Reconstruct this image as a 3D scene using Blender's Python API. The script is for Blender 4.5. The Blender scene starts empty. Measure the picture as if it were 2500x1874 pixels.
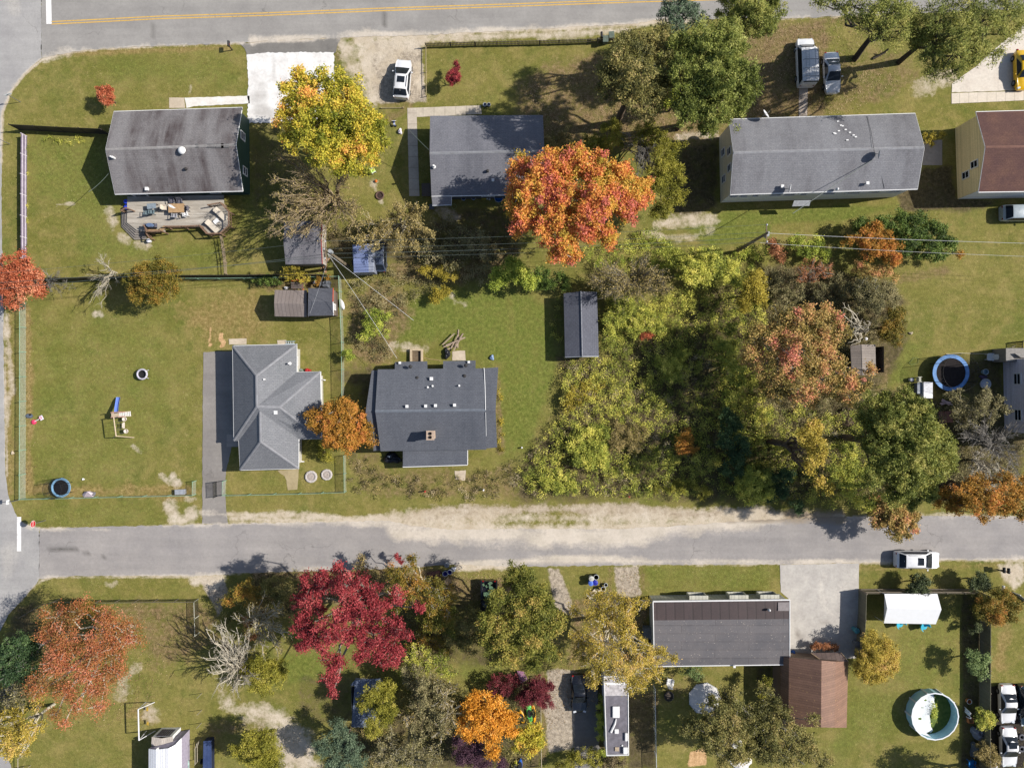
import bpy, bmesh, math, random
import numpy as np
from mathutils import Vector, Matrix, geometry as mgeo
SC = bpy.context.scene
COL = SC.collection
rnd = random.Random(11)
rng = np.random.default_rng(7)
R = math.radians
# ------------------------------------------------------------------ camera, sky, sun, exposure
HC, KP = 80.0, 0.047                     # flying height, metres of ground per surveyed unit
cd = bpy.data.cameras.new('camera')
cd.sensor_width = 36.0
cd.lens = 36.0 * HC / (2500 * KP)
cd.clip_start = 0.5
cd.clip_end = 3000
cam = bpy.data.objects.new('camera', cd)
COL.objects.link(cam)
cam.location = (0, 0, HC)
cam.rotation_euler = (0, 0, 0)
SC.camera = cam
SUN_EL, SUN_AZ = R(40.3), R(8.3)         # azimuth above +x (towards +y)
wd = bpy.data.worlds.new('World')
SC.world = wd
wd.use_nodes = True
wn = wd.node_tree
sky = wn.nodes.new('ShaderNodeTexSky')
sky.sky_type = 'NISHITA'
sky.sun_disc = False
sky.sun_elevation = SUN_EL
sky.sun_rotation = R(90) - SUN_AZ
bg = wn.nodes['Background']
bg.inputs['Strength'].default_value = 0.085
wn.links.new(sky.outputs[0], bg.inputs['Color'])
sd = bpy.data.lights.new('sun', 'SUN')
sd.energy = 4.6
sd.angle = R(0.53)
sd.color = (1.0, 0.95, 0.87)
sun = bpy.data.objects.new('sun', sd)
COL.objects.link(sun)
sun.location = (60, 10, 60)
sun.rotation_euler = Vector((math.cos(SUN_EL) * math.cos(SUN_AZ), math.cos(SUN_EL) * math.sin(SUN_AZ),
        math.sin(SUN_EL))).to_track_quat('Z', 'Y').to_euler()
vs = SC.view_settings
vs.view_transform = 'Standard'
vs.look = 'None'
vs.exposure = 0.69
vs.gamma = 1.0
vs.use_curve_mapping = False
# ------------------------------------------------------------------ survey tiles -> metres
TK = 640 / 1658
TO = {'A': (0, 0), 'B': (620, 0), 'C': (1240, 0), 'D': (1860, 0), 'E': (0, 620), 'F': (620, 620),
  'G': (1240, 620), 'H': (1860, 620), 'I': (0, 1234), 'J': (620, 1234), 'K': (1240, 1234), 'L': (1860, 1234),
  'N': None}
def npx(t, x, y):
 if t == 'N':
  return x, y
 return TO[t][0] + x * TK, TO[t][1] + y * TK
def P(t, x, y, z=0.0):
 """ground position in metres of a surveyed point that stands z metres above the ground"""
 x, y = npx(t, x, y)
 f = (HC - z) / HC * KP
 return Vector(((x - 1250) * f, (937 - y) * f, z))
def PS(t, pts, z=0.0):
 return [P(t, p[0], p[1], z) for p in pts]
TM = TK * KP                              # metres per tile unit
# ------------------------------------------------------------------ colours and materials
def lin(c):
 c = c / 255.0
 return c / 12.92 if c <= 0.04045 else ((c + 0.055) / 1.055) ** 2.4
GAIN = 1.62
def S(r, g, b, k=1.0):
 return (min(.85, lin(r) / GAIN * k), min(.85, lin(g) / GAIN * k), min(.85, lin(b) / GAIN * k), 1)
MATS = {}
class NT:
 def __init__(s, name):
  s.m = bpy.data.materials.new(name)
  s.m.use_nodes = True
  s.t = s.m.node_tree
  s.b = s.t.nodes['Principled BSDF']
  s.out = s.t.nodes['Material Output']
 def n(s, typ, **kw):
  nd = s.t.nodes.new(typ)
  for k, v in kw.items():
   setattr(nd, k, v)
  return nd
 def l(s, a, b):
  s.t.links.new(a, b)
 def pin(s, sock, v):
  if isinstance(v, bpy.types.NodeSocket):
   s.l(v, sock)
  else:
   sock.default_value = v
 def pos(s):
  g = s.n('ShaderNodeNewGeometry')
  return g.outputs['Position']
 def vmul(s, v, xyz):
  m = s.n('ShaderNodeVectorMath', operation='MULTIPLY')
  s.pin(m.inputs[0], v)
  m.inputs[1].default_value = xyz
  return m.outputs[0]
 def noise(s, v, scale, detail=3.0, rough=.55):
  nd = s.n('ShaderNodeTexNoise')
  s.pin(nd.inputs['Vector'], v)
  nd.inputs['Scale'].default_value = scale
  nd.inputs['Detail'].default_value = detail
  nd.inputs['Roughness'].default_value = rough
  return nd.outputs[0]
 def mr(s, v, a, b, c=0.0, d=1.0):
  nd = s.n('ShaderNodeMapRange')
  s.pin(nd.inputs[0], v)
  for i, q in enumerate((a, b, c, d)):
   nd.inputs[i + 1].default_value = q
  return nd.outputs[0]
 def math(s, op, a, b=0.0):
  nd = s.n('ShaderNodeMath', operation=op)
  s.pin(nd.inputs[0], a)
  s.pin(nd.inputs[1], b)
  return nd.outputs[0]
 def mix(s, f, a, b, blend='MIX'):
  nd = s.n('ShaderNodeMix', data_type='RGBA', blend_type=blend)
  s.pin(nd.inputs[0], f)
  s.pin(nd.inputs[6], a)
  s.pin(nd.inputs[7], b)
  return nd.outputs[2]
 def scale(s, c, f):
  """multiply colour by scalar"""
  nd = s.n('ShaderNodeVectorMath', operation='SCALE')
  s.pin(nd.inputs[0], c)
  s.pin(nd.inputs['Scale'], f)
  return nd.outputs[0]
 def bump(s, h, strength=.4, dist=.05):
  nd = s.n('ShaderNodeBump')
  s.pin(nd.inputs['Height'], h)
  nd.inputs['Strength'].default_value = strength
  nd.inputs['Distance'].default_value = dist
  s.l(nd.outputs[0], s.b.inputs['Normal'])
 def done(s, col, rough=.85, metal=0.0, spec=.3):
  s.pin(s.b.inputs['Base Color'], col)
  s.pin(s.b.inputs['Roughness'], rough)
  s.b.inputs['Metallic'].default_value = metal
  s.b.inputs['Specular IOR Level'].default_value = spec
  return s.m
def M(name, c, rough=.7, var=.18, scale=4.0, metal=0.0, spec=.3, k=1.0):
 """plain material with a little uneven wear"""
 if name in MATS:
  return MATS[name]
 t = NT(name)
 p = t.pos()
 f = t.mr(t.noise(p, scale, 4), .3, .7, 1 - var, 1 + var)
 f2 = t.mr(t.noise(p, scale * 7, 2), .3, .7, 1 - var * .5, 1 + var * .5)
 col = t.scale(t.scale(S(*c, k)[:3], f), f2)
 MATS[name] = t.done(col, rough, metal, spec)
 return MATS[name]
def shingle(name, c, stain, amount=.5, axis='x', course=.16, spot=None, streak=True):
 """asphalt roof: courses along `axis`, weather streaks running down the slope"""
 if name in MATS:
  return MATS[name]
 t = NT(name)
 p = t.pos()
 if axis == 'y':                       # ridge runs along y
  st, cs = t.vmul(p, (.12, 1.0, .12)), t.vmul(p, (0, 0, 0))
 else:
  st = t.vmul(p, (1.0, .12, .12))
 f = t.mr(t.noise(st if streak else p, .55, 5, .65), .38, .66, 0, 1)
 f2 = t.mr(t.noise(p, .35, 4, .6), .35, .65, 0, 1)
 fac = t.math('MULTIPLY', t.math('MULTIPLY', f, t.math('ADD', f2, .35)), amount)
 col = t.mix(fac, S(*c), S(*stain))
 br = t.n('ShaderNodeTexBrick')
 sw = t.n('ShaderNodeSeparateXYZ')
 t.l(p, sw.inputs[0])
 cb = t.n('ShaderNodeCombineXYZ')
 u, v = (0, 1) if axis == 'x' else (1, 0)
 t.l(sw.outputs[u], cb.inputs[0])
 t.l(sw.outputs[v], cb.inputs[1])
 t.l(cb.outputs[0], br.inputs['Vector'])
 br.inputs['Scale'].default_value = 1.0
 br.inputs['Brick Width'].default_value = course * 2.1
 br.inputs['Row Height'].default_value = course
 br.inputs['Mortar Size'].default_value = course * .13
 br.inputs['Mortar Smooth'].default_value = .6
 br.inputs['Color1'].default_value = (1, 1, 1, 1)
 br.inputs['Color2'].default_value = (.82, .82, .84, 1)
 br.inputs['Mortar'].default_value = (.62, .62, .64, 1)
 col = t.mix(.75, col, br.outputs['Color'], 'MULTIPLY')
 col = t.scale(col, t.mr(t.noise(p, 9, 3, .7), .25, .75, .72, 1.3))
 if spot:
  col = t.mix(t.mr(t.noise(p, 7, 1), .70, .74, 0, .8), col, S(*spot))
 t.bump(br.outputs['Fac'], -.35, .02)
 MATS[name] = t.done(col, .9, 0, .2)
 return MATS[name]
def ribbed(name, c, stain, axis='x', pitch=.3, amount=.4, rough=.6, spot=None):
 """sheet roof or boards with lines across `axis`"""
 if name in MATS:
  return MATS[name]
 t = NT(name)
 p = t.pos()
 sw = t.n('ShaderNodeSeparateXYZ')
 t.l(p, sw.inputs[0])
 u = t.math('MULTIPLY', sw.outputs['xyz'.index(axis)], 1 / pitch)
 fr = t.math('FRACT', u)
 ln = t.mr(t.math('ABSOLUTE', t.math('SUBTRACT', fr, .5)), .38, .48, 1.0, .66)
 idn = t.n('ShaderNodeTexWhiteNoise', noise_dimensions='1D')
 t.l(t.math('FLOOR', u), idn.inputs['W'])
 col = t.mix(t.math('MULTIPLY', t.mr(t.noise(p, .8, 5, .65), .35, .7, 0, 1), amount), S(*c), S(*stain))
 col = t.scale(t.scale(col, ln), t.mr(idn.outputs[0], 0, 1, .9, 1.1))
 col = t.scale(col, t.mr(t.noise(p, 8, 3, .7), .25, .75, .82, 1.18))
 if spot:
  col = t.mix(t.mr(t.noise(p, 5.5, 1), .70, .74, 0, .8), col, S(*spot))
 t.bump(ln, .4, .03)
 MATS[name] = t.done(col, rough, 0, .3)
 return MATS[name]
def glass(name='window_glass', c=(28, 34, 42)):
 if name in MATS:
  return MATS[name]
 t = NT(name)
 col = t.scale(S(*c)[:3], t.mr(t.noise(t.pos(), 2, 2), .3, .7, .7, 1.4))
 MATS[name] = t.done(col, .12, 0, .22)
 return MATS[name]
def paint(name, c, rough=.28, k=1.0):
 if name in MATS:
  return MATS[name]
 t = NT(name)
 p = t.pos()
 col = t.scale(S(*c, k)[:3], t.mr(t.noise(p, 2.5, 3), .3, .7, .93, 1.05))
 m = t.done(col, t.mr(t.noise(p, 6, 3), .3, .7, rough * .8, rough * 1.4), 0, .5)
 t.b.inputs['Coat Weight'].default_value = .4
 t.b.inputs['Coat Roughness'].default_value = .08
 MATS[name] = m
 return m
def netting(name, c, alpha):
 """open mesh (chain link or safety net): fine wires, mostly air"""
 if name in MATS:
  return MATS[name]
 t = NT(name)
 p = t.pos()
 col = t.scale(S(*c)[:3], t.mr(t.noise(p, 3, 3), .3, .7, .8, 1.2))
 t.done(col, .6)
 t.l(t.mr(t.noise(p, 5, 3), .3, .7, alpha * .8, alpha * 1.2), t.b.inputs['Alpha'])
 MATS[name] = t.m
 return t.m
def leafmat(name, stops, trans=.3, rough=.6):
 """stops: list of (pos, (r,g,b)) as seen in sun; picked per leaf by the `tint` attribute"""
 if name in MATS:
  return MATS[name]
 t = NT(name)
 at = t.n('ShaderNodeAttribute', attribute_name='tint')
 cr = t.n('ShaderNodeValToRGB')
 el = cr.color_ramp.elements
 while len(el) < len(stops):
  el.new(.5)
 for e, (q, c) in zip(el, stops):
  e.position = q
  g = .3 * c[0] + .6 * c[1] + .1 * c[2]
  e.color = S(*[v * .86 + g * .14 for v in c], LEAFGAIN)
 t.l(at.outputs['Fac'], cr.inputs[0])
 col = cr.outputs[0]
 t.done(col, rough, 0, .25)
 tr = t.n('ShaderNodeBsdfTranslucent')
 t.l(col, tr.inputs['Color'])
 mx = t.n('ShaderNodeMixShader')
 mx.inputs[0].default_value = trans
 t.l(t.b.outputs[0], mx.inputs[1])
 t.l(tr.outputs[0], mx.inputs[2])
 t.l(mx.outputs[0], t.out.inputs['Surface'])
 MATS[name] = t.m
 return t.m
LEAFGAIN = 1.78
# ------------------------------------------------------------------ objects, parts, copies
def setp(o, label=None, cat=None, group=None, kind=None):
 if label: o['label'] = label
 if cat: o['category'] = cat
 if group: o['group'] = group
 if kind: o['kind'] = kind
 return o
def thing(name, label, cat, loc=(0, 0, 0), rz=0.0, group=None):
 o = bpy.data.objects.new(name, None)
 o.empty_display_size = .3
 COL.objects.link(o)
 o.location = loc
 o.rotation_euler = (0, 0, rz)
 return setp(o, label, cat, group)
def root_of(o):
 x, y, z = 0, 0, 0
 v = Vector((0, 0, 0))
 while o is not None:
  v += o.location
  o = o.parent
 return v
def dup(o, parent=None, **kw):
 c = o.copy()
 COL.objects.link(c)
 if parent is not None:
  c.parent = parent
 for ch in list(o.children):
  dup(ch, c)
 for k, v in kw.items():
  if k in ('label', 'category', 'group'):
   c[k] = v
  elif k == 'rz':
   c.rotation_euler = (0, 0, v)
  else:
   setattr(c, k, v)
 return c
class MB:
 def __init__(s):
  s.v, s.f = [], []
 def add(s, vs, fs):
  n = len(s.v)
  s.v += [tuple(q) for q in vs]
  s.f += [tuple(i + n for i in f) for f in fs]
  return s
 def poly(s, pts):
  return s.add(pts, [tuple(range(len(pts)))])
 def box(s, c, d, rz=0.0, tilt=None):
  x, y, z = d[0] / 2, d[1] / 2, d[2] / 2
  vs = [Vector((sx * x, sy * y, sz * z)) for sz in (-1, 1) for sy in (-1, 1) for sx in (-1, 1)]
  m = Matrix.Rotation(rz, 3, 'Z')
  if tilt is not None:
   m = m @ Matrix.Rotation(tilt[1], 3, tilt[0])
  vs = [m @ q + Vector(c) for q in vs]
  return s.add(vs, [(0, 2, 3, 1), (4, 5, 7, 6), (0, 1, 5, 4), (2, 6, 7, 3), (0, 4, 6, 2), (1, 3, 7, 5)])
 def prism(s, pts, z0, z1):
  """pts: xy outline; z0,z1 numbers"""
  n = len(pts)
  area = sum(pts[i][0] * pts[(i + 1) % n][1] - pts[(i + 1) % n][0] * pts[i][1] for i in range(n))
  if area < 0:
   pts = pts[::-1]
  vs = [(p[0], p[1], z0) for p in pts] + [(p[0], p[1], z1) for p in pts]
  fs = [tuple(range(n))[::-1], tuple(range(n, 2 * n))]
  fs += [(i, (i + 1) % n, (i + 1) % n + n, i + n) for i in range(n)]
  return s.add(vs, fs)
 def slab(s, pts, th):
  """closed slab under a (roughly planar) polygon of 3-D points"""
  n = len(pts)
  pts = [Vector(p) for p in pts]
  nn = Vector((0, 0, 0))
  for i in range(n):
   a, b = pts[i], pts[(i + 1) % n]
   nn += Vector(((a.y - b.y) * (a.z + b.z), (a.z - b.z) * (a.x + b.x), (a.x - b.x) * (a.y + b.y)))
  if nn.z < 0:
   pts = pts[::-1]
  vs = pts + [p - Vector((0, 0, th)) for p in pts]
  fs = [tuple(range(n)), tuple(range(n, 2 * n))[::-1]]
  fs += [(i, i + n, (i + 1) % n + n, (i + 1) % n) for i in range(n)]
  return s.add(vs, fs)
 def tube(s, path, r, n=6, cap=True):
  path = [Vector(p) for p in path]
  rr = r if isinstance(r, (list, tuple)) else [r] * len(path)
  vs, fs = [], []
  up = Vector((0, 0, 1))
  for i, p in enumerate(path):
   d = (path[min(i + 1, len(path) - 1)] - path[max(i - 1, 0)])
   if d.length < 1e-6:
    d = Vector((0, 0, 1))
   d.normalize()
   a = d.cross(up if abs(d.z) < .95 else Vector((1, 0, 0))).normalized()
   b = d.cross(a)
   for k in range(n):
    t = 2 * math.pi * k / n
    vs.append(p + (a * math.cos(t) + b * math.sin(t)) * rr[i])
  for i in range(len(path) - 1):
   for k in range(n):
    fs.append((i * n + k, (i + 1) * n + k, (i + 1) * n + (k + 1) % n, i * n + (k + 1) % n))
  if cap:
   fs.append(tuple(range(n)))
   fs.append(tuple(range((len(path) - 1) * n, len(path) * n))[::-1])
  return s.add(vs, fs)
 def cyl(s, c, r, h, n=20, r2=None):
  r2 = r if r2 is None else r2
  return s.lathe(c, [(0, 0), (r, 0), (r2, h), (0, h)], n)
 def lathe(s, c, prof, n=24, sx=1.0, sy=1.0):
  c = Vector(c)
  vs, fs, m = [], [], len(prof)
  for k in range(n):
   t = 2 * math.pi * k / n
   for (r, z) in prof:
    vs.append((c.x + r * sx * math.cos(t), c.y + r * sy * math.sin(t), c.z + z))
  for k in range(n):
   for i in range(m - 1):
    a, b = k * m + i, ((k + 1) % n) * m + i
    fs.append((a, b, b + 1, a + 1))
  return s.add(vs, fs)
 def ring(s, c, r, rt, n=32, m=8, sx=1.0, sy=1.0):
  c = Vector(c)
  vs, fs = [], []
  for i in range(n):
   t = 2 * math.pi * i / n
   for j in range(m):
    u = 2 * math.pi * j / m
    q = r + rt * math.cos(u)
    vs.append((c.x + q * math.cos(t) * sx, c.y + q * math.sin(t) * sy, c.z + rt * math.sin(u)))
  for i in range(n):
   for j in range(m):
    a, b = i * m, ((i + 1) % n) * m
    fs.append((a + j, b + j, b + (j + 1) % m, a + (j + 1) % m))
  return s.add(vs, fs)
 def build(s, name, mat, parent=None, world=False, smooth=False, bevel=0.0):
  off = root_of(parent) if (world and parent is not None) else Vector((0, 0, 0))
  me = bpy.data.meshes.new(name)
  me.from_pydata([Vector(q) - off for q in s.v], [], s.f)
  bm = bmesh.new()
  bm.from_mesh(me)
  bmesh.ops.remove_doubles(bm, verts=bm.verts, dist=1e-5)
  bmesh.ops.recalc_face_normals(bm, faces=bm.faces)
  if bevel > 0:
   es = [e for e in bm.edges if len(e.link_faces) == 2 and e.calc_face_angle() > .6]
   bmesh.ops.bevel(bm, geom=es, offset=bevel, segments=2, affect='EDGES', profile=.6, clamp_overlap=True)
  bm.to_mesh(me)
  bm.free()
  if smooth:
   me.polygons.foreach_set('use_smooth', [True] * len(me.polygons))
   me.set_sharp_from_angle(angle=R(42))
  me.materials.append(mat)
  o = bpy.data.objects.new(name, me)
  COL.objects.link(o)
  if parent is not None:
   o.parent = parent
  return o
def npmesh(name, verts, faces, mat, attrs=None, dom='FACE'):
 """verts (N,3), faces (F,4) numpy; attrs {name: per-domain float or rgba}"""
 me = bpy.data.meshes.new(name)
 n, f, w = len(verts), len(faces), faces.shape[1]
 me.vertices.add(n)
 me.vertices.foreach_set('co', np.ascontiguousarray(verts, np.float32).ravel())
 me.loops.add(f * w)
 me.loops.foreach_set('vertex_index', np.ascontiguousarray(faces, np.int32).ravel())
 me.polygons.add(f)
 me.polygons.foreach_set('loop_start', np.arange(0, f * w, w, dtype=np.int32))
 for k, a in (attrs or {}).items():
  if a.ndim == 1:
   at = me.attributes.new(k, 'FLOAT', dom)
   at.data.foreach_set('value', np.ascontiguousarray(a, np.float32))
  else:
   at = me.attributes.new(k, 'FLOAT_COLOR', dom)
   at.data.foreach_set('color', np.ascontiguousarray(a, np.float32).ravel())
 me.materials.append(mat)
 me.update(calc_edges=True)
 o = bpy.data.objects.new(name, me)
 COL.objects.link(o)
 return o
def vnoise(x, y, s, seed=0):
 """smooth value noise on arrays, 0..1"""
 r = np.random.default_rng(seed).random((128, 128))
 x, y = x / s + 53.7, y / s + 31.3
 xi, yi = np.floor(x).astype(int), np.floor(y).astype(int)
 fx, fy = x - xi, y - yi
 fx, fy = fx * fx * (3 - 2 * fx), fy * fy * (3 - 2 * fy)
 g = lambda a, b: r[a % 128, b % 128]
 return (g(xi, yi) * (1 - fx) + g(xi + 1, yi) * fx) * (1 - fy) + (g(xi, yi + 1) * (1 - fx) + g(xi + 1, yi + 1) * fx) * fy
def inside(X, Y, poly):
 r = np.zeros(X.shape, bool)
 n = len(poly)
 for i in range(n):
  x0, y0, x1, y1 = poly[i][0], poly[i][1], poly[(i + 1) % n][0], poly[(i + 1) % n][1]
  if y0 == y1:
   continue
  c = ((y0 > Y) != (y1 > Y)) & (X < (x1 - x0) * (Y - y0) / (y1 - y0) + x0)
  r ^= c
 return r
def segdist(X, Y, pts, closed=False):
 d = np.full(X.shape, 1e9)
 n = len(pts)
 for i in range(n if closed else n - 1):
  ax, ay, bx, by = pts[i][0], pts[i][1], pts[(i + 1) % n][0], pts[(i + 1) % n][1]
  L = (bx - ax) ** 2 + (by - ay) ** 2
  t = np.clip(((X - ax) * (bx - ax) + (Y - ay) * (by - ay)) / max(L, 1e-9), 0, 1)
  d = np.minimum(d, np.hypot(X - ax - t * (bx - ax), Y - ay - t * (by - ay)))
 if n == 1:
  d = np.hypot(X - pts[0][0], Y - pts[0][1])
 return d
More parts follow.
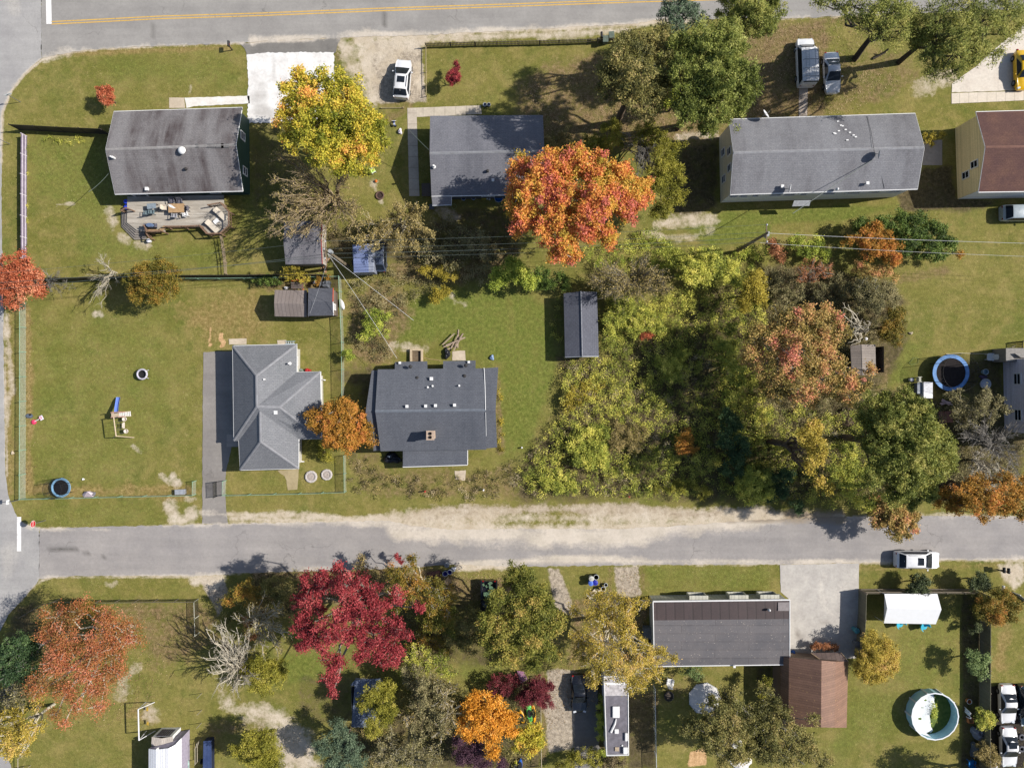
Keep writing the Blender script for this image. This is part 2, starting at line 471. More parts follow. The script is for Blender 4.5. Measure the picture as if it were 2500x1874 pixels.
# ------------------------------------------------------------------ what covers the ground, where
# (field, tile, points, half-width or edge softness in tile units, strength, 'l' line / 'p' area)
COVER = [
 # sandy shoulders of the lower road
 ('sand', 'N', [(494, 1252), (620, 1258), (700, 1256), (790, 1262), (870, 1272), (960, 1268)], 22, 1.0, 'l'),
 ('sand', 'N', [(560, 1262), (760, 1274), (960, 1276)], 26, .95, 'l'),
 ('sand', 'N', [(960, 1262), (1100, 1252), (1250, 1246), (1400, 1240), (1560, 1245), (1700, 1250), (1850, 1255)], 36, .62, 'l'),
 ('dirt', 'N', [(1000, 1268), (1150, 1252), (1300, 1243), (1500, 1245), (1700, 1256), (1900, 1262), (2050, 1262)], 42, 1.1, 'l'),
 ('sand', 'N', [(970, 1290), (1080, 1300), (1240, 1305), (1400, 1308), (1560, 1302), (1700, 1285), (1850, 1270)], 66, 1.15, 'l'),
 ('sand', 'N', [(1010, 1280), (1240, 1290), (1500, 1288), (1750, 1272)], 46, .95, 'l'),
 ('sand', 'N', [(93, 1290), (250, 1291), (494, 1280), (620, 1276), (760, 1276)], 9, .85, 'l'),
 ('sand', 'N', [(1120, 1381), (1240, 1378), (1320, 1366), (1450, 1362), (1600, 1372), (1760, 1371), (1880, 1372), (2092, 1371)], 22, 1.1, 'l'),
 ('sand', 'N', [(1140, 1378), (1190, 1372), (1240, 1378)], 20, 1.0, 'l'),
 ('sand', 'N', [(93, 1411), (180, 1407), (300, 1407), (479, 1405)], 8, .8, 'l'),
 ('sand', 'N', [(2092, 1372), (2300, 1366), (2500, 1364)], 13, .95, 'l'),
 ('sand', 'N', [(479, 1405), (620, 1397), (800, 1388), (1000, 1380)], 7, .6, 'l'),
 ('sand', 'N', [(2040, 1262), (2300, 1259), (2500, 1262)], 16, .6, 'l'),
 # upper road
 ('sand', 'N', [(103, 143), (160, 128), (216, 121), (300, 116), (386, 112), (470, 109), (594, 106)], 8, .8, 'l'),
 ('sand', 'N', [(110, 140), (140, 132), (170, 125)], 26, .8, 'l'),
 ('sand', 'N', [(620, 100), (720, 93), (890, 85), (1029, 82), (1240, 73), (1400, 66), (1560, 57), (1700, 45)], 20, 1.05, 'l'),
 ('sand', 'N', [(1050, 92), (1240, 88), (1400, 82), (1530, 72)], 24, .8, 'l'),
 ('sand', 'N', [(1906, 44), (2092, 38), (2300, 28)], 10, .6, 'l'),
 ('sand', 'N', [(100, 147), (58, 181), (23, 228), (4, 278), (3, 400)], 9, 1.0, 'l'),
 ('sand', 'E', [(40, 380), (45, 480), (55, 620), (70, 800), (80, 860), (55, 900), (40, 1080)], 20, .68, 'l'),
 ('sand', 'E', [(30, 330), (28, 600), (34, 1000), (44, 1400)], 8, .75, 'l'),
 ('sand', 'I', [(130, 600), (190, 540), (250, 480), (310, 462)], 12, .9, 'l'),
 ('sand', 'I', [(150, 120), (200, 140), (240, 150)], 14, .9, 'l'),
 # bare patches
 ('sand', 'I', [(1078, 25), (1110, 80), (1150, 95), (1185, 85), (1222, 40)], 34, .88, 'l'),
 ('sand', 'N', [(960, 1275), (1100, 1268), (1300, 1264), (1500, 1266), (1700, 1268), (1900, 1266)], 46, .85, 'l'),
 ('sand', 'E', [(1020, 1400), (1050, 1425)], 14, .7, 'l'),
 ('sand', 'E', [(1090, 1400), (1085, 1440), (1130, 1450)], 18, .72, 'l'),
 ('sand', 'E', [(1190, 1550), (1230, 1545)], 16, .7, 'l'),
 ('sand', 'E', [(600, 380), (640, 385)], 16, .7, 'l'),
 ('sand', 'E', [(840, 1215), (890, 1255)], 9, .6, 'l'),
 ('bare', 'E', [(1400, 505), (1395, 540), (1420, 560), (1400, 585)], 13, 1.0, 'l'),
 ('bare', 'E', [(1330, 575)], 14, .95, 'l'),
 ('bare', 'E', [(1330, 470), (1325, 560)], 8, .6, 'l'),
 ('sand', 'A', [(690, 1320), (715, 1400)], 34, .7, 'l'),
 ('sand', 'A', [(780, 1490), (810, 1510)], 26, .72, 'l'),
 ('sand', 'A', [(870, 1540), (930, 1550)], 26, .78, 'l'),
 ('sand', 'A', [(355, 1298), (430, 1285), (470, 1290)], 6, .6, 'l'),
 ('sand', 'A', [(1205, 545), (1200, 585)], 8, .55, 'l'),
 ('sand', 'B', [(560, 260), (600, 350), (640, 430), (690, 520), (730, 600)], 55, .8, 'l'),
 ('sand', 'B', [(700, 240), (720, 420), (740, 620)], 60, 1.1, 'l'),
 ('sand', 'B', [(1000, 250), (850, 320), (800, 400)], 60, .8, 'l'),
 ('sand', 'B', [(800, 250), (1050, 240)], 40, 1.0, 'l'),
 ('gravel', 'B', [(740, 260), (1062, 240), (1085, 640), (800, 652), (745, 560)], 25, 1.1, 'p'),
 ('sand', 'B', [(1040, 420), (1055, 560)], 22, .75, 'l'),
 ('sand', 'B', [(758, 1165), (768, 1200)], 26, .78, 'l'),
 ('sand', 'B', [(790, 1240), (805, 1275)], 26, .75, 'l'),
 ('soil', 'B', [(795, 1235)], 26, 1.0, 'l'),
 ('sand', 'B', [(1170, 1330), (1260, 1370)], 30, .65, 'l'),
 ('litter', 'B', [(790, 640), (1000, 650), (800, 780)], 40, .6, 'l'),
 ('litter', 'B', [(540, 270), (520, 420)], 30, .65, 'l'),
 ('soil', 'B', [(1150, 1320), (1658, 1290), (1658, 1658), (1050, 1658)], 90, .75, 'p'),
 ('soil', 'B', [(0, 740), (200, 760), (330, 1100), (250, 1450), (0, 1300)], 60, .5, 'p'),
 ('soil', 'B', [(450, 1450), (1300, 1480), (1658, 1500), (1658, 1658), (450, 1658)], 80, .9, 'p'),
 # under the pines
 ('litter', 'C', [(60, 560), (250, 400), (560, 330), (900, 600), (1300, 760), (1300, 860), (900, 950), (260, 900), (60, 700)], 90, .85, 'p'),
 ('litter', 'C', [(1050, 860), (1120, 900), (1280, 880), (1350, 800)], 40, .8, 'l'),
 ('sand', 'C', [(1080, 870), (1200, 850), (1300, 840)], 26, .6, 'l'),
 ('litter', 'C', [(1500, 150), (1658, 100), (1658, 760), (1480, 760)], 40, .9, 'p'),
 ('litter', 'D', [(0, 130), (230, 150), (420, 110), (400, 740), (0, 760)], 60, .9, 'p'),
 ('litter', 'D', [(400, 360), (900, 320), (1100, 500), (700, 680), (400, 700)], 80, .6, 'p'),
 ('litter', 'D', [(300, 170), (600, 100), (900, 250)], 50, .55, 'l'),
 ('sand', 'D', [(1000, 570), (1100, 500), (1190, 480)], 40, .5, 'l'),
 ('soil', 'C', [(1110, 920), (1320, 890), (1320, 1300), (1200, 1370), (1020, 1370)], 40, .9, 'p'),  # dark ground painted in the outline of the duplex's cast shadow
 ('sand', 'C', [(940, 1420), (1100, 1400), (1300, 1385)], 34, .75, 'l'),
 ('sand', 'C', [(860, 1470), (1080, 1520), (1290, 1460)], 26, .5, 'l'),
 ('lush', 'C', [(1110, 1440), (1400, 1330), (1658, 1330), (1658, 1480), (1300, 1560)], 40, .8, 'p'),
 ('lush', 'D', [(0, 1330), (330, 1310), (860, 1290), (800, 1330), (500, 1400), (0, 1420)], 30, .8, 'p'),
 ('soil', 'D', [(850, 1230), (1030, 1050), (1210, 1040), (1230, 1250), (1500, 1260), (1450, 1320), (900, 1330)], 40, 1.0, 'p'),
 # lawns: greener and drier areas
 ('lush', 'A', [(180, 870), (600, 860), (740, 1300), (640, 1440), (200, 1200)], 130, .55, 'p'),
 ('lush', 'A', [(500, 1400), (700, 1500), (1400, 1560), (1400, 1658), (500, 1658)], 90, .5, 'p'),
 ('lush', 'A', [(600, 360), (1500, 360), (1500, 560), (700, 520)], 130, .4, 'p'),
 ('lush', 'E', [(200, 400), (1000, 400), (1200, 900), (700, 1500), (200, 1300)], 250, .35, 'p'),
 ('dry', 'E', [(1150, 350), (1658, 200), (1658, 540), (1300, 560)], 120, .7, 'p'),
 ('dry', 'E', [(170, 330), (185, 900), (180, 1500), (300, 1480)], 28, .9, 'l'),
 ('dry', 'E', [(60, 300), (60, 1500)], 40, .7, 'l'),
 ('dry', 'E', [(300, 1505), (1250, 1500)], 40, .75, 'l'),
 ('dry', 'A', [(300, 340), (700, 330), (1450, 300)], 20, .7, 'l'),
 ('lush', 'I', [(100, 0), (1000, 0), (1000, 110), (240, 125)], 60, .35, 'p'),
 ('lush', 'F', [(880, 420), (1100, 250), (1500, 200), (1658, 300), (1658, 1280), (1560, 1300), (1560, 700), (1200, 520), (900, 560)], 120, .8, 'p'),
 ('lush', 'G', [(0, 200), (280, 350), (300, 800), (120, 1250), (0, 1300)], 60, .75, 'p'),
 ('dry', 'F', [(600, 600), (720, 600), (880, 700), (740, 700)], 60, .8, 'p'),
 ('litter', 'F', [(600, 1290), (780, 1290), (800, 1370), (1400, 1380), (1658, 1320), (1658, 1540), (700, 1540)], 60, .62, 'p'),
 ('litter', 'F', [(600, 250), (860, 180), (1000, 380), (880, 560), (950, 680), (740, 720), (600, 720)], 70, .85, 'p'),
 ('litter', 'F', [(1535, 720), (1545, 1000), (1555, 1250)], 22, .8, 'l'),
 ('sand', 'F', [(1250, 260), (1280, 300), (1330, 320)], 18, .6, 'l'),
 ('sand', 'F', [(880, 580), (980, 580), (1080, 600)], 24, .55, 'l'),
 ('soil', 'F', [(590, 780), (740, 780), (740, 1000), (620, 1270), (780, 1280)], 50, .8, 'l'),
 ('litter', 'F', [(850, 60), (1658, 40), (1658, 150), (1250, 180), (850, 150)], 60, .8, 'p'),
 ('soil', 'F', [(0, 120), (540, 130), (580, 220), (0, 210)], 30, .8, 'p'),
 ('litter', 'F', [(280, 230), (420, 200), (120, 205)], 30, .8, 'l'),
 ('soil', 'G', [(350, 670), (640, 640), (1000, 500), (1400, 150), (1658, 300), (1658, 1540), (700, 1530), (60, 1540), (60, 1340), (330, 1000)], 90, .9, 'p'),
 ('soil', 'H', [(0, 60), (800, 160), (900, 300), (900, 560), (700, 900), (900, 1500), (0, 1560)], 90, .9, 'p'),
 ('litter', 'H', [(720, 640), (800, 700), (760, 900), (900, 870)], 60, .8, 'l'),
 ('litter', 'H', [(880, 160), (1150, 100)], 36, .6, 'l'),
 ('lush', 'H', [(900, 560), (1000, 560), (960, 800), (820, 800)], 60, .6, 'p'),
 ('soil', 'H', [(1090, 680), (1500, 660), (1530, 890), (1100, 900)], 30, .8, 'p'),  # darker ground painted where the lavender house's shadow lies
 ('soil', 'H', [(1020, 900), (1530, 890), (1658, 1100), (1658, 1560), (1000, 1560)], 60, .9, 'p'),
 # lower left lots
 ('sand', 'I', [(670, 490), (700, 505), (730, 490)], 14, .7, 'l'),
 ('gravel', 'I', [(1235, 445), (1400, 440), (1450, 540), (1380, 700), (1300, 540)], 20, 1.0, 'p'),
 ('sand', 'I', [(1250, 455), (1390, 450), (1330, 510)], 30, .9, 'l'),
 ('litter', 'I', [(640, 620), (1350, 600), (1400, 900), (1000, 1000), (880, 800)], 90, .75, 'p'),
 ('dry', 'I', [(860, 1230), (1000, 1330), (1000, 1400), (760, 1350)], 60, .7, 'p'),
 ('sand', 'I', [(930, 1290), (960, 1330)], 40, .6, 'l'),
 ('sand', 'I', [(860, 1010), (800, 1090), (780, 1180)], 50, .5, 'l'),
 ('sand', 'I', [(1430, 1230), (1520, 1290), (1658, 1320)], 60, .7, 'l'),
 ('litter', 'I', [(1330, 1420), (1658, 1370), (1658, 1500)], 60, .7, 'l'),
 ('soil', 'I', [(100, 650), (280, 640), (260, 950), (100, 1100), (0, 1000)], 60, .9, 'p'),
 ('sand', 'J', [(0, 1320), (150, 1330), (260, 1450), (300, 1658)], 85, .9, 'l'),
 ('gravel', 'J', [(120, 1400), (300, 1420), (420, 1658), (180, 1658)], 40, .8, 'p'),
 ('litter', 'J', [(0, 420), (400, 400), (850, 380), (1130, 400), (1300, 440), (1658, 470), (1658, 600), (0, 640)], 36, .85, 'p'),
 ('soil', 'J', [(850, 520), (1500, 600), (1658, 800), (1658, 1000), (900, 1000)], 90, .75, 'p'),
 ('soil', 'J', [(280, 1080), (620, 1100), (620, 1400), (850, 1658), (300, 1300)], 60, .5, 'p'),
 ('soil', 'J', [(620, 1350), (1658, 1150), (1658, 1658), (420, 1658)], 60, .9, 'p'),
 ('lush', 'J', [(180, 930), (420, 940), (430, 1080), (220, 1130)], 40, .8, 'p'),
 ('lush', 'J', [(1290, 960), (1560, 1000), (1540, 1120), (1280, 1130)], 60, .6, 'p'),
 ('lush', 'K', [(860, 390), (1658, 390), (1658, 520), (900, 530)], 60, .5, 'p'),
 ('gravel', 'K', [(240, 385), (330, 385), (390, 560), (420, 700), (300, 660)], 22, 1.0, 'p'),
 ('gravel', 'K', [(672, 385), (830, 380), (838, 560), (700, 600)], 22, .9, 'p'),
 ('litter', 'K', [(380, 600), (700, 560), (900, 620), (880, 1000), (400, 1000)], 60, .8, 'p'),
 ('litter', 'K', [(640, 400), (650, 560), (860, 560), (850, 400)], 18, .7, 'l'),
 ('gravel', 'K', [(250, 1050), (340, 1040), (560, 1100), (570, 1500), (260, 1560), (240, 1300)], 30, 1.0, 'p'),
 ('litter', 'K', [(215, 1060), (235, 1300), (230, 1600)], 26, .9, 'l'),
 ('dry', 'K', [(310, 1050), (320, 1300), (310, 1440)], 30, .9, 'l'),
 ('dry', 'K', [(390, 1350), (400, 1500)], 18, .8, 'l'),
 ('soil', 'K', [(560, 1080), (620, 1100), (620, 1620), (560, 1560)], 16, .9, 'p'),
 ('soil', 'K', [(760, 1180), (940, 1180), (940, 1658), (760, 1658)], 26, .95, 'p'),
 ('soil', 'K', [(0, 1060), (210, 1070), (200, 1658), (0, 1658)], 40, .9, 'p'),
 ('bare', 'K', [(1150, 1560), (1250, 1530), (1260, 1640), (1130, 1658)], 26, .95, 'p'),
 ('litter', 'K', [(940, 1100), (1130, 1080), (1140, 1230), (950, 1240)], 60, .45, 'p'),
 ('soil', 'K', [(1580, 1030), (1658, 1030), (1658, 1250), (1580, 1200)], 20, .7, 'p'),
 ('sand', 'L', [(1490, 380), (1658, 345), (1658, 480), (1600, 530), (1540, 480)], 26, .9, 'p'),
 ('gravel', 'L', [(1560, 380), (1658, 370), (1640, 460)], 26, .8, 'p'),
 ('dry', 'L', [(620, 390), (1480, 380)], 26, .5, 'l'),
 ('soil', 'L', [(1265, 560), (1375, 560), (1430, 720), (1440, 1120), (1400, 1658), (1265, 1658)], 16, .8, 'p'),  # strip darkened in colour as the right fence's cast shadow
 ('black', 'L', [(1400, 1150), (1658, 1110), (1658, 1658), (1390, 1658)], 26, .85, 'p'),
 ('dry', 'L', [(1440, 740), (1560, 760), (1500, 1000)], 50, .7, 'l'),
 ('lush', 'L', [(820, 640), (1240, 640), (1240, 1100), (900, 1200)], 130, .4, 'p'),
 ('lush', 'L', [(560, 1150), (850, 1200), (900, 1480), (400, 1560)], 90, .4, 'p'),
 ('bare', 'L', [(215, 835), (255, 880), (250, 920)], 10, .9, 'l'),
 ('stain', 'L', [(230, 800), (240, 830)], 16, .9, 'l'),
 ('stain', 'L', [(380, 740), (430, 730)], 18, .8, 'l'),
 ('bleach', 'L', [(260, 430), (265, 480)], 9, .9, 'l'),
 ('bleach', 'L', [(395, 440), (375, 520), (390, 640), (460, 690)], 18, .8, 'l'),
 ('bleach', 'L', [(440, 590), (540, 480), (600, 440)], 24, .6, 'l'),
 ('stain', 'B', [(20, 620), (60, 600)], 40, .45, 'l'), ('stain', 'B', [(60, 540)], 26, .35, 'l'), ('stain', 'B', [(40, 690), (100, 720)], 40, .5, 'l'), ('stain', 'B', [(120, 345), (130, 500)], 9, .3, 'l'),
 ('soil', 'J', [(0, 430), (350, 410), (330, 640), (200, 720), (0, 640)], 50, .9, 'p'),  # darker bank: crimson maple's shade put into the colour, plus brush floor
 # worn marks on the asphalt
 ('stain', 'A', [(975, 145), (975, 235)], 9, .95, 'l'),
 ('stain', 'A', [(975, 148), (1130, 146)], 4, .8, 'l'),
 ('stain', 'B', [(820, 75), (825, 160)], 9, .8, 'l'),
 ('stain', 'B', [(825, 160), (838, 205)], 3, .9, 'l'),
 ('stain', 'I', [(300, 278), (500, 275)], 3, .9, 'l'),
 ('stain', 'I', [(420, 284), (560, 300), (660, 325)], 3, .8, 'l'),
 ('stain', 'I', [(1430, 280), (1434, 315)], 3, .9, 'l'),
 ('bleach', 'I', [(60, 300), (50, 420)], 50, .5, 'l'),
 ('bleach', 'A', [(80, 0), (90, 60)], 30, .5, 'l'),
] + [('stain', 'B', [(q, w)], 7, .7, 'l') for q, w in ((213, 130), (365, 130), (515, 118), (668, 112), (940, 105), (960, 128), (1045, 103), (1575, 115))]
FIELDS = ('sand', 'litter', 'lush', 'soil', 'gravel', 'dry', 'black', 'bare', 'stain', 'bleach', 'dirt')
def cover(X, Y):
 out = {k: np.zeros(X.shape) for k in FIELDS}
 wob = (vnoise(X, Y, 1.6, 3) - .5) * .9 + (vnoise(X, Y, .6, 4) - .5) * .45 + (vnoise(X, Y, 4.5, 6) - .5) * 1.3
 for k, t, pts, w, s, kind in COVER:
  q = [P(t, a, b) for a, b in pts]
  w = w * TM
  m = w + 1.5
  x0, x1 = min(p.x for p in q) - m, max(p.x for p in q) + m
  y0, y1 = min(p.y for p in q) - m, max(p.y for p in q) + m
  sel = (X > x0) & (X < x1) & (Y > y0) & (Y < y1)
  if not sel.any():
   continue
  xs, ys, wb = X[sel], Y[sel], wob[sel]
  d = segdist(xs, ys, q, kind == 'p')
  if kind == 'l':
   v = s * np.clip(1.25 - (d + wb * min(w, 1.0) * .9) / (w * 1.15), 0, 1)
  else:
   sg = np.where(inside(xs, ys, q), 1, -1) * d
   v = s * np.clip(.6 + (sg + wb * min(w, 1.5) * .6) / w, 0, 1)
  out[k][sel] = np.maximum(out[k][sel], v)
 return out
def cover_attrs(X, Y):
 c = cover(X, Y)
 return {'mask_a': np.stack([c['sand'], c['litter'], c['lush'], c['soil']], -1),
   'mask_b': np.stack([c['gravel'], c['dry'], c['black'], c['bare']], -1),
   'mask_c': np.stack([c['stain'], c['bleach'], c['dirt'], c['stain'] * 0 + 1], -1)}
def masks(t):
 r = []
 for nm in ('mask_a', 'mask_b', 'mask_c'):
  at = t.n('ShaderNodeAttribute', attribute_name=nm)
  sp = t.n('ShaderNodeSeparateColor')
  t.l(at.outputs['Color'], sp.inputs[0])
  r += [sp.outputs[0], sp.outputs[1], sp.outputs[2], at.outputs['Alpha']]
 return dict(zip(FIELDS, r))
def ground_material():
 t = NT('ground')
 p = t.pos()
 mk = masks(t)
 big, mid = t.noise(p, .09, 4), t.noise(p, .45, 4, .6)
 fine, xf = t.noise(p, 2.6, 6, .72), t.noise(p, 9, 3, .7)
 rag = t.math('ADD', t.math('MULTIPLY', t.math('SUBTRACT', fine, .5), 1.3), t.math('MULTIPLY', t.math('SUBTRACT', t.noise(p, .9, 4, .6), .5), 1.5))
 col = t.mix(t.mr(big, .38, .62), S(138, 131, 71), S(122, 121, 59))
 col = t.mix(t.mr(mid, .44, .66, 0, .85), col, S(156, 142, 86))
 col = t.mix(t.mr(t.noise(p, 1.3, 5, .7), .6, .72, 0, .6), col, S(176, 158, 108))
 col = t.mix(t.mr(t.noise(p, .22, 5, .65), .52, .68, 0, .6), col, S(104, 115, 52))
 col = t.mix(t.mr(t.noise(t.vmul(p, (.25, 1.6, 1)), .8, 3), .5, .75, 0, .35), col, S(136, 136, 72))
 col = t.mix(t.mr(t.noise(p, .8, 4), .55, .8, 0, .6), col, S(92, 104, 44))
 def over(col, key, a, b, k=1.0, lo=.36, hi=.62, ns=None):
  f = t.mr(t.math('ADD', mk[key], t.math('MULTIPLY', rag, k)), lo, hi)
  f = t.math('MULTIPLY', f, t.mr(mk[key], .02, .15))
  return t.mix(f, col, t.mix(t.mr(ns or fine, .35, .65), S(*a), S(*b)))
 col = over(col, 'lush', (100, 115, 46), (130, 134, 66), .9, .15, .9)
 col = over(col, 'dry', (140, 118, 70), (166, 146, 96), .8, .2, .9)
 col = over(col, 'soil', (80, 72, 50), (114, 102, 74), .9, .25, .95)  # besides bare earth, this tone carries a few painted shadows
 col = over(col, 'litter', (112, 94, 62), (154, 132, 98), 1.1, .25, 1.05)
 col = over(col, 'gravel', (164, 151, 134), (198, 184, 165), .9, .3, .8)
 col = over(col, 'dirt', (158, 140, 116), (184, 167, 144), 1.0, .1, .9, t.noise(t.vmul(p, (.3, 1, 1)), .8, 5))
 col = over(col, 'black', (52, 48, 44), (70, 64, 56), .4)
 col = over(col, 'bare', (206, 164, 116), (222, 184, 140), .5)
 col = over(col, 'sand', (204, 188, 164), (222, 208, 188), 1.1, .1, .95, t.noise(p, .5, 4))
 smooth = t.math('SUBTRACT', 1.0, t.math('MULTIPLY', t.mr(t.math('MAXIMUM', mk['sand'], mk['dirt']), .2, .6), .7))
 tex = t.math('MULTIPLY', t.mr(fine, .2, .8, .66, 1.34), t.mr(xf, .2, .8, .7, 1.3))
 col = t.scale(col, t.math('ADD', 1.0, t.math('MULTIPLY', t.math('SUBTRACT', tex, 1.0), smooth)))
 # pale fallen leaves and clover heads dotted about
 sp = t.math('MULTIPLY', t.mr(t.noise(p, 8.5, 0), .745, .78, 0, .7), t.mr(t.noise(p, .3, 3), .42, .6))
 col = t.mix(sp, col, S(190, 172, 124))
 t.bump(t.math('ADD', fine, xf), .55, .06)
 return t.done(col, .95, 0, .1)
def asphalt(name, c, c2, sand=True, k=1.0):
 if name in MATS:
  return MATS[name]
 t = NT(name)
 p = t.pos()
 mk = masks(t)
 fine, mid = t.noise(p, 3.0, 6, .75), t.noise(p, .3, 5, .6)
 col = t.mix(t.mr(mid, .35, .65), S(*c), S(*c2))
 # traffic wear along the lane and hairline cracks
 col = t.scale(col, t.mr(t.noise(t.vmul(p, (.06, .9, 1)), 1.2, 4), .3, .7, .92, 1.07))
 vo = t.n('ShaderNodeTexVoronoi', feature='DISTANCE_TO_EDGE')
 pw = t.n('ShaderNodeVectorMath', operation='ADD')
 t.l(p, pw.inputs[0])
 ns = t.n('ShaderNodeTexNoise')
 t.l(p, ns.inputs['Vector'])
 ns.inputs['Scale'].default_value = .7
 ns.inputs['Detail'].default_value = 5
 t.l(t.scale(ns.outputs['Color'], 3.0), pw.inputs[1])
 t.l(pw.outputs[0], vo.inputs['Vector'])
 vo.inputs['Scale'].default_value = .11
 cr = t.mr(vo.outputs['Distance'], .0, .007, .5, 0)
 cr = t.math('MULTIPLY', cr, t.mr(t.noise(p, .12, 2), .5, .6))
 col = t.mix(cr, col, S(96, 92, 88))
 col = t.mix(t.math('MULTIPLY', mk['stain'], t.mr(fine, .3, .6, .3, .9)), col, S(92, 88, 84))
 col = t.mix(t.math('MULTIPLY', mk['bleach'], t.mr(fine, .3, .6, .2, .8)), col, S(216, 208, 196))
 rag = t.math('ADD', t.math('MULTIPLY', t.math('SUBTRACT', fine, .5), 1.0), t.math('MULTIPLY', t.math('SUBTRACT', t.noise(t.vmul(p, (.35, 1, 1)), .7, 5), .5), 1.5))
 f = t.math('MULTIPLY', t.mr(t.math('ADD', mk['sand'], rag), .25, 1.05), t.mr(mk['sand'], .02, .2))
 col = t.mix(f, col, t.mix(t.mr(mid, .4, .6), S(206, 195, 180), S(224, 212, 197)))
 col = t.mix(t.math('MULTIPLY', t.mr(t.math('ADD', mk['dirt'], rag), .35, 1.0), t.mr(mk['dirt'], .02, .2)), col, S(164, 150, 132))
 col = t.scale(col, t.mr(fine, .2, .8, .86, 1.14))
 col = t.scale(col, t.mr(t.noise(p, 14, 2, .7), .2, .8, .88, 1.12))
 t.bump(fine, .25, .02)
 MATS[name] = t.done(col, .9, 0, .2)
 return MATS[name]
def concrete(name, c, c2, joints=None, white=0.0):
 if name in MATS:
  return MATS[name]
 t = NT(name)
 p = t.pos()
 mk = masks(t)
 fine, mid = t.noise(p, 3.5, 6, .7), t.noise(p, .7, 5, .6)
 col = t.mix(t.mr(mid, .35, .65), S(*c), S(*c2))
 col = t.mix(t.math('MULTIPLY', mk['stain'], .7), col, S(120, 108, 98))
 col = t.mix(t.math('MULTIPLY', mk['bleach'], t.mr(fine, .3, .6, .2, .8)), col, S(232, 224, 212))
 if joints:
  ax, pitch, off = joints
  sw = t.n('ShaderNodeSeparateXYZ')
  t.l(p, sw.inputs[0])
  fr = t.math('FRACT', t.math('MULTIPLY', t.math('ADD', sw.outputs['xyz'.index(ax)], off), 1 / pitch))
  ln = t.mr(t.math('ABSOLUTE', t.math('SUBTRACT', fr, .5)), .47, .495, 1.0, .55)
  col = t.scale(col, ln)
 col = t.mix(t.mr(t.noise(p, 1.1, 6, .7), .52, .75, 0, .45), col, S(*[v * .82 for v in c]))
 col = t.scale(col, t.mr(fine, .2, .8, .85, 1.15))
 t.bump(fine, .2, .02)
 MATS[name] = t.done(col, .9, 0, .2)
 return MATS[name]
def structure(o):
 o['kind'] = 'structure'
 return o
def build_ground():
 st = .19
 xi = np.arange(-61, 61.01, st)
 yi = np.arange(-46.5, 46.51, st)
 far = np.array([2, 5, 10, 20, 40, 80, 160, 300, 500, 800.])
 xs = np.concatenate([-61 - far[::-1], xi, xi[-1] + far])
 ys = np.concatenate([-46.5 - far[::-1], yi, yi[-1] + far])
 X, Y = np.meshgrid(xs, ys)
 Z = (vnoise(X, Y, 2.2, 1) - .5) * .03 + (vnoise(X, Y, .7, 2) - .5) * .012 - .022
 n, m = len(xs), len(ys)
 V = np.stack([X.ravel(), Y.ravel(), Z.ravel()], -1)
 i = (np.arange(m - 1)[:, None] * n + np.arange(n - 1)[None, :]).ravel()
 F = np.stack([i, i + 1, i + n + 1, i + n], -1)
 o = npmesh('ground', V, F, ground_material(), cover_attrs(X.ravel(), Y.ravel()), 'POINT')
 o.data.polygons.foreach_set('use_smooth', np.ones(len(F), bool))
 return structure(o)
def sheet(name, t, pts, z, mat, res=.5, jag=.06, label=None):
 """paved sheet: outline with slightly ragged edge, filled with a regular lattice so covers can vary over it"""
 q = [P(t, a, b) for a, b in pts]
 out = []
 for i in range(len(q)):
  a, b = q[i], q[(i + 1) % len(q)]
  n = max(1, int((b - a).length / (res * .8)))
  nr = Vector((-(b - a).y, (b - a).x, 0)).normalized()
  for k in range(n):
   c = a.lerp(b, k / n)
   j = (rnd.random() - .5) * 2 * jag if k else 0
   out.append(c + nr * j)
 x0, x1 = min(p.x for p in q), max(p.x for p in q)
 y0, y1 = min(p.y for p in q), max(p.y for p in q)
 gx, gy = np.meshgrid(np.arange(x0 + res * .5, x1, res), np.arange(y0 + res * .5, y1, res))
 gx, gy = gx.ravel(), gy.ravel()
 ok = inside(gx, gy, out) & (segdist(gx, gy, out, True) > res * .45)
 vs = [Vector((p.x, p.y)) for p in out] + [Vector((a, b)) for a, b in zip(gx[ok], gy[ok])]
 n = len(out)
 r = mgeo.delaunay_2d_cdt(vs, [(i, (i + 1) % n) for i in range(n)], [list(range(n))], 1, 1e-4)
 V = np.array([(v.x, v.y, z) for v in r[0]])
 F = np.array([f for f in r[2] if len(f) == 3])
 # wind faces upwards
 a, b, c = V[F[:, 0]], V[F[:, 1]], V[F[:, 2]]
 flip = np.cross(b - a, c - a)[:, 2] < 0
 F[flip] = F[flip][:, ::-1]
 o = npmesh(name, V, F, mat, cover_attrs(V[:, 0], V[:, 1]), 'POINT')
 return structure(o)
build_ground()
road = asphalt('road_asphalt', (158, 154, 150), (171, 167, 162))
road2 = asphalt('side_road_asphalt', (160, 155, 153), (175, 169, 165))
drive = asphalt('drive_asphalt', (146, 140, 136), (160, 154, 148))
dark = asphalt('apron_asphalt', (126, 122, 118), (146, 142, 136))
sheet('main_road', 'N', [(101, -160), (2700, -160), (2700, 8), (2500, 22), (2092, 38), (1906, 46), (1626, 46), (1549, 58), (1240, 75), (1029, 86),
       (890, 90), (755, 95), (620, 103), (594, 106), (386, 112), (216, 121.6), (140, 133), (101, 143)], .008, road, .45, .08)
sheet('lane', 'N', [(96, 1290), (494, 1279), (948, 1270), (1000, 1282), (1100, 1292), (1240, 1290), (1500, 1290), (1640, 1284), (1800, 1272),
     (2000, 1262), (2250, 1258), (2700, 1262), (2700, 1362), (2304, 1367), (2092, 1373), (1880, 1377), (1620, 1378), (1240, 1383), (1122, 1377), (860, 1392),
     (620, 1397), (479, 1405), (170, 1406), (96, 1412)], .008, road2, .45, .08)
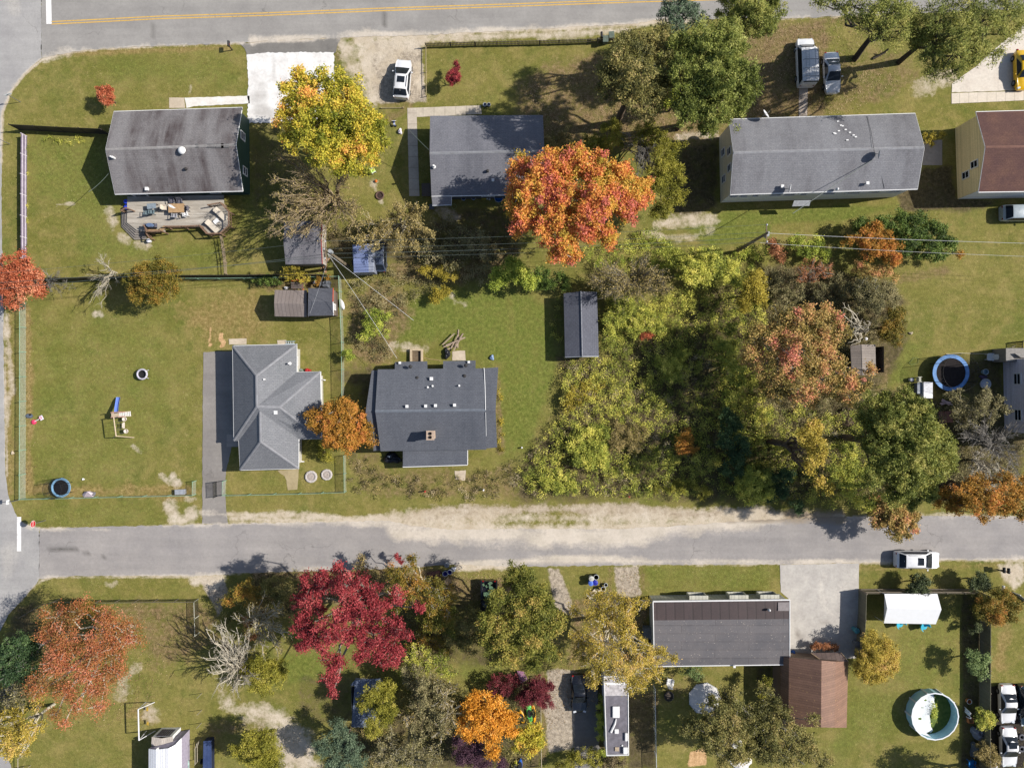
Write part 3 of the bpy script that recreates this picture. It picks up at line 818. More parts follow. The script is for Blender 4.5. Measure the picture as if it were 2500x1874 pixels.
sheet('side_road', 'N', [(-200, -160), (101, -160), (101, 143), (58, 181), (23, 228), (4, 278), (4, 500), (8, 747), (11, 1000), (13.5, 1160), (22, 1214), (33, 1240),
       (44, 1265), (60, 1278), (96, 1290), (96, 1412), (84, 1430), (52, 1466), (20, 1500), (-10, 1560), (0, 1800), (16, 1834), (28, 1874), (40, 2050), (-200, 2050)],
  .008, asphalt('old_asphalt', (168, 165, 164), (184, 181, 178)), .45, .05)
white = concrete('white_stone', (236, 232, 228), (255, 253, 250))
sheet('stone_driveway', 'N', [(602, 134), (650, 129), (740, 128), (815, 128), (816, 185), (812, 286), (720, 300), (604, 300), (606, 200)], .012, white, .3, .08)
sheet('driveway_apron', 'N', [(585, 107), (700, 99), (832, 93), (818, 130), (740, 130), (650, 131), (603, 137), (598, 120)], .010, dark, .4, .06)
sheet('front_walk', 'A', [(1167, 619), (1578, 607), (1580, 655), (1225, 672), (1180, 684)], .012, concrete('white_walk', (240, 234, 226), (255, 252, 246)), .4, .03)
sheet('front_step', 'A', [(1070, 618), (1165, 619), (1172, 684), (1070, 684)], .014, concrete('tan_step', (206, 190, 168), (222, 206, 184)), .3, .01)
slabs = concrete('walk_slabs', (204, 192, 174), (220, 208, 190), ('x', 1.25, .2))
slabv = concrete('walk_slabs_side', (198, 186, 170), (214, 202, 186), ('y', 1.25, .2))
sheet('front_path', 'B', [(1030, 682), (1435, 667), (1441, 722), (1030, 741)], .012, slabs, .4, .01)
sheet('side_path', 'B', [(970, 684), (1029, 682), (1031, 800), (1047, 1240), (982, 1240)], .012, slabv, .4, .01)
drv = concrete('concrete_drive', (226, 214, 200), (238, 228, 214))
sheet('concrete_driveway', 'N', [(2323.5, 226), (2324, 205), (2384, 162), (2431, 118), (2500, 60), (2660, -10), (2700, 0), (2700, 216), (2500, 220)], .012, drv, .5, .03)
sheet('sidewalk', 'D', [(1200, 590), (1658, 576), (2000, 566), (2000, 624), (1658, 635), (1200, 656)], .012, concrete('sidewalk', (226, 214, 196), (238, 226, 210), ('x', 1.05, .1)), .4, .01)
sheet('entry_path', 'D', [(236, 535), (292, 535), (286, 740), (233, 740)], .012, concrete('entry_concrete', (190, 176, 164), (206, 194, 182)), .4, .02)
sheet('patio_slab', 'D', [(1030, 890), (1140, 885), (1140, 1045), (1015, 1045)], .012, concrete('grey_concrete', (170, 160, 152), (184, 174, 166)), .4, .01)
sheet('asphalt_driveway', 'N', [(497, 859), (570, 857), (570, 1070), (552, 1150), (549, 1200), (552, 1240), (557, 1278), (494, 1279), (494, 1160), (495, 1000)], .012, drive, .45, .04)
sheet('garden_path', 'F', [(165, 1385), (150, 1368), (285, 1355), (274, 1488), (214, 1492), (206, 1430), (192, 1400)], .012, concrete('worn_path', (176, 160, 124), (192, 176, 140)), .35, .03)
sheet('parking_pad', 'N', [(1904, 1378), (2097, 1374), (2096, 1500), (2096, 1606), (1927, 1610), (1927, 1462), (1906, 1444)], .012,
  concrete('old_concrete', (190, 184, 178), (208, 202, 194)), .45, .02)
sheet('trailer_drive', 'N', [(1440, 1670), (1458, 1660), (1466, 1900), (1404, 1900), (1402, 1665)], .006, dark, .4, .1)
sheet('side_stoop', 'E', [(1434, 1140), (1508, 1140), (1508, 1218), (1434, 1218)], .03, MATS['grey_concrete'], .3, .01)
sheet('back_stoop', 'E', [(1447, 537), (1560, 533), (1560, 570), (1450, 572)], .03, concrete('tan_step', 0, 0), .3, .01)
sheet('rear_stoop', 'F', [(147, 545), (205, 543), (206, 572), (150, 572)], .03, MATS['tan_step'], .3, .01)
sheet('side_patio', 'F', [(1255, 615), (1335, 610), (1340, 672), (1255, 672)], .03, MATS['tan_step'], .3, .03)
sheet('stepping_slab', 'F', [(1270, 1370), (1340, 1365), (1335, 1430), (1275, 1425)], .02, MATS['tan_step'], .3, .05)
def paintmark(name, t, path, w, mat, z=.0125):
 q = [P(t, a, b, 0) for a, b in path]
 m = MB()
 for a, b in zip(q, q[1:]):
  d = (b - a).normalized()
  nr = Vector((-d.y, d.x, 0)) * w / 2
  e = Vector((0, 0, z))
  m.poly([a + nr + e, a - nr + e, b - nr + e, b + nr + e])
 return structure(m.build(name, mat))
def worn(name, c, keep=.5):
 t = NT(name)
 p = t.pos()
 col = t.scale(S(*c)[:3], t.mr(t.noise(p, 2, 4), .3, .7, .9, 1.08))
 t.done(col, .8)
 t.l(t.mr(t.noise(p, 5, 5, .75), keep - .12, keep + .05, 0, 1), t.b.inputs['Alpha'])
 return t.m
yel = worn('road_yellow', (232, 186, 92), .40)
wht = worn('road_white', (255, 252, 250), .36)
for dy in (-8, 8):
 paintmark('centre_line', 'A', [(326, 146 + dy), (700, 128 + dy), (1000, 112 + dy), (1658, 92 + dy), (2400, 62 + dy), (3265, 33 + dy), (4100, 4 + dy), (5300, -30 + dy)], .12, yel)
paintmark('stop_line', 'A', [(306, -60), (311, 153)], .62, wht)
paintmark('stop_line', 'I', [(121, 70), (121, 287)], .48, wht)
# ------------------------------------------------------------------ buildings
WHITE = M('white_trim', (250, 249, 248), .5, .06)
GLASS = glass()
def wallbox(m, a, b, z0, z1):
 m.poly([Vector((a.x, a.y, z0)), Vector((b.x, b.y, z0)), Vector((b.x, b.y, z1)), Vector((a.x, a.y, z1))])
def window(parent, a, b, t, w, z0, z1, out, frame=None, name='window'):
 """a,b: wall foot points; t 0..1 along; out: unit vector pointing outdoors"""
 a, b, out = Vector((a.x, a.y, 0)), Vector((b.x, b.y, 0)), Vector(out)
 d = (b - a).normalized()
 c = a.lerp(b, t)
 ang = math.atan2(d.y, d.x)
 m = MB()
 zc, h = (z0 + z1) / 2, z1 - z0
 o = out * .045
 for sx in (-1, 1):
  m.box(c + d * sx * (w / 2 - .04) + o + Vector((0, 0, zc)), (.1, .1, h), ang)
 for zz in (z0 + .04, z1 - .04, zc):
  m.box(c + o + Vector((0, 0, zz)), (w - .18, .09, .09 if zz != zc else .06), ang)
 f = m.build(name, frame or WHITE, parent, world=True)
 g = MB()
 g.box(c + out * .03 + Vector((0, 0, zc)), (w - .1, .03, h - .06), ang)
 p = g.build('pane', GLASS, None, world=False)
 off = root_of(f)
 p.data.transform(Matrix.Translation(-off))
 p.parent = f
 return f
def gutter(parent, pts, mat=None, r=.075, name='gutter'):
 m = MB()
 m.tube(pts, r, 6)
 return m.build(name, mat or WHITE, parent, world=True)
def vent(parent, t, x, y, z, kind='pipe', s=1.0, mat=None):
 """roof fittings; x,y surveyed at height z where they meet the roof"""
 c = P(t, x, y, z)
 m = MB()
 if kind == 'pipe':
  m.cyl(c, .11 * s, .55 * s, 10).cyl(c + Vector((0, 0, .0)), .2 * s, .06, 10)
  nm = 'vent_pipe'
 elif kind == 'cap':
  m.box(c + Vector((0, 0, .12)), (.42 * s, .42 * s, .22)).box(c + Vector((0, 0, .27)), (.52 * s, .52 * s, .06))
  nm = 'vent_cap'
 elif kind == 'dome':
  m.lathe(c, [(0, 0), (.3 * s, 0), (.36 * s, .1), (.42 * s, .2), (.36 * s, .36), (.2 * s, .46), (0, .5)], 20)
  nm = 'turbine_vent'
 else:
  m.lathe(c, [(0, .0), (.2 * s, 0), (.2 * s, .2), (.12 * s, .3), (0, .32)], 12)
  nm = 'roof_vent'
 return m.build(nm, mat or WHITE, parent, world=True, smooth=kind == 'dome')
def dish(parent, t, x, y, z, aim, r=.42):
 c = P(t, x, y, z)
 m = MB()
 m.tube([c, c + Vector((0, 0, .35)), c + Vector((aim[0] * .25, aim[1] * .25, .6))], .035, 6)
 arm = m.build('dish_mast', M('galvanised', (150, 152, 156), .45, .1, metal=.5), parent, world=True)
 d = MB()
 prof = [(q * r / 5, (q / 5) ** 2 * r * .28) for q in range(6)]
 d.lathe((0, 0, 0), prof + [(r, r * .28 + .02)] + [(q * r / 5, (q / 5) ** 2 * r * .28 + .02) for q in range(4, -1, -1)], 24, 1, .9)
 o = d.build('satellite_dish', M('dish_grey', (226, 226, 228), .5, .06), None, smooth=True)
 z_ = Vector(aim).normalized()
 mt = Matrix.Translation(c + Vector((aim[0] * .3, aim[1] * .3, .62))) @ z_.to_track_quat('Z', 'Y').to_matrix().to_4x4()
 lm = MB()
 o.data.transform(mt)
 o.data.transform(Matrix.Translation(-root_of(parent)))
 o.parent = parent
 tip = mt @ Vector((0, 0, r * 1.15))
 e = mt @ Vector((0, -r * .85, r * .2))
 a2 = MB()
 a2.tube([e, tip], .022, 5)
 f = a2.build('feed_arm', MATS['galvanised'], None)
 f.data.transform(Matrix.Translation(-root_of(parent)))
 f.parent = o
 return o
def house(name, label, cat, base, eaves, ridge, wall, roofmat, over=.35, slabs=None, soffit=.14, floor=0.0, group=None, rim=WHITE, gable_over=.25, rims='NSEW', wallz=None):
 """gabled house, ridge east-west.  eaves = [TL, TR, BR, BL] 3-D points, ridge = [L, R] 3-D points"""
 th = thing(name, label, cat, base, 0, group)
 TL, TR, BR, BL = eaves
 RL, RR = ridge
 m = MB()
 m.slab([TL, TR, RR, RL], soffit)
 m.slab([RL, RR, BR, BL], soffit)
 roof = m.build('roof', roofmat, th, world=True)
 ins = lambda p, c, d: p + (Vector((c.x, c.y, 0)) - Vector((p.x, p.y, 0))).normalized() * 0 + Vector(d)
 g, o = gable_over, over
 a = TL + Vector((g, -o, 0)); b = TR + Vector((-g, -o, 0)); c = BR + Vector((-g, o, 0)); d = BL + Vector((g, o, 0))
 sl = (RL.z - TL.z) / max(.1, abs(TL.y - RL.y))
 zt = TL.z - soffit + sl * o
 w = MB()
 for p, q in ((a, b), (b, c), (c, d), (d, a)):
  wallbox(w, p, q, floor, zt)
 rl = Vector((RL.x + g, RL.y, RL.z - soffit)); rr = Vector((RR.x - g, RR.y, RR.z - soffit))
 up = lambda p: Vector((p.x, p.y, zt))
 w.poly([up(d), up(a), rl])
 w.poly([up(b), up(c), rr])
 wl = w.build('wall', wall, th, world=True)
 if rim:
  e = Vector((0, 0, -.06))
  if 'N' in rims: gutter(th, [TL + e, TR + e], rim)
  if 'S' in rims: gutter(th, [BL + e, BR + e], rim)
  if 'W' in rims: gutter(th, [TL + e, RL + e, BL + e], rim, .055, 'rake_trim')
  if 'E' in rims: gutter(th, [TR + e, RR + e, BR + e], rim, .055, 'rake_trim')
 return th, roof, (a, b, c, d), zt
def ridgecap(th, roof, RL, RR, mat, w=.28):
 m = MB()
 d = (RR - RL).normalized()
 n = Vector((-d.y, d.x, 0)) * w / 2
 up = Vector((0, 0, .035))
 dn = Vector((0, 0, -.045))
 m.poly([RL + up, RR + up, RR + n + dn, RL + n + dn])
 m.poly([RL + up, RL - n + dn, RR - n + dn, RR + up])
 return m.build('ridge_cap', mat, roof, world=True)
# --- weathered grey house with deck (upper left)
rf = shingle('weathered_shingle', (150, 146, 146), (92, 82, 82), .95, 'x', .17)
ev = [P('A', 720, 706, 2.8), P('A', 1531, 680, 2.8), P('A', 1535, 1208, 2.8), P('A', 727, 1228, 2.8)]
rg = [P('A', 667, 945, 4.75), P('A', 1491, 915, 4.75)]
H1, r1, c1, z1 = house('house', 'weathered grey shingle house with green siding behind a wooden deck', 'house', P('A', 1130, 960), ev, rg,
      ribbed('green_siding', (56, 84, 74), (40, 66, 58), 'z', .2, .3), rf)
ridgecap(H1, r1, rg[0], rg[1], M('grey_cap', (160, 156, 154), .9, .2, 2))
window(H1, c1[1], c1[2], .30, .95, 1.5, 2.7, (1, 0, 0))
window(H1, c1[1], c1[2], .74, .95, .9, 2.1, (1, 0, 0))
window(H1, c1[3], c1[2], .12, 1.6, .4, 2.3, (0, -1, 0))
window(H1, c1[3], c1[2], .75, 1.2, 1.1, 2.2, (0, -1, 0))
vent(H1, 'A', 1155, 955, 4.6, 'dome', 1.0)
vent(H1, 'A', 730, 1004, 4.2, 'pipe', 1.1)
vent(H1, 'A', 715, 998, 4.2, 'pipe', .9)
vent(H1, 'A', 935, 1198, 3.0, 'cap', .7)
vent(H1, 'A', 1178, 1070, 3.85, 'roof', .8, M('dark_vent', (60, 58, 58), .6))
for x in (1248, 1336, 1390, 1424):
 m = MB()
 m.box(P('A', x, 922, 4.72), (.85 if x > 1300 else .3, .45, .08))
 m.build('ridge_patch', M('patch_grey', (118, 116, 116), .9), H1, world=True)
# --- blue-grey house beside the orange maple (upper middle)
rf2 = shingle('bluegrey_shingle', (138, 138, 145), (108, 109, 117), .6, 'x', .17)
ev = [P('N', 1050, 283, 2.75), P('N', 1325.5, 281, 2.75), P('N', 1327, 474, 2.75), P('N', 1053.5, 479, 2.75)]
rg = [P('N', 1049, 374, 4.3), P('N', 1329, 368, 4.3)]
H2, r2, c2, z2 = house('house', 'blue-grey shingle house half shaded beside the big orange maple', 'house', P('N', 1190, 380), ev, rg,
      ribbed('dark_siding', (96, 96, 100), (80, 80, 84), 'z', .2, .3), rf2, rims='S')
ridgecap(H2, r2, rg[0], rg[1], M('bluegrey_cap', (150, 151, 156), .9, .15, 2))
m = MB()
m.slab([P('N', 1053.5, 479, 2.752), P('N', 1101.5, 477.5, 2.752), P('N', 1101, 499, 2.42), P('N', 1056, 501, 2.42)], .12)
m.build('porch_roof', rf2, H2, world=True)
gutter(H2, [P('N', 1056, 502, 2.36), P('N', 1102, 500, 2.36), P('N', 1102, 479, 2.66)], M('silver_gutter', (196, 200, 206), .5, .08))
for x, y in ((1059, 497), (1098, 496)):
 m = MB()
 m.box(P('N', x, y, 1.15), (.14, .14, 2.3))
 m.build('porch_post', M('grey_paint', (150, 152, 156), .6), H2, world=True)
window(H2, c2[3], c2[2], .5, 1.5, 1.0, 2.1, (0, -1, 0))
vent(H2, 'B', 1140, 1056, 3.9, 'pipe', 1.0)
vent(H2, 'B', 1512, 1142, 3.4, 'cap', .55)
vent(H2, 'B', 1478, 1083, 3.7, 'roof', .8, MATS['dark_vent'])
# --- hip-roofed house by the asphalt drive
hipm = shingle('hip_shingle', (142, 143, 147), (124, 127, 130), .6, 'x', .18)
ze, zr = 2.6, 4.65
N = lambda x, y, z: P('N', x, y, z)
a, b, c, d, e = N(568, 844, ze), N(724.5, 840.5, ze), N(724.5, 908, ze), N(782, 907, ze), N(784.5, 1071, ze)
f, g, h, i, j = N(729, 1071.5, ze), N(729, 1143, ze), N(586, 1147, ze), N(583, 1075.5, ze), N(571, 1075.5, ze)
R1, R2, R3, R4, R2b = N(626, 917, zr), N(627, 992, zr), N(682, 994, zr - .35), N(636, 1078, zr - .1), N(635, 1004, zr - .1)
H3 = thing('house', 'hip-roofed grey house beside the asphalt driveway and big lawn', 'house', N(660, 1000, 0))
m = MB()
for q in ((a, b, R1), (b, c, R2, R1), (c, d, R3, R2), (d, e, R3), (R2, R3, R2b), (e, f, R2b, R3), (f, g, R4, R2b), (g, h, R4), (h, i, R2b, R4),
   (i, j, R2, R2b), (j, a, R1, R2)):
 m.slab(q, .13)
r3 = m.build('roof', hipm, H3, world=True)
capm = M('hip_cap', (152, 152, 156), .9, .15, 2)
m = MB()
for p, q in ((a, R1), (b, R1), (R1, R2), (R3, d), (R3, e), (R2, R3), (R4, g), (R4, h), (R2b, R4), (R2, j)):
 dd = (q - p).normalized()
 nn = dd.cross(Vector((0, 0, 1))).normalized() * .13
 uu = Vector((0, 0, .035))
 m.poly([p + nn, q + nn, q + uu, p + uu])
 m.poly([p + uu, q + uu, q - nn, p - nn])
m.build('ridge_cap', capm, r3, world=True)
m = MB()
ring = [a, b, c, d, e, f, g, h, i, j]
cen = [Vector((sx * .42, sy * .42, 0)) for sx, sy in ((1, -1), (-1, -1), (-1, -1), (-1, -1), (-1, 1), (-1, 1), (-1, 1), (1, 1), (1, 1), (1, 1))]
wr = [p + q for p, q in zip(ring, cen)]
for p, q in zip(wr, wr[1:] + wr[:1]):
 wallbox(m, p, q, 0, ze - .0)
m.build('wall', ribbed('cream_siding', (214, 210, 200), (196, 192, 182), 'z', .2, .3), H3, world=True)
gutter(H3, [p + Vector((0, 0, -.07)) for p in ring + [a]], WHITE, .075)
window(H3, wr[1], wr[2], .45, 1.0, 1.0, 2.1, (1, 0, 0))
window(H3, wr[7], wr[6], .35, 1.4, .9, 2.1, (0, -1, 0))
window(H3, wr[7], wr[6], .75, .95, .05, 2.1, (0, -1, 0), name='door')
vent(H3, 'F', 72, 792, 4.0, 'pipe', .9)
vent(H3, 'F', 228, 692, 3.1, 'pipe', .9)
vent(H3, 'F', 142, 1001, 4.0, 'cap', .75)
for q in (((280, 1300, 2.3), (285, 1310, .3), (318, 1312, .12)), ((424, 790, 2.3), (440, 795, .3), (452, 797, .1))):
 m = MB()
 m.tube([P('F', *v) for v in q], .06, 6)
 m.build('downspout', WHITE, H3, world=True)
# --- dark slate-coloured house, centre
dk = shingle('slate_shingle', (114, 117, 125), (97, 101, 110), .7, 'x', .17)
ze, zr = 2.85, 5.0
ev = [P('F', 783, 729, ze), P('F', 1463, 722, ze), P('F', 1470, 1236, ze), P('F', 801, 1246, ze)]
rg = [P('F', 767, 994, zr), P('F', 1468, 986, zr)]
H4, r4, c4, z4 = house('house', 'dark slate-roofed house with brick chimney and stepped roof ends', 'house', P('F', 1130, 990), ev, rg,
      ribbed('grey_siding', (140, 138, 136), (116, 112, 108), 'z', .2, .4), dk, rim=None)
ridgecap(H4, r4, rg[0], rg[1], M('slate_cap', (120, 126, 136), .9, .2, 2))
def wing(name, q, mat, th=.13, walls=None, floor=0):
 m = MB()
 for s_ in q:
  m.slab(s_, th)
 return m.build(name, mat, H4, world=True)
d1 = .42
wing('side_roof', [[P('F', 745, 736, ze - d1), P('F', 800, 733, ze - d1), P('F', 800, 994, zr - d1), P('F', 706, 1000, zr - d1)],
     [P('F', 706, 1000, zr - d1), P('F', 800, 994, zr - d1), P('F', 815, 1240, ze - d1), P('F', 756, 1244, ze - d1)]], dk)
wing('side_roof', [[P('F', 1455, 722, ze - .2), P('F', 1545, 716, ze - .2), P('F', 1528, 985, zr - .2), P('F', 1455, 986, zr - .2)],
     [P('F', 1455, 986, zr - .2), P('F', 1528, 985, zr - .2), P('F', 1538, 1222, ze - .2), P('F', 1455, 1230, ze - .2)]], dk)
wing('rear_roof', [[P('F', 891, 682, ze - .62), P('F', 1096, 678, ze - .62), P('F', 1096, 728, ze - .02), P('F', 891, 731, ze - .02)]], dk)
wing('rear_roof', [[P('F', 1197, 676, ze - .62), P('F', 1401, 673, ze - .62), P('F', 1401, 724, ze - .02), P('F', 1197, 727, ze - .02)]], dk)
wing('porch_roof', [[P('F', 942, 1244, ze - .35), P('F', 1350, 1237, ze - .35), P('F', 1350, 1331, ze - .8), P('F', 942, 1344, ze - .8)]], dk)
for x0, x1 in ((905, 1085), (1210, 1390)):
 m = MB()
 for p, q in ((P('F', x0, 694), P('F', x1, 692)), (P('F', x0, 694), P('F', x0, 750)), (P('F', x1, 692), P('F', x1, 750))):
  wallbox(m, p, q, 0, ze - .6)
 m.build('annex_wall', MATS['grey_siding'], H4, world=True)
for p, q in ((P('F', 790, 760), P('F', 790, 1220)), (P('F', 1500, 740), P('F', 1505, 1205))):
 m = MB()
 wallbox(m, p, q, 0, ze - .45)
 m.build('annex_wall', MATS['grey_siding'], H4, world=True)
for q, r_ in (((P('F', 1455, 720, ze + .09), P('F', 1462, 850, 3.9), P('F', 1464, 986, zr + .06)), .045), ((P('F', 1465, 1000, zr - .04), P('F', 1469, 1150, 3.6)), .03)):
 m = MB()
 m.tube(q, r_, 5)
 m.build('roof_flashing', WHITE, H4, world=True)
gutter(H4, [P('F', 942, 1346, ze - .88), P('F', 1350, 1333, ze - .88)], WHITE, .06)
gutter(H4, [P('F', 1350, 1331, ze - .86), P('F', 1350, 1240, ze - .42)], WHITE, .06, 'rake_trim')
for x, y in ((950, 1335), (1150, 1328), (1342, 1322)):
 m = MB()
 m.box(P('F', x, y, 1.0), (.14, .14, 2.0))
 m.build('porch_post', M('weathered_wood', (150, 138, 122), .85), H4, world=True)
ch = MB()
cc = P('F', 1125, 1140, 4.0)
ch.box(cc + Vector((0, 0, .35)), (.72, .86, 2.0)).box(cc + Vector((0, 0, 1.4)), (.86, 1.0, .12))
chm = ch.build('chimney', M('pale_brick', (196, 172, 152), .9, .25, 8), H4, world=True)
for s_ in (-.2, .2):
 fl = MB()
 fl.ring(cc + Vector((0, s_, 1.52)), .13, .045, 14, 6).cyl(cc + Vector((0, s_, 1.46)), .1, .015, 12)
 fo = fl.build('flue', M('soot', (30, 24, 22), .9), None)
 fo.data.transform(Matrix.Translation(-root_of(chm)))
 fo.parent = chm
for x, y in ((970, 962), (1088, 960), (1150, 957), (1270, 954)):
 vent(H4, 'F', x, y, 4.8, 'cap', .6)
vent(H4, 'F', 1124, 788, 3.4, 'cap', .7)
for x, y in ((1033, 783), (1332, 771), (990, 712), (1340, 704)):
 vent(H4, 'F', x, y, 3.1, 'roof', 1.0, MATS['dark_vent'])
for x, y in ((1100, 842), (1130, 834), (1298, 832)):
 vent(H4, 'F', x, y, 3.8, 'pipe', .6)
vent(H4, 'F', 1360, 683, 2.3, 'cap', .5)
vent(H4, 'F', 925, 688, 2.3, 'cap', .5)
# --- long two-storey grey duplex
lg = shingle('long_shingle', (150, 150, 154), (118, 116, 120), .7, 'x', .17)
ze, zr = 4.5, 5.95
ev = [P('N', 1780, 291.5, ze), P('N', 2234.5, 277, ze), P('N', 2240, 461.5, ze), P('N', 1783.5, 475, ze)]
rg = [P('N', 1791, 372.5, zr), P('N', 2257, 359.5, zr)]
H5, r5, c5, z5 = house('apartment_house', 'long pale-grey shingle duplex with tan gable end and three satellite dishes', 'house', P('N', 2010, 380), ev, rg,
      ribbed('tan_siding', (240, 230, 204), (226, 216, 190), 'z', .2, .3), lg, over=.3)
ridgecap(H5, r5, rg[0], rg[1], M('long_cap', (160, 160, 164), .9, .2, 2))
m = MB()
s0, s1 = c5[3] + Vector((-.02, -.03, 0)), c5[2] + Vector((.02, -.03, 0))
wallbox(m, s0, s1, .3, z5)
m.build('south_siding', ribbed('white_siding', (252, 252, 254), (240, 242, 248), 'z', .2, .3), H5, world=True)
for t_, a_, b_ in ((.38, 3.0, 4.2), (.62, 3.0, 4.2), (.30, .9, 2.1), (.70, .9, 2.1)):
 window(H5, c5[0], c5[3], t_, .9, a_, b_, (-1, 0, 0))
for t_, w_ in ((.03, 1.1), (.085, 1.1), (.15, .9), (.265, 1.5), (.34, 1.4), (.42, .9), (.56, 1.6), (.7, 1.6), (.82, 1.0), (.93, 1.4)):
 window(H5, s0, s1, t_, w_, 2.6, 3.8, (0, -1, 0))
m = MB()
m.slab([P('D', 205, 1268, 2.6), P('D', 310, 1266, 2.6), P('D', 300, 1302, 2.3), P('D', 192, 1305, 2.3)], .1)
m.build('door_canopy', M('canopy_grey', (170, 172, 176), .7), H5, world=True)
dish(H5, 'C', 1600, 748, 4.7, (.75, .5, .7), .5)
dish(H5, 'D', 700, 982, 5.7, (.9, -.2, .35), .5)
dish(H5, 'D', 140, 1200, 4.7, (.9, -.2, .35), .5)
vent(H5, 'D', 662, 1162, 4.9, 'cap', .6)
vent(H5, 'D', 125, 1182, 4.85, 'cap', .6)
vent(H5, 'D', 470, 1200, 4.75, 'dome', .4)
for x, y in ((482, 768), (500, 793), (511, 797), (487, 828), (530, 820), (557, 838), (458, 842), (465, 846), (580, 855), (594, 866), (541, 886)):
 z_ = ze + (y - 735) / 195 * (zr - ze)
 m = MB()
 m.box(P('D', x, y, z_ + .05), (.24, .12, .03), .1)
 m.build('lifted_shingle', WHITE, H5, world=True)
m = MB()
m.tube([P('D', 665, 735, 4.6), P('D', 690, 830, 5.3), P('D', 706, 930, 6.02), P('D', 720, 1010, 5.55), P('D', 750, 1090, 5.1), P('D', 775, 1190, 4.6)], .02, 4)
m.build('roof_cable', M('black_cable', (50, 50, 54), .6), H5, world=True)
# --- brown-roofed tan house, right edge
br = shingle('brown_shingle', (104, 76, 72), (122, 90, 78), .8, 'x', .17, streak=False)
ze, zr = 4.0, 5.25
ev = [P('N', 2383, 273.3, ze), P('N', 2800, 262, ze), P('N', 2806, 463, ze), P('N', 2389.5, 469, ze)]
rg = [P('N', 2406.2, 359, zr), P('N', 2826, 352, zr)]
H6, r6, c6, z6 = house('house', 'brown-roofed house with plain tan gable end at the right edge', 'house', P('N', 2590, 370), ev, rg,
      ribbed('sand_siding', (255, 236, 188), (250, 226, 176), 'z', .2, .3), br, over=.3)
ridgecap(H6, r6, rg[0], rg[1], M('brown_cap', (136, 100, 88), .9, .2, 2))
window(H6, c6[0], c6[3], .63, .85, 2.5, 3.7, (-1, 0, 0))
window(H6, c6[0], c6[3], .72, .85, 1.0, 2.2, (-1, 0, 0))
m = MB()
wallbox(m, c6[3] + Vector((0, -.03, 0)), c6[2] + Vector((0, -.03, 0)), .2, z6)
m.build('south_siding', MATS['white_siding'], H6, world=True)
# --- white two-storey house at right edge (only its west wall shows)
H7 = thing('house', 'lavender-white wall with two windows behind the big trampoline', 'house', P('H', 1640, 880))
ze, zr = 7.2, 8.6
w0, w1 = P('H', 1525, 668), P('H', 1535, 1120)
m = MB()
E7 = Vector((9, 0, 0))
for p, q in ((w0, w1), (w1, w1 + E7), (w0 + E7, w0), (w1 + E7, w0 + E7)):
 wallbox(m, p, q, 0, ze)
mid = (w0 + w1) / 2
m.build('wall', ribbed('lavender_siding', (244, 240, 254), (234, 230, 246), 'z', .25, .2), H7, world=True)
m = MB()
oo = Vector((-.3, .3, 0))
pa, pb, pc, pd = w0 + oo, w0 + E7 + Vector((.3, .3, 0)), w1 + E7 + Vector((.3, -.3, 0)), w1 + Vector((-.3, -.3, 0))
up = lambda p, z: Vector((p.x, p.y, z))
mm = (pa + pb) / 2, (pd + pc) / 2
m.slab([up(pa, ze), up(mm[0], zr), up(mm[1], zr), up(pd, ze)], .14)
m.slab([up(mm[0], zr), up(pb, ze), up(pc, ze), up(mm[1], zr)], .14)
m.build('roof', shingle('grey_shingle', (150, 150, 154), (120, 120, 124), .6, 'y'), H7, world=True)
window(H7, w0, w1, .27, 1.3, 1.7, 2.8, (-1, 0, 0))
window(H7, w0, w1, .76, 1.3, 1.7, 2.8, (-1, 0, 0))
m = MB()
m.box(P('H', 1590, 640, 1.1), (3.2, 1.5, 2.2))
m.slab([P('H', 1600, 628, 2.5), P('H', 1700, 620, 2.5), P('H', 1700, 655, 2.6), P('H', 1640, 655, 2.6)], .12)
m.build('side_porch', M('porch_grey', (150, 146, 142), .8), H7, world=True)
# --- flat-roofed brown and grey mobile home
H8 = thing('mobile_home', 'low mobile home with dark brown strip along its grey roof', 'mobile home', P('K', 1300, 800))
zn, zm, zs = 2.75, 2.95, 2.6
tl, tr = P('N', 1594, 1467.5, zn), P('N', 1928, 1463.5, zn)
ml, mr_ = P('N', 1595, 1513.5, zm), P('N', 1928, 1510, zm)
bl, brr = P('N', 1597, 1626, zs), P('N', 1928, 1621.5, zs)
m = MB()
m.slab([ml, mr_, brr, bl], .1)
t8 = NT('felt_roof')
p = t8.pos()
brk = t8.n('ShaderNodeTexBrick')
mp = t8.vmul(p, (1, 1, 0))
t8.l(mp, brk.inputs['Vector'])
brk.inputs['Scale'].default_value = 1
brk.inputs['Brick Width'].default_value = 7.5
brk.inputs['Row Height'].default_value = .92
brk.inputs['Mortar Size'].default_value = .035
brk.inputs['Mortar Smooth'].default_value = .5
brk.inputs['Color1'].default_value = S(114, 111, 114)
brk.inputs['Color2'].default_value = S(101, 99, 103)
brk.inputs['Mortar'].default_value = S(86, 82, 84)
c8 = t8.mix(t8.mr(t8.noise(p, .5, 4), .4, .65, 0, .5), brk.outputs['Color'], S(126, 120, 120))
c8 = t8.scale(c8, t8.mr(t8.noise(p, 6, 4, .7), .2, .8, .85, 1.15))
c8 = t8.mix(t8.mr(t8.noise(p, 8, 0), .78, .81, 0, .5), c8, S(226, 214, 196))
m.build('roof', t8.done(c8, .9), H8, world=True)
m = MB()
m.slab([tl, tr, mr_, ml], .1)
m.build('north_roof', ribbed('brown_roofing', (78, 64, 64), (62, 52, 54), 'x', 1.0, .6), H8, world=True)
m = MB()
q1, q2, q3, q4 = P('L', 103, 610, 2.84), P('L', 172, 609, 2.84), P('L', 172, 664, 2.98), P('L', 103, 664, 2.98)
m.slab([q1, q2, q3, q4], .04)
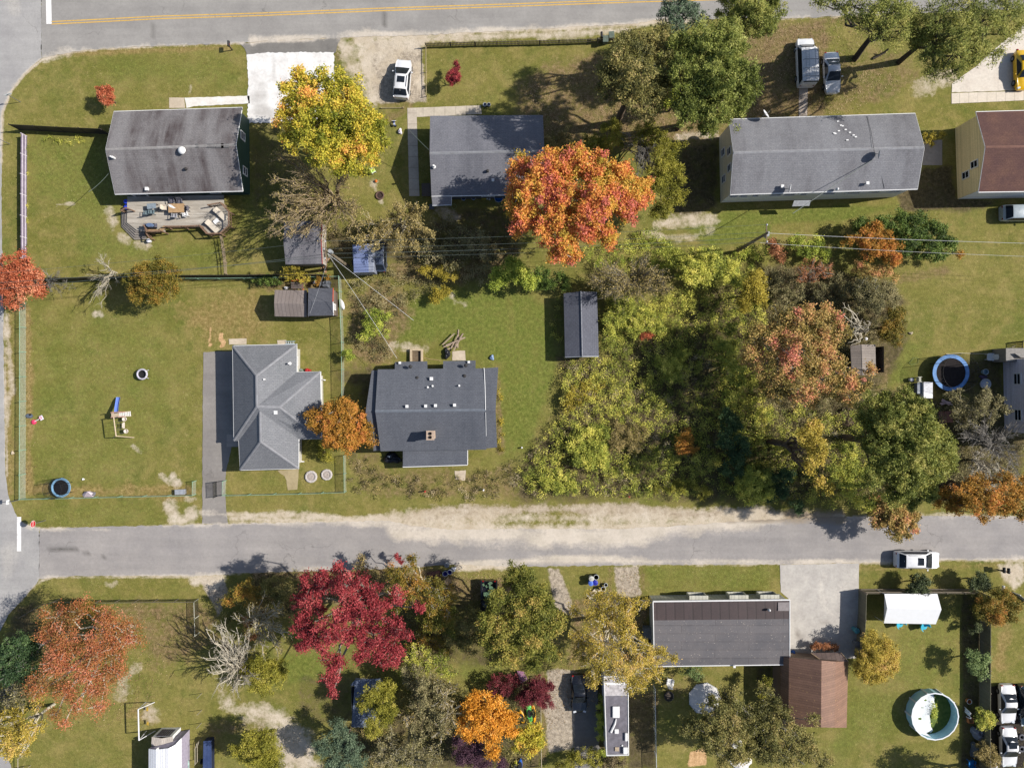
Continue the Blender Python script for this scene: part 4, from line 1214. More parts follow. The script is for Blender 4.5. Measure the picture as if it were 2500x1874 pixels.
m.build('roof_patch', M('patch_pale', (150, 142, 142), .9, .15), H8, world=True)
wl = [tl + Vector((.12, -.15, 0)), tr + Vector((-.12, -.15, 0)), brr + Vector((-.12, .15, 0)), bl + Vector((.12, .15, 0))]
m = MB()
for p_, q_ in zip(wl, wl[1:] + wl[:1]):
 wallbox(m, p_, q_, 0, zs - .04)
m.build('wall', ribbed('pale_siding', (206, 204, 190), (190, 188, 174), 'x', .4, .3), H8, world=True)
gutter(H8, [tl, tr], WHITE, .09)
gutter(H8, [bl, brr], WHITE, .06)
gutter(H8, [tl, ml, bl], WHITE, .06, 'rake_trim')
gutter(H8, [tr, mr_, brr], WHITE, .06, 'rake_trim')
for t_ in (.34, .64, .87):
 # bay windows standing out from the wall, sloped hoods
 c_ = wl[0].lerp(wl[1], t_)
 m = MB()
 m.box(Vector((c_.x - .95, c_.y + .28, 1.55)), (.12, .5, 1.5)).box(Vector((c_.x + .95, c_.y + .28, 1.55)), (.12, .5, 1.5))
 m.box(Vector((c_.x, c_.y + .28, .78)), (1.8, .5, .08)).box(Vector((c_.x, c_.y + .32, 2.34)), (2.1, .6, .07))
 o = m.build('window_bay', MATS['pale_siding'], H8, world=True)
 window(H8, wl[1], wl[0], 1 - t_, 1.5, .9, 2.2, (0, 1, 0))
m = MB()
m.box(P('K', 880, 800, .45), (.9, 1.3, .9)).box(P('K', 880, 870, .3), (.7, .6, .6))
m.build('heat_pump', M('grey_unit', (120, 124, 124), .5), H8, world=True)
vent(H8, 'K', 1648, 655, 2.95, 'dome', .35)
vent(H8, 'K', 1428, 1010, 2.6, 'cap', .5)
def shed(name, label, cat, base, faces, walls, roofmat, wallmat, zf=0, th=.1, group=None):
 t = thing(name, label, cat, base, 0, group)
 m = MB()
 for q in faces:
  m.slab(q, th)
 r = m.build('roof', roofmat, t, world=True)
 m = MB()
 for p_, q_, z_ in walls:
  wallbox(m, p_, q_, zf, z_)
 m.build('wall', wallmat, t, world=True)
 return t
def gshed(name, label, cat, t, tl, tr, br_, bl_, rl, rr, ze, zr, roofmat, wallmat, over=.12, axis='x', gable=None, group=None):
 """small gabled shed; ridge from rl to rr (left-right, or top-bottom when axis is y)"""
 a, b, c, d = P(t, *tl, ze), P(t, *tr, ze), P(t, *br_, ze), P(t, *bl_, ze)
 e, f = P(t, *rl, zr), P(t, *rr, zr)
 faces = [[a, b, f, e], [e, f, c, d]] if axis == 'x' else [[a, e, f, d], [e, b, c, f]]
 cen = (a + b + c + d) / 4
 ins = lambda p: p + Vector((math.copysign(over, cen.x - p.x), math.copysign(over, cen.y - p.y), 0))
 A_, B_, C_, D_ = ins(a), ins(b), ins(c), ins(d)
 base = Vector((cen.x, cen.y, 0))
 th = shed(name, label, cat, base, faces, [(A_, B_, ze), (B_, C_, ze), (C_, D_, ze), (D_, A_, ze)], roofmat, wallmat, group=group)
 m = MB()
 dn = Vector((0, 0, -.1))
 if axis == 'x':
  m.poly([A_, D_, Vector((A_.x, e.y, zr - .1))]).poly([B_, C_, Vector((B_.x, f.y, zr - .1))])
 else:
  m.poly([A_, B_, Vector((e.x, A_.y, zr - .1))]).poly([D_, C_, Vector((f.x, D_.y, zr - .1))])
 m.build('gable', gable or wallmat, th, world=True)
 return th, (A_, B_, C_, D_), (e, f)
brown_metal = ribbed('brown_metal', (152, 140, 134), (138, 124, 116), 'x', .42, .4)
s1, w, _ = gshed('garden_shed', 'brown ribbed-metal shed joined to the dark shingled shed', 'shed', 'F', (131, 227), (333, 229), (333, 397), (131, 394),
     (128, 312), (333, 316), 2.0, 2.75, brown_metal, ribbed('brown_boards', (120, 108, 98), (100, 90, 80), 'x', .3))
s2, w, rr2 = gshed('garden_shed', 'dark shingled shed with brown plank gable next to green fence', 'shed', 'F', (344, 216), (501, 215), (503, 388), (341, 391),
     (342, 300), (499, 302), 2.5, 3.3, shingle('shed_shingle', (106, 108, 116), (86, 88, 96), .6, 'x', .17),
     ribbed('plank_gable', (136, 122, 112), (112, 100, 92), 'z', .2), gable=None)
window(s2, w[1], w[2], .68, .7, 1.2, 2.0, (1, 0, 0))
gutter(s2, [P('F', 500, 302, 3.26), P('F', 503, 388, 2.46)], WHITE, .05, 'rake_trim')
gutter(s2, [P('F', 499, 302, 3.26), P('F', 501, 215, 2.46)], M('red_trim', (214, 96, 70), .6), .05, 'rake_trim')
dsh = shingle('dark_shed_shingle', (110, 112, 122), (92, 94, 104), .6, 'y', .22)
s3, w, _ = gshed('long_shed', 'long dark-roofed shed standing between lawn and brambles', 'shed', 'G', (353, 249), (563, 240), (575, 645), (361, 651),
     (461, 236), (470, 646), 1.8, 2.5, dsh, ribbed('dark_boards', (86, 84, 84), (70, 68, 68), 'y', .3), axis='y')
m = MB()
m.tube([P('G', 461, 236, 2.54), P('G', 470, 646, 2.54)], .07, 5)
m.build('ridge_cap', M('shed_cap', (146, 148, 156), .8), s3, world=True)
gutter(s3, [P('G', 361, 653, 1.78), P('G', 470, 648, 2.48), P('G', 575, 647, 1.78)], M('silver_gutter', 0), .04, 'rake_trim')
s4, w, _ = gshed('backyard_shed', 'leaning old shed with grey patched roof and red trim under bare tree', 'shed', 'B', (190, 1400), (430, 1395), (432, 1668), (200, 1672),
     (187, 1535), (425, 1530), 2.3, 2.9, shingle('patched_shingle', (140, 138, 142), (100, 98, 106), .9, 'x', .17),
     ribbed('pale_boards', (206, 196, 184), (176, 160, 150), 'y', .3))
gutter(s4, [P('B', 430, 1395, 2.26), P('B', 425, 1530, 2.86), P('B', 432, 1668, 2.26)], M('dark_red_trim', (150, 44, 50), .6), .06, 'rake_trim')
s5, w, _ = gshed('metal_shed', 'blue-grey steel shed under yellow-green cedar branches', 'shed', 'J', (608, 1135), (795, 1148), (795, 1400), (615, 1400),
     (640, 1100), (800, 1092), 2.3, 2.6, ribbed('bluegrey_steel', (120, 132, 156), (104, 114, 136), 'x', .6, .5, .45),
     M('pale_steel', (176, 180, 190), .5))
# gambrel barn with brown sheet roof
s6 = thing('barn', 'brown sheet-metal gambrel barn with bright lower slope, leaves on its roof', 'barn', P('L', 360, 1180))
zs_ = (2.3, 3.3, 4.75, 3.9, 1.9)
xs_ = ((168, 166), (172, 168), (378, 374), (466, 459), (546, 536))
ys_ = ((958, 1395), (958, 1395), (978, 1400), (985, 1402), (985, 1402))
tp = [P('L', xs_[k][0], ys_[k][0], zs_[k]) for k in range(5)]
bp = [P('L', xs_[k][1], ys_[k][1], zs_[k]) for k in range(5)]
tp[0].x = tp[1].x - .55
bp[0].x = bp[1].x - .55
barnm = ribbed('brown_sheet', (146, 112, 94), (116, 88, 76), 'y', .26, .5, spot=(200, 160, 110))
m = MB()
for k in range(4):
 m.slab([tp[k], tp[k + 1], bp[k + 1], bp[k]], .07)
m.build('roof', barnm, s6, world=True)
m = MB()
for P_, in ((tp,), (bp,)):
 sgn = -.1 if P_ is tp else .1
 q = [Vector((v.x, v.y + sgn, v.z - .08)) for v in P_]
 m.poly([Vector((q[0].x, q[0].y, 0))] + q + [Vector((q[4].x, q[4].y, 0))])
for k in (0, 4):
 wallbox(m, tp[k], bp[k], 0, tp[k].z - .05)
m.build('wall', ribbed('brown_boards2', (150, 128, 112), (120, 100, 88), 'x', .3), s6, world=True)
m = MB()
m.slab([P('L', 310, 930, 2.1), P('L', 500, 928, 2.1), P('L', 545, 985, 2.65), P('L', 375, 978, 2.65)], .06)
m.build('lean_to_roof', ribbed('lean_to_sheet', (108, 90, 84), (84, 70, 66), 'x', .5), s6, world=True)
for q in ((P('L', 310, 930, 2.12), P('L', 378, 978, 2.7)), (P('L', 500, 928, 2.12), P('L', 548, 985, 2.7))):
 m = MB()
 m.tube(q, .05, 5)
 m.build('timber_rafter', M('tan_timber', (176, 150, 120), .8), s6, world=True)
# half-hidden brown shed in the trees
s7 = shed('tool_shed', 'grey-brown board shed roof below the white dead tree', 'shed', P('H', 660, 660),
   [[P('H', 630, 572, 2.3), P('H', 718, 572, 2.3), P('H', 722, 765, 2.3), P('H', 636, 765, 2.3)],
   [P('H', 560, 580, 1.9), P('H', 630, 572, 2.28), P('H', 636, 765, 2.28), P('H', 570, 765, 1.9)]],
   [(P('H', 575, 600), P('H', 575, 750), 1.9), (P('H', 708, 590), P('H', 708, 750), 2.2), (P('H', 575, 750), P('H', 708, 750), 1.9), (P('H', 575, 600), P('H', 708, 590), 1.9)],
   ribbed('greybrown_boards', (160, 148, 138), (120, 108, 100), 'y', .28), MATS['brown_boards'])
# white gambrel outbuilding at bottom left
s8 = thing('outbuilding', 'white metal-clad outbuilding with small tan-roofed bay at the bottom edge', 'outbuilding', P('I', 1040, 1620))
Z = lambda x, y, z: P('N', 300 + x * 260 / 2212, 1740 + y * 260 / 2212, z)
zz = (2.5, 2.9, 3.1, 2.9, 2.2)
fr_ = [Z(535, 740, 3.0), Z(690, 757, 3.35), Z(945, 728, 3.35), Z(1075, 660, 3.0), Z(1215, 515, 2.1)]
bk_ = [v + Vector((0, -9.5, 0)) for v in fr_]
white_sheet = ribbed('white_sheet', (246, 247, 252), (236, 238, 246), 'x', .3, .3, .4)
m = MB()
for k in range(4):
 m.slab([fr_[k], fr_[k + 1], bk_[k + 1], bk_[k]], .08)
m.build('roof', white_sheet, s8, world=True)
m = MB()
gf = [Vector((v.x, v.y - .05, v.z - .06)) for v in fr_]
m.poly([Vector((gf[0].x + .02, gf[0].y, 0))] + gf + [Vector((gf[-1].x, gf[-1].y, 0))])
wallbox(m, Vector((gf[0].x + .04, gf[0].y, 0)), Vector((gf[0].x + .04, gf[0].y - 9.4, 0)), 0, 2.9)
wallbox(m, Vector((gf[4].x - .04, gf[4].y, 0)), Vector((gf[4].x - .04, gf[4].y - 9.4, 0)), 0, 2.0)
m.build('wall', M('mauve_board', (176, 168, 186), .7), s8, world=True)
m = MB()
k0, k1 = Z(598, 492, 2.1), Z(1030, 482, 2.1)
k2, k3 = Z(590, 665, 2.5), Z(1050, 660, 2.5)
mid_f, mid_b = (k0 + k1) / 2 + Vector((0, -.1, .18)), (k2 + k3) / 2 + Vector((0, -.12, .18))
m.slab([k0, mid_f, mid_b, k2], .06).slab([mid_f, k1, k3, mid_b], .06)
m.build('bay_roof', ribbed('tan_sheet', (206, 196, 186), (190, 178, 168), 'x', .2, .3, .5), s8, world=True)
m = MB()
v0, v1 = k0 + Vector((.06, .0, 0)), k1 + Vector((-.06, 0, 0))
wallbox(m, v0, v1, 0, 2.1)
wallbox(m, v1, v1 + Vector((0, -1.2, 0)), 0, 2.1)
wallbox(m, v0, v0 + Vector((0, -1.2, 0)), 0, 2.1)
m.build('bay_wall', WHITE, s8, world=True)
wx = v1.x - v0.x
for k in range(6):
 m = MB()
 m.box(Vector((v0.x + wx * (.2 + .12 * k), v0.y + .04, 1.25)), (wx * .095, .05, 1.5))
 m.build('louvre', M('louvre_grey', (84, 80, 96), .5), s8, world=True)
vent(s8, 'N', 386, 1825, 3.4, 'dome', .35)
# ------------------------------------------------------------------ trees and other plants
PAL = {
 'red': [(0, (112, 56, 30)), (.35, (168, 80, 46)), (.7, (198, 104, 66)), (1, (214, 140, 100))],
 'crimson': [(0, (88, 24, 30)), (.4, (144, 44, 50)), (.7, (176, 62, 66)), (1, (192, 92, 88))],
 'maroon': [(0, (60, 20, 26)), (.5, (112, 40, 48)), (1, (150, 66, 70))],
 'goldgreen': [(0, (98, 108, 22)), (.3, (150, 148, 34)), (.6, (200, 180, 46)), (.85, (222, 178, 62)), (1, (228, 150, 68))],
 'flame': [(0, (168, 142, 42)), (.3, (214, 158, 54)), (.55, (220, 140, 60)), (.8, (208, 106, 62)), (1, (198, 102, 84))],
 'orange': [(0, (150, 96, 14)), (.35, (206, 134, 26)), (.7, (232, 158, 40)), (1, (240, 178, 80))],
 'rust': [(0, (98, 80, 20)), (.35, (154, 112, 32)), (.65, (188, 130, 42)), (1, (206, 120, 56))],
 'oak': [(0, (80, 76, 34)), (.3, (138, 122, 54)), (.6, (186, 152, 80)), (.85, (208, 146, 94)), (1, (214, 126, 100))],
 'oakred': [(0, (106, 68, 34)), (.5, (176, 114, 70)), (1, (206, 134, 96))],
 'pine': [(0, (68, 78, 26)), (.35, (104, 116, 42)), (.7, (142, 148, 62)), (1, (176, 176, 90))],
 'pinegold': [(0, (70, 78, 26)), (.35, (112, 122, 46)), (.7, (152, 152, 64)), (1, (184, 174, 88))],
 'olive': [(0, (66, 66, 30)), (.4, (108, 106, 50)), (.75, (146, 134, 68)), (1, (172, 150, 88))],
 'cedar': [(0, (70, 74, 14)), (.4, (118, 116, 28)), (.75, (158, 150, 44)), (1, (182, 168, 70))],
 'bushgold': [(0, (72, 74, 22)), (.4, (114, 106, 32)), (.75, (156, 122, 40)), (1, (184, 120, 48))],
 'autumntan': [(0, (92, 82, 40)), (.45, (140, 124, 66)), (.8, (176, 154, 94)), (1, (198, 172, 106))],
 'mustard': [(0, (112, 98, 24)), (.4, (166, 146, 44)), (.75, (200, 172, 66)), (1, (206, 164, 92))],
 'vine': [(0, (80, 90, 30)), (.35, (130, 140, 46)), (.7, (184, 182, 64)), (1, (220, 208, 90))],
 'limebush': [(0, (88, 106, 28)), (.4, (140, 154, 46)), (.75, (180, 186, 62)), (1, (210, 204, 86))],
 'green': [(0, (40, 58, 18)), (.4, (78, 100, 32)), (.75, (112, 134, 50)), (1, (150, 158, 70))],
 'sprig': [(0, (78, 96, 48)), (.5, (122, 142, 78)), (1, (164, 176, 112))],
 'spruce': [(0, (52, 66, 50)), (.5, (92, 112, 84)), (1, (134, 150, 112))],
 'bluegreen': [(0, (30, 48, 26)), (.5, (58, 84, 46)), (1, (92, 116, 62))],
 'dull': [(0, (74, 72, 46)), (.4, (116, 110, 66)), (.8, (152, 140, 92)), (1, (170, 156, 110))],
 'plum': [(0, (50, 30, 44)), (.5, (88, 56, 72)), (1, (122, 86, 98))],
 'dry': [(0, (80, 70, 46)), (.4, (126, 110, 76)), (.8, (164, 146, 108)), (1, (186, 168, 130))],
 'yellowvine': [(0, (108, 98, 22)), (.5, (164, 146, 40)), (1, (204, 180, 62))],
 'laurel': [(0, (30, 40, 20)), (.5, (58, 70, 34)), (1, (104, 112, 66))],
 'bronze': [(0, (112, 88, 36)), (.35, (156, 104, 48)), (.7, (184, 96, 58)), (1, (204, 128, 92))],
 'leafy': [(0, (64, 72, 20)), (.4, (106, 110, 34)), (.75, (148, 140, 52)), (1, (178, 148, 68))],
 'litter': [(0, (110, 84, 54)), (.4, (152, 122, 82)), (.8, (180, 150, 108)), (1, (200, 174, 132))],
}
BARK = {'brown': (104, 88, 74), 'grey': (146, 138, 126), 'pale': (208, 198, 178), 'dark': (74, 66, 58), 'tan': (176, 156, 126), 'silver': (158, 152, 144)}
def bark(k):
 return M('bark_' + k, BARK[k], .9, .25, 3)
def leaf_mesh(name, C, tint, size, aspect, pal, up=.55, trans=.3, vert=0.0):
 """one small rhombic leaf (or tuft) per centre"""
 n = len(C)
 nr = rng.normal(size=(n, 3))
 nr /= np.linalg.norm(nr, axis=1)[:, None]
 nr[:, 2] = np.abs(nr[:, 2]) + up
 nr /= np.linalg.norm(nr, axis=1)[:, None]
 t = rng.normal(size=(n, 3))
 t[:, 2] += vert
 u = np.cross(nr, t)
 u /= np.linalg.norm(u, axis=1)[:, None] + 1e-9
 v = np.cross(nr, u)
 s = (size * rng.uniform(.6, 1.35, n))[:, None]
 a = s * aspect
 bend = nr * s * .18
 V = np.stack([C - v * s, C + u * a + bend, C + v * s, C - u * a + bend], 1).reshape(-1, 3)
 F = np.arange(n * 4).reshape(n, 4)
 return npmesh(name, V, F, leafmat('leaf_' + pal, PAL[pal], trans), {'tint': np.clip(tint, 0, 1)})
def tubes_np(name, items, mat, n=4):
 """items: (pts (k,3), r0, r1)"""
 VV, FF, off = [], [], 0
 ang = np.arange(n) * 2 * math.pi / n
 for pts, r0, r1 in items:
  p = np.asarray(pts, float)
  k = len(p)
  d = np.gradient(p, axis=0)
  d /= np.linalg.norm(d, axis=1)[:, None] + 1e-9
  ref = np.where(np.abs(d[:, 2:3]) < .9, np.array([[0, 0, 1.]]), np.array([[1., 0, 0]]))
  a = np.cross(d, ref)
  a /= np.linalg.norm(a, axis=1)[:, None] + 1e-9
  b = np.cross(d, a)
  r = np.linspace(r0, r1, k)[:, None, None]
  V = p[:, None, :] + r * (a[:, None, :] * np.cos(ang)[None, :, None] + b[:, None, :] * np.sin(ang)[None, :, None])
  VV.append(V.reshape(-1, 3))
  i = np.arange(k - 1)[:, None] * n
  j = np.arange(n)[None, :]
  f = np.stack([i + j, i + (j + 1) % n, i + n + (j + 1) % n, i + n + j], -1).reshape(-1, 4)
  FF.append(f + off)
  off += k * n
 return npmesh(name, np.concatenate(VV), np.concatenate(FF), mat)
def put(o, parent):
 """hand a world-space mesh to its thing"""
 o.data.transform(Matrix.Translation(-root_of(parent)))
 o.parent = parent
 return o
def curve(a, b, sag, k=5, jit=.1):
 a, b = np.asarray(a, float), np.asarray(b, float)
 t = np.linspace(0, 1, k)[:, None]
 p = a + (b - a) * t
 p[:, 2] += (sag * 4 * t * (1 - t))[:, 0]
 L = np.linalg.norm(b - a)
 p[1:-1] += rng.normal(size=(k - 2, 3)) * jit * L * .3
 return p
def lobes_world(t, lobes, H, flat=.7, droop=.22):
 """surveyed round masses -> centres (x,y,z,r,rz) in metres"""
 n = [(npx(t, l[0], l[1]), l[2] * (TK if t != 'N' else 1)) for l in lobes]
 cx = sum(q[0][0] * q[1] ** 2 for q in n) / sum(q[1] ** 2 for q in n)
 cy = sum(q[0][1] * q[1] ** 2 for q in n) / sum(q[1] ** 2 for q in n)
 rm = max(math.hypot(q[0][0] - cx, q[0][1] - cy) + q[1] for q in n)
 out = []
 for (q, r), l in zip(n, lobes):
  d = math.hypot(q[0] - cx, q[1] - cy) / rm
  rr = r * KP
  top = H * (1 - droop * d * d * 1.6) * rnd.uniform(.93, 1.03) if len(l) < 4 else l[3]
  rz = min(rr * flat, top * .45)
  hc = top - rz
  f = (HC - hc) / HC * .95
  p = P('N', q[0], q[1], hc + .5 * rz)
  out.append((p.x, p.y, hc, rr * f, rz))
 return np.array(out)
def clumps(L, cr, dens, low=-.45, hollow=.45):
 """leaf-clump centres through the outer part of every mass"""
 C, rel = [], []
 for x, y, z, r, rz in L:
  n = max(5, int(dens * 2.6 * (r / cr) ** 2 * (1 + .5 * rz / r)))
  d = rng.normal(size=(n, 3))
  d /= np.linalg.norm(d, axis=1)[:, None]
  d[:, 2] = np.where(d[:, 2] < low, -d[:, 2], d[:, 2])
  rad = rng.uniform(hollow ** 2, 1, n) ** .5
  wob = 1 + .22 * np.sin(d[:, 0] * 5 + x) * np.sin(d[:, 1] * 5 + y) + .12 * rng.normal(size=n)
  q = d * (rad * wob)[:, None] * np.array([r, r, rz]) + np.array([x, y, z])
  C.append(q)
 C = np.concatenate(C)
 C[:, 2] = np.maximum(C[:, 2], .12)
 return C
HS = {8.5: 12.5, 9.5: 16, 11.5: 17, 10.5: 14, 11: 12.5, 10: 11.5, 12: 16, 13: 14.5, 9: 11}
def tree(name, label, t, lobes, H, pal, leaf=.17, cr=.5, dens=1.0, per=26, cat='tree', base=None, bk='brown', aspect=.55, limbs=True, twigs=0,
   flat=.7, grad=.0, spread=.16, trans=.3, group=None, up=.55, hollow=.45, droop=.22, trunk_r=None, clean=False, vert=0.0, twigr=.028, cspread=.42, paths=None):
 H = HS.get(H, H)
 leaf, per = leaf * .56, per * 2.9
 L = lobes_world(t, lobes, H, flat, droop)
 C = clumps(L, cr, dens, hollow=hollow)
 w = L[:, 3] ** 2
 if base is None:
  bx, by = (L[:, 0] * w).sum() / w.sum(), (L[:, 1] * w).sum() / w.sum()
 else:
  b_ = P(t, *base)
  bx, by = b_.x, b_.y
 th = thing(name, label, cat, (bx, by, 0), 0, group)
 # leaves
 n = len(C)
 cnt = rng.poisson(per, n)
 idx = np.repeat(np.arange(n), cnt)
 off = rng.normal(size=(len(idx), 3)) * cr * np.array([cspread, cspread, cspread * .75])
 ctint = .5 + rng.normal(size=n) * spread + (vnoise(C[:, 0], C[:, 1], 1.7, 9) - .5) * .5
 zmin, zmax = C[:, 2].min(), C[:, 2].max()
 ctint += grad * ((C[:, 2] - zmin) / max(.3, zmax - zmin) - .5)
 LC = C[idx] + off
 LC[:, 2] = np.maximum(LC[:, 2], .05)
 put(leaf_mesh('crown' if H > 1.2 else 'foliage', LC, ctint[idx] + rng.normal(size=len(idx)) * .12, leaf, aspect, pal, up, trans, vert), th)
 # trunk, limbs and branches
 if limbs:
  it = []
  tr = trunk_r or .035 * H ** .9
  fork = np.array([bx, by, H * .32])
  if paths:
   for pth, ra, rb in paths:
    it.append((np.array([P(t, *q) for q in pth]), ra, rb))
  else:
   it.append((np.array([[bx, by, -.1], [bx + rng.normal() * .05, by + rng.normal() * .05, H * .16], fork]), tr, tr * .75))
  for x, y, z, r, rz in L:
   e = np.array([x, y, z - rz * .1])
   it.append((curve(fork, e, -.0, 6, .12), tr * .5, tr * .16))
   sel = np.where((np.abs(C[:, 0] - x) < r) & (np.abs(C[:, 1] - y) < r))[0]
   k = min(len(sel), 5 if not twigs else 9)
   for s_ in rng.choice(sel, k, replace=False) if k else ():
    it.append((curve(e + rng.normal(size=3) * .15 * r, C[s_], .1 * r, 4, .12), max(.03, tr * .15), .018))
  if twigs:
   for _ in range(twigs):
    a = C[rng.integers(n)]
    l_ = L[np.argmin(((L[:, :3] - a) ** 2).sum(1))]
    s0 = l_[:3] * .45 + a * .55
    e = a + (a - l_[:3]) * rng.uniform(.0, .3) + np.array([0, 0, rng.uniform(0, .5)])
    it.append((curve(s0, e, .05, 4, .14), twigr * 1.2, twigr * .6))
  put(tubes_np('trunk', it, bark(bk), 4), th)
 return th
def bare_tree(name, label, t, base, lobes, H, bk='grey', n=(7, 6, 5), group=None, cat='tree', leaves=None, r0=None, twig=.017, upright=.42, flat=.8, leafn=1500, leaf=.12):
 """leafless tree: limbs forking three times into upright twigs"""
 n = (max(3, n[0] - 2), n[1], n[2] + 1)
 L = lobes_world(t, lobes, H, flat, .2)
 b = P(t, *base)
 th = thing(name, label, cat, (b.x, b.y, 0), 0, group)
 it = []
 r0 = r0 or .03 * H ** .9
 tips = []
 b0 = np.array([b.x, b.y, 0.])
 for x, y, z, r, rz in L:
  for _ in range(n[0]):
   e = np.array([x, y, z]) + rng.normal(size=3) * np.array([r, r, rz]) * .38
   st = b0 + np.array([rng.normal() * .1, rng.normal() * .1, H * rng.uniform(.05, .35)])
   p = curve(st, e, H * .03, 6, .1)
   it.append((p, r0 * .55, r0 * .18))
   for _ in range(n[1]):
    q = p[rng.integers(2, 6)]
    d = rng.normal(size=3) * .5 + np.array([(e - b0)[0], (e - b0)[1], 0]) / (np.linalg.norm((e - b0)[:2]) + .5) * .95
    d[2] = abs(d[2]) * .5 + upright
    d *= r * rng.uniform(.35, .75) / np.linalg.norm(d)
    p2 = curve(q, q + d, r * .05, 5, .12)
    it.append((p2, r0 * .17, twig))
    for _ in range(n[2]):
     q3 = p2[rng.integers(1, 5)]
     d3 = d * .55 + rng.normal(size=3) * r * .15
     d3[2] = abs(d3[2]) * .8 + .1
     d3 *= rng.uniform(.45, 1.0)
     p3 = curve(q3, q3 + d3, 0, 4, .1)
     it.append((p3, twig, twig * .55))
     tips.append(p3)
 it.append((np.array([b0 - [0, 0, .1], b0 + [.03, .02, H * .15], b0 + [.0, .05, H * .34]]), r0, r0 * .7))
 put(tubes_np('trunk', it, bark(bk), 3), th)
 if leaves and tips:
  T = np.concatenate(tips)
  i = rng.integers(len(T), size=leafn)
  C = T[i] + rng.normal(size=(leafn, 3)) * .14
  put(leaf_mesh('crown', C, .5 + rng.normal(size=leafn) * .25, leaf, .55, leaves), th)
 return th
def scatter(name, label, cat, polys, dens, h0, h1, pal, leaf=.14, cr=.5, per=20, spread=.2, aspect=.5, up=.5, vert=0.0, patch=2.5, seed=5, nz=.0, keep=0.0):
 if pal != 'litter':
  leaf, per = leaf * .62, per * 2.5
 """low growth nobody could count, over areas [(tile, points)]"""
 CC = []
 for t, pts in polys:
  q = [P(t, a, b) for a, b in pts]
  x0, x1 = min(p.x for p in q), max(p.x for p in q)
  y0, y1 = min(p.y for p in q), max(p.y for p in q)
  n = int((x1 - x0) * (y1 - y0) * dens)
  x, y = rng.uniform(x0, x1, n), rng.uniform(y0, y1, n)
  wob = (vnoise(x, y, 1.3, 21) - .5) * 1.6
  ok = inside(x, y, q) & (segdist(x, y, q, True) + wob > .15)
  x, y = x[ok], y[ok]
  nn = vnoise(x, y, patch, seed) * .65 + vnoise(x, y, patch * .35, seed + 1) * .35
  k = nn > keep
  x, y, nn = x[k], y[k], nn[k]
  z = h0 + (h1 - h0) * nn * rng.uniform(.35, 1.0, len(x))
  CC.append(np.stack([x, y, z, nn], -1))
 CC = np.concatenate(CC)
 idx = np.repeat(np.arange(len(CC)), rng.poisson(per, len(CC)))
 C = CC[idx, :3] + rng.normal(size=(len(idx), 3)) * cr * np.array([.5, .5, .3])
 C[:, 2] = np.maximum(C[:, 2], .03)
 ct = .5 + rng.normal(size=len(CC)) * spread + (vnoise(CC[:, 0], CC[:, 1], 2.0, seed + 7) - .5) * .7
 o = leaf_mesh(name, C, ct[idx] + rng.normal(size=len(idx)) * .14, leaf, aspect, pal, up, .35, vert)
 return setp(o, label, cat, None, 'stuff')
# --- single lawn trees
tree('red_maple_sapling', 'small scarlet tree alone on the front lawn of the grey deck house', 'A', [(655, 600, 48), (630, 570, 26), (690, 570, 26), (672, 640, 32), (690, 605, 26)], 2.6, 'red', .11, .28, 1.3, 26)
tree('red_maple_sapling', 'small dark-red tree inside the picket-fenced lawn', 'B', [(1255, 478, 42), (1278, 430, 24), (1280, 405, 12), (1280, 490, 30), (1240, 500, 26)], 2.7, 'crimson', .11, .28, 1.3, 26)
tree('yellow_maple', 'large gold and green maple overhanging the white stone driveway', 'B',
  [(350, 560, 130), (560, 560, 140), (250, 680, 115), (420, 720, 190), (650, 720, 140), (280, 840, 120), (500, 880, 170), (700, 840, 135), (650, 970, 120),
  (560, 1000, 100), (290, 480, 70), (440, 460, 50), (210, 560, 60), (180, 740, 60), (780, 900, 60), (760, 780, 70), (430, 980, 90)], 8.5, 'goldgreen', .19, .55, 1.05, 28, grad=.1)
bare_tree('bare_tree', 'leafless grey-brown tree fanning over the old patched shed', 'B', (540, 1290), [(260, 1110, 130), (170, 1360, 140), (400, 1190, 150), (440, 1390, 150), (300, 1450, 120), (200, 980, 80), (560, 1130, 130), (600, 1330, 110), (240, 1240, 110)],
   10, 'tan', (7, 7, 6), leaves='autumntan', leafn=5000, leaf=.08)
bare_tree('olive_tree', 'thin olive-leaved tree with pale limbs south of the concrete side path', 'B', (960, 1440), [(800, 1480, 130), (1000, 1400, 130), (1080, 1470, 90), (880, 1540, 100), (1040, 1300, 65), (700, 1500, 60), (950, 1330, 70)],
   6.5, 'pale', (6, 5, 4), leaves='autumntan', leafn=12000, leaf=.085)
tree('dull_thicket_tree', 'dull olive scrub tree between picnic shed and orange maple', 'B', [(1200, 1430, 90), (1300, 1520, 110), (1250, 1620, 110), (1420, 1560, 110), (1500, 1640, 90), (1120, 1590, 80)], 3.2, 'dull', .14, .5, .55, 22, twigs=60)
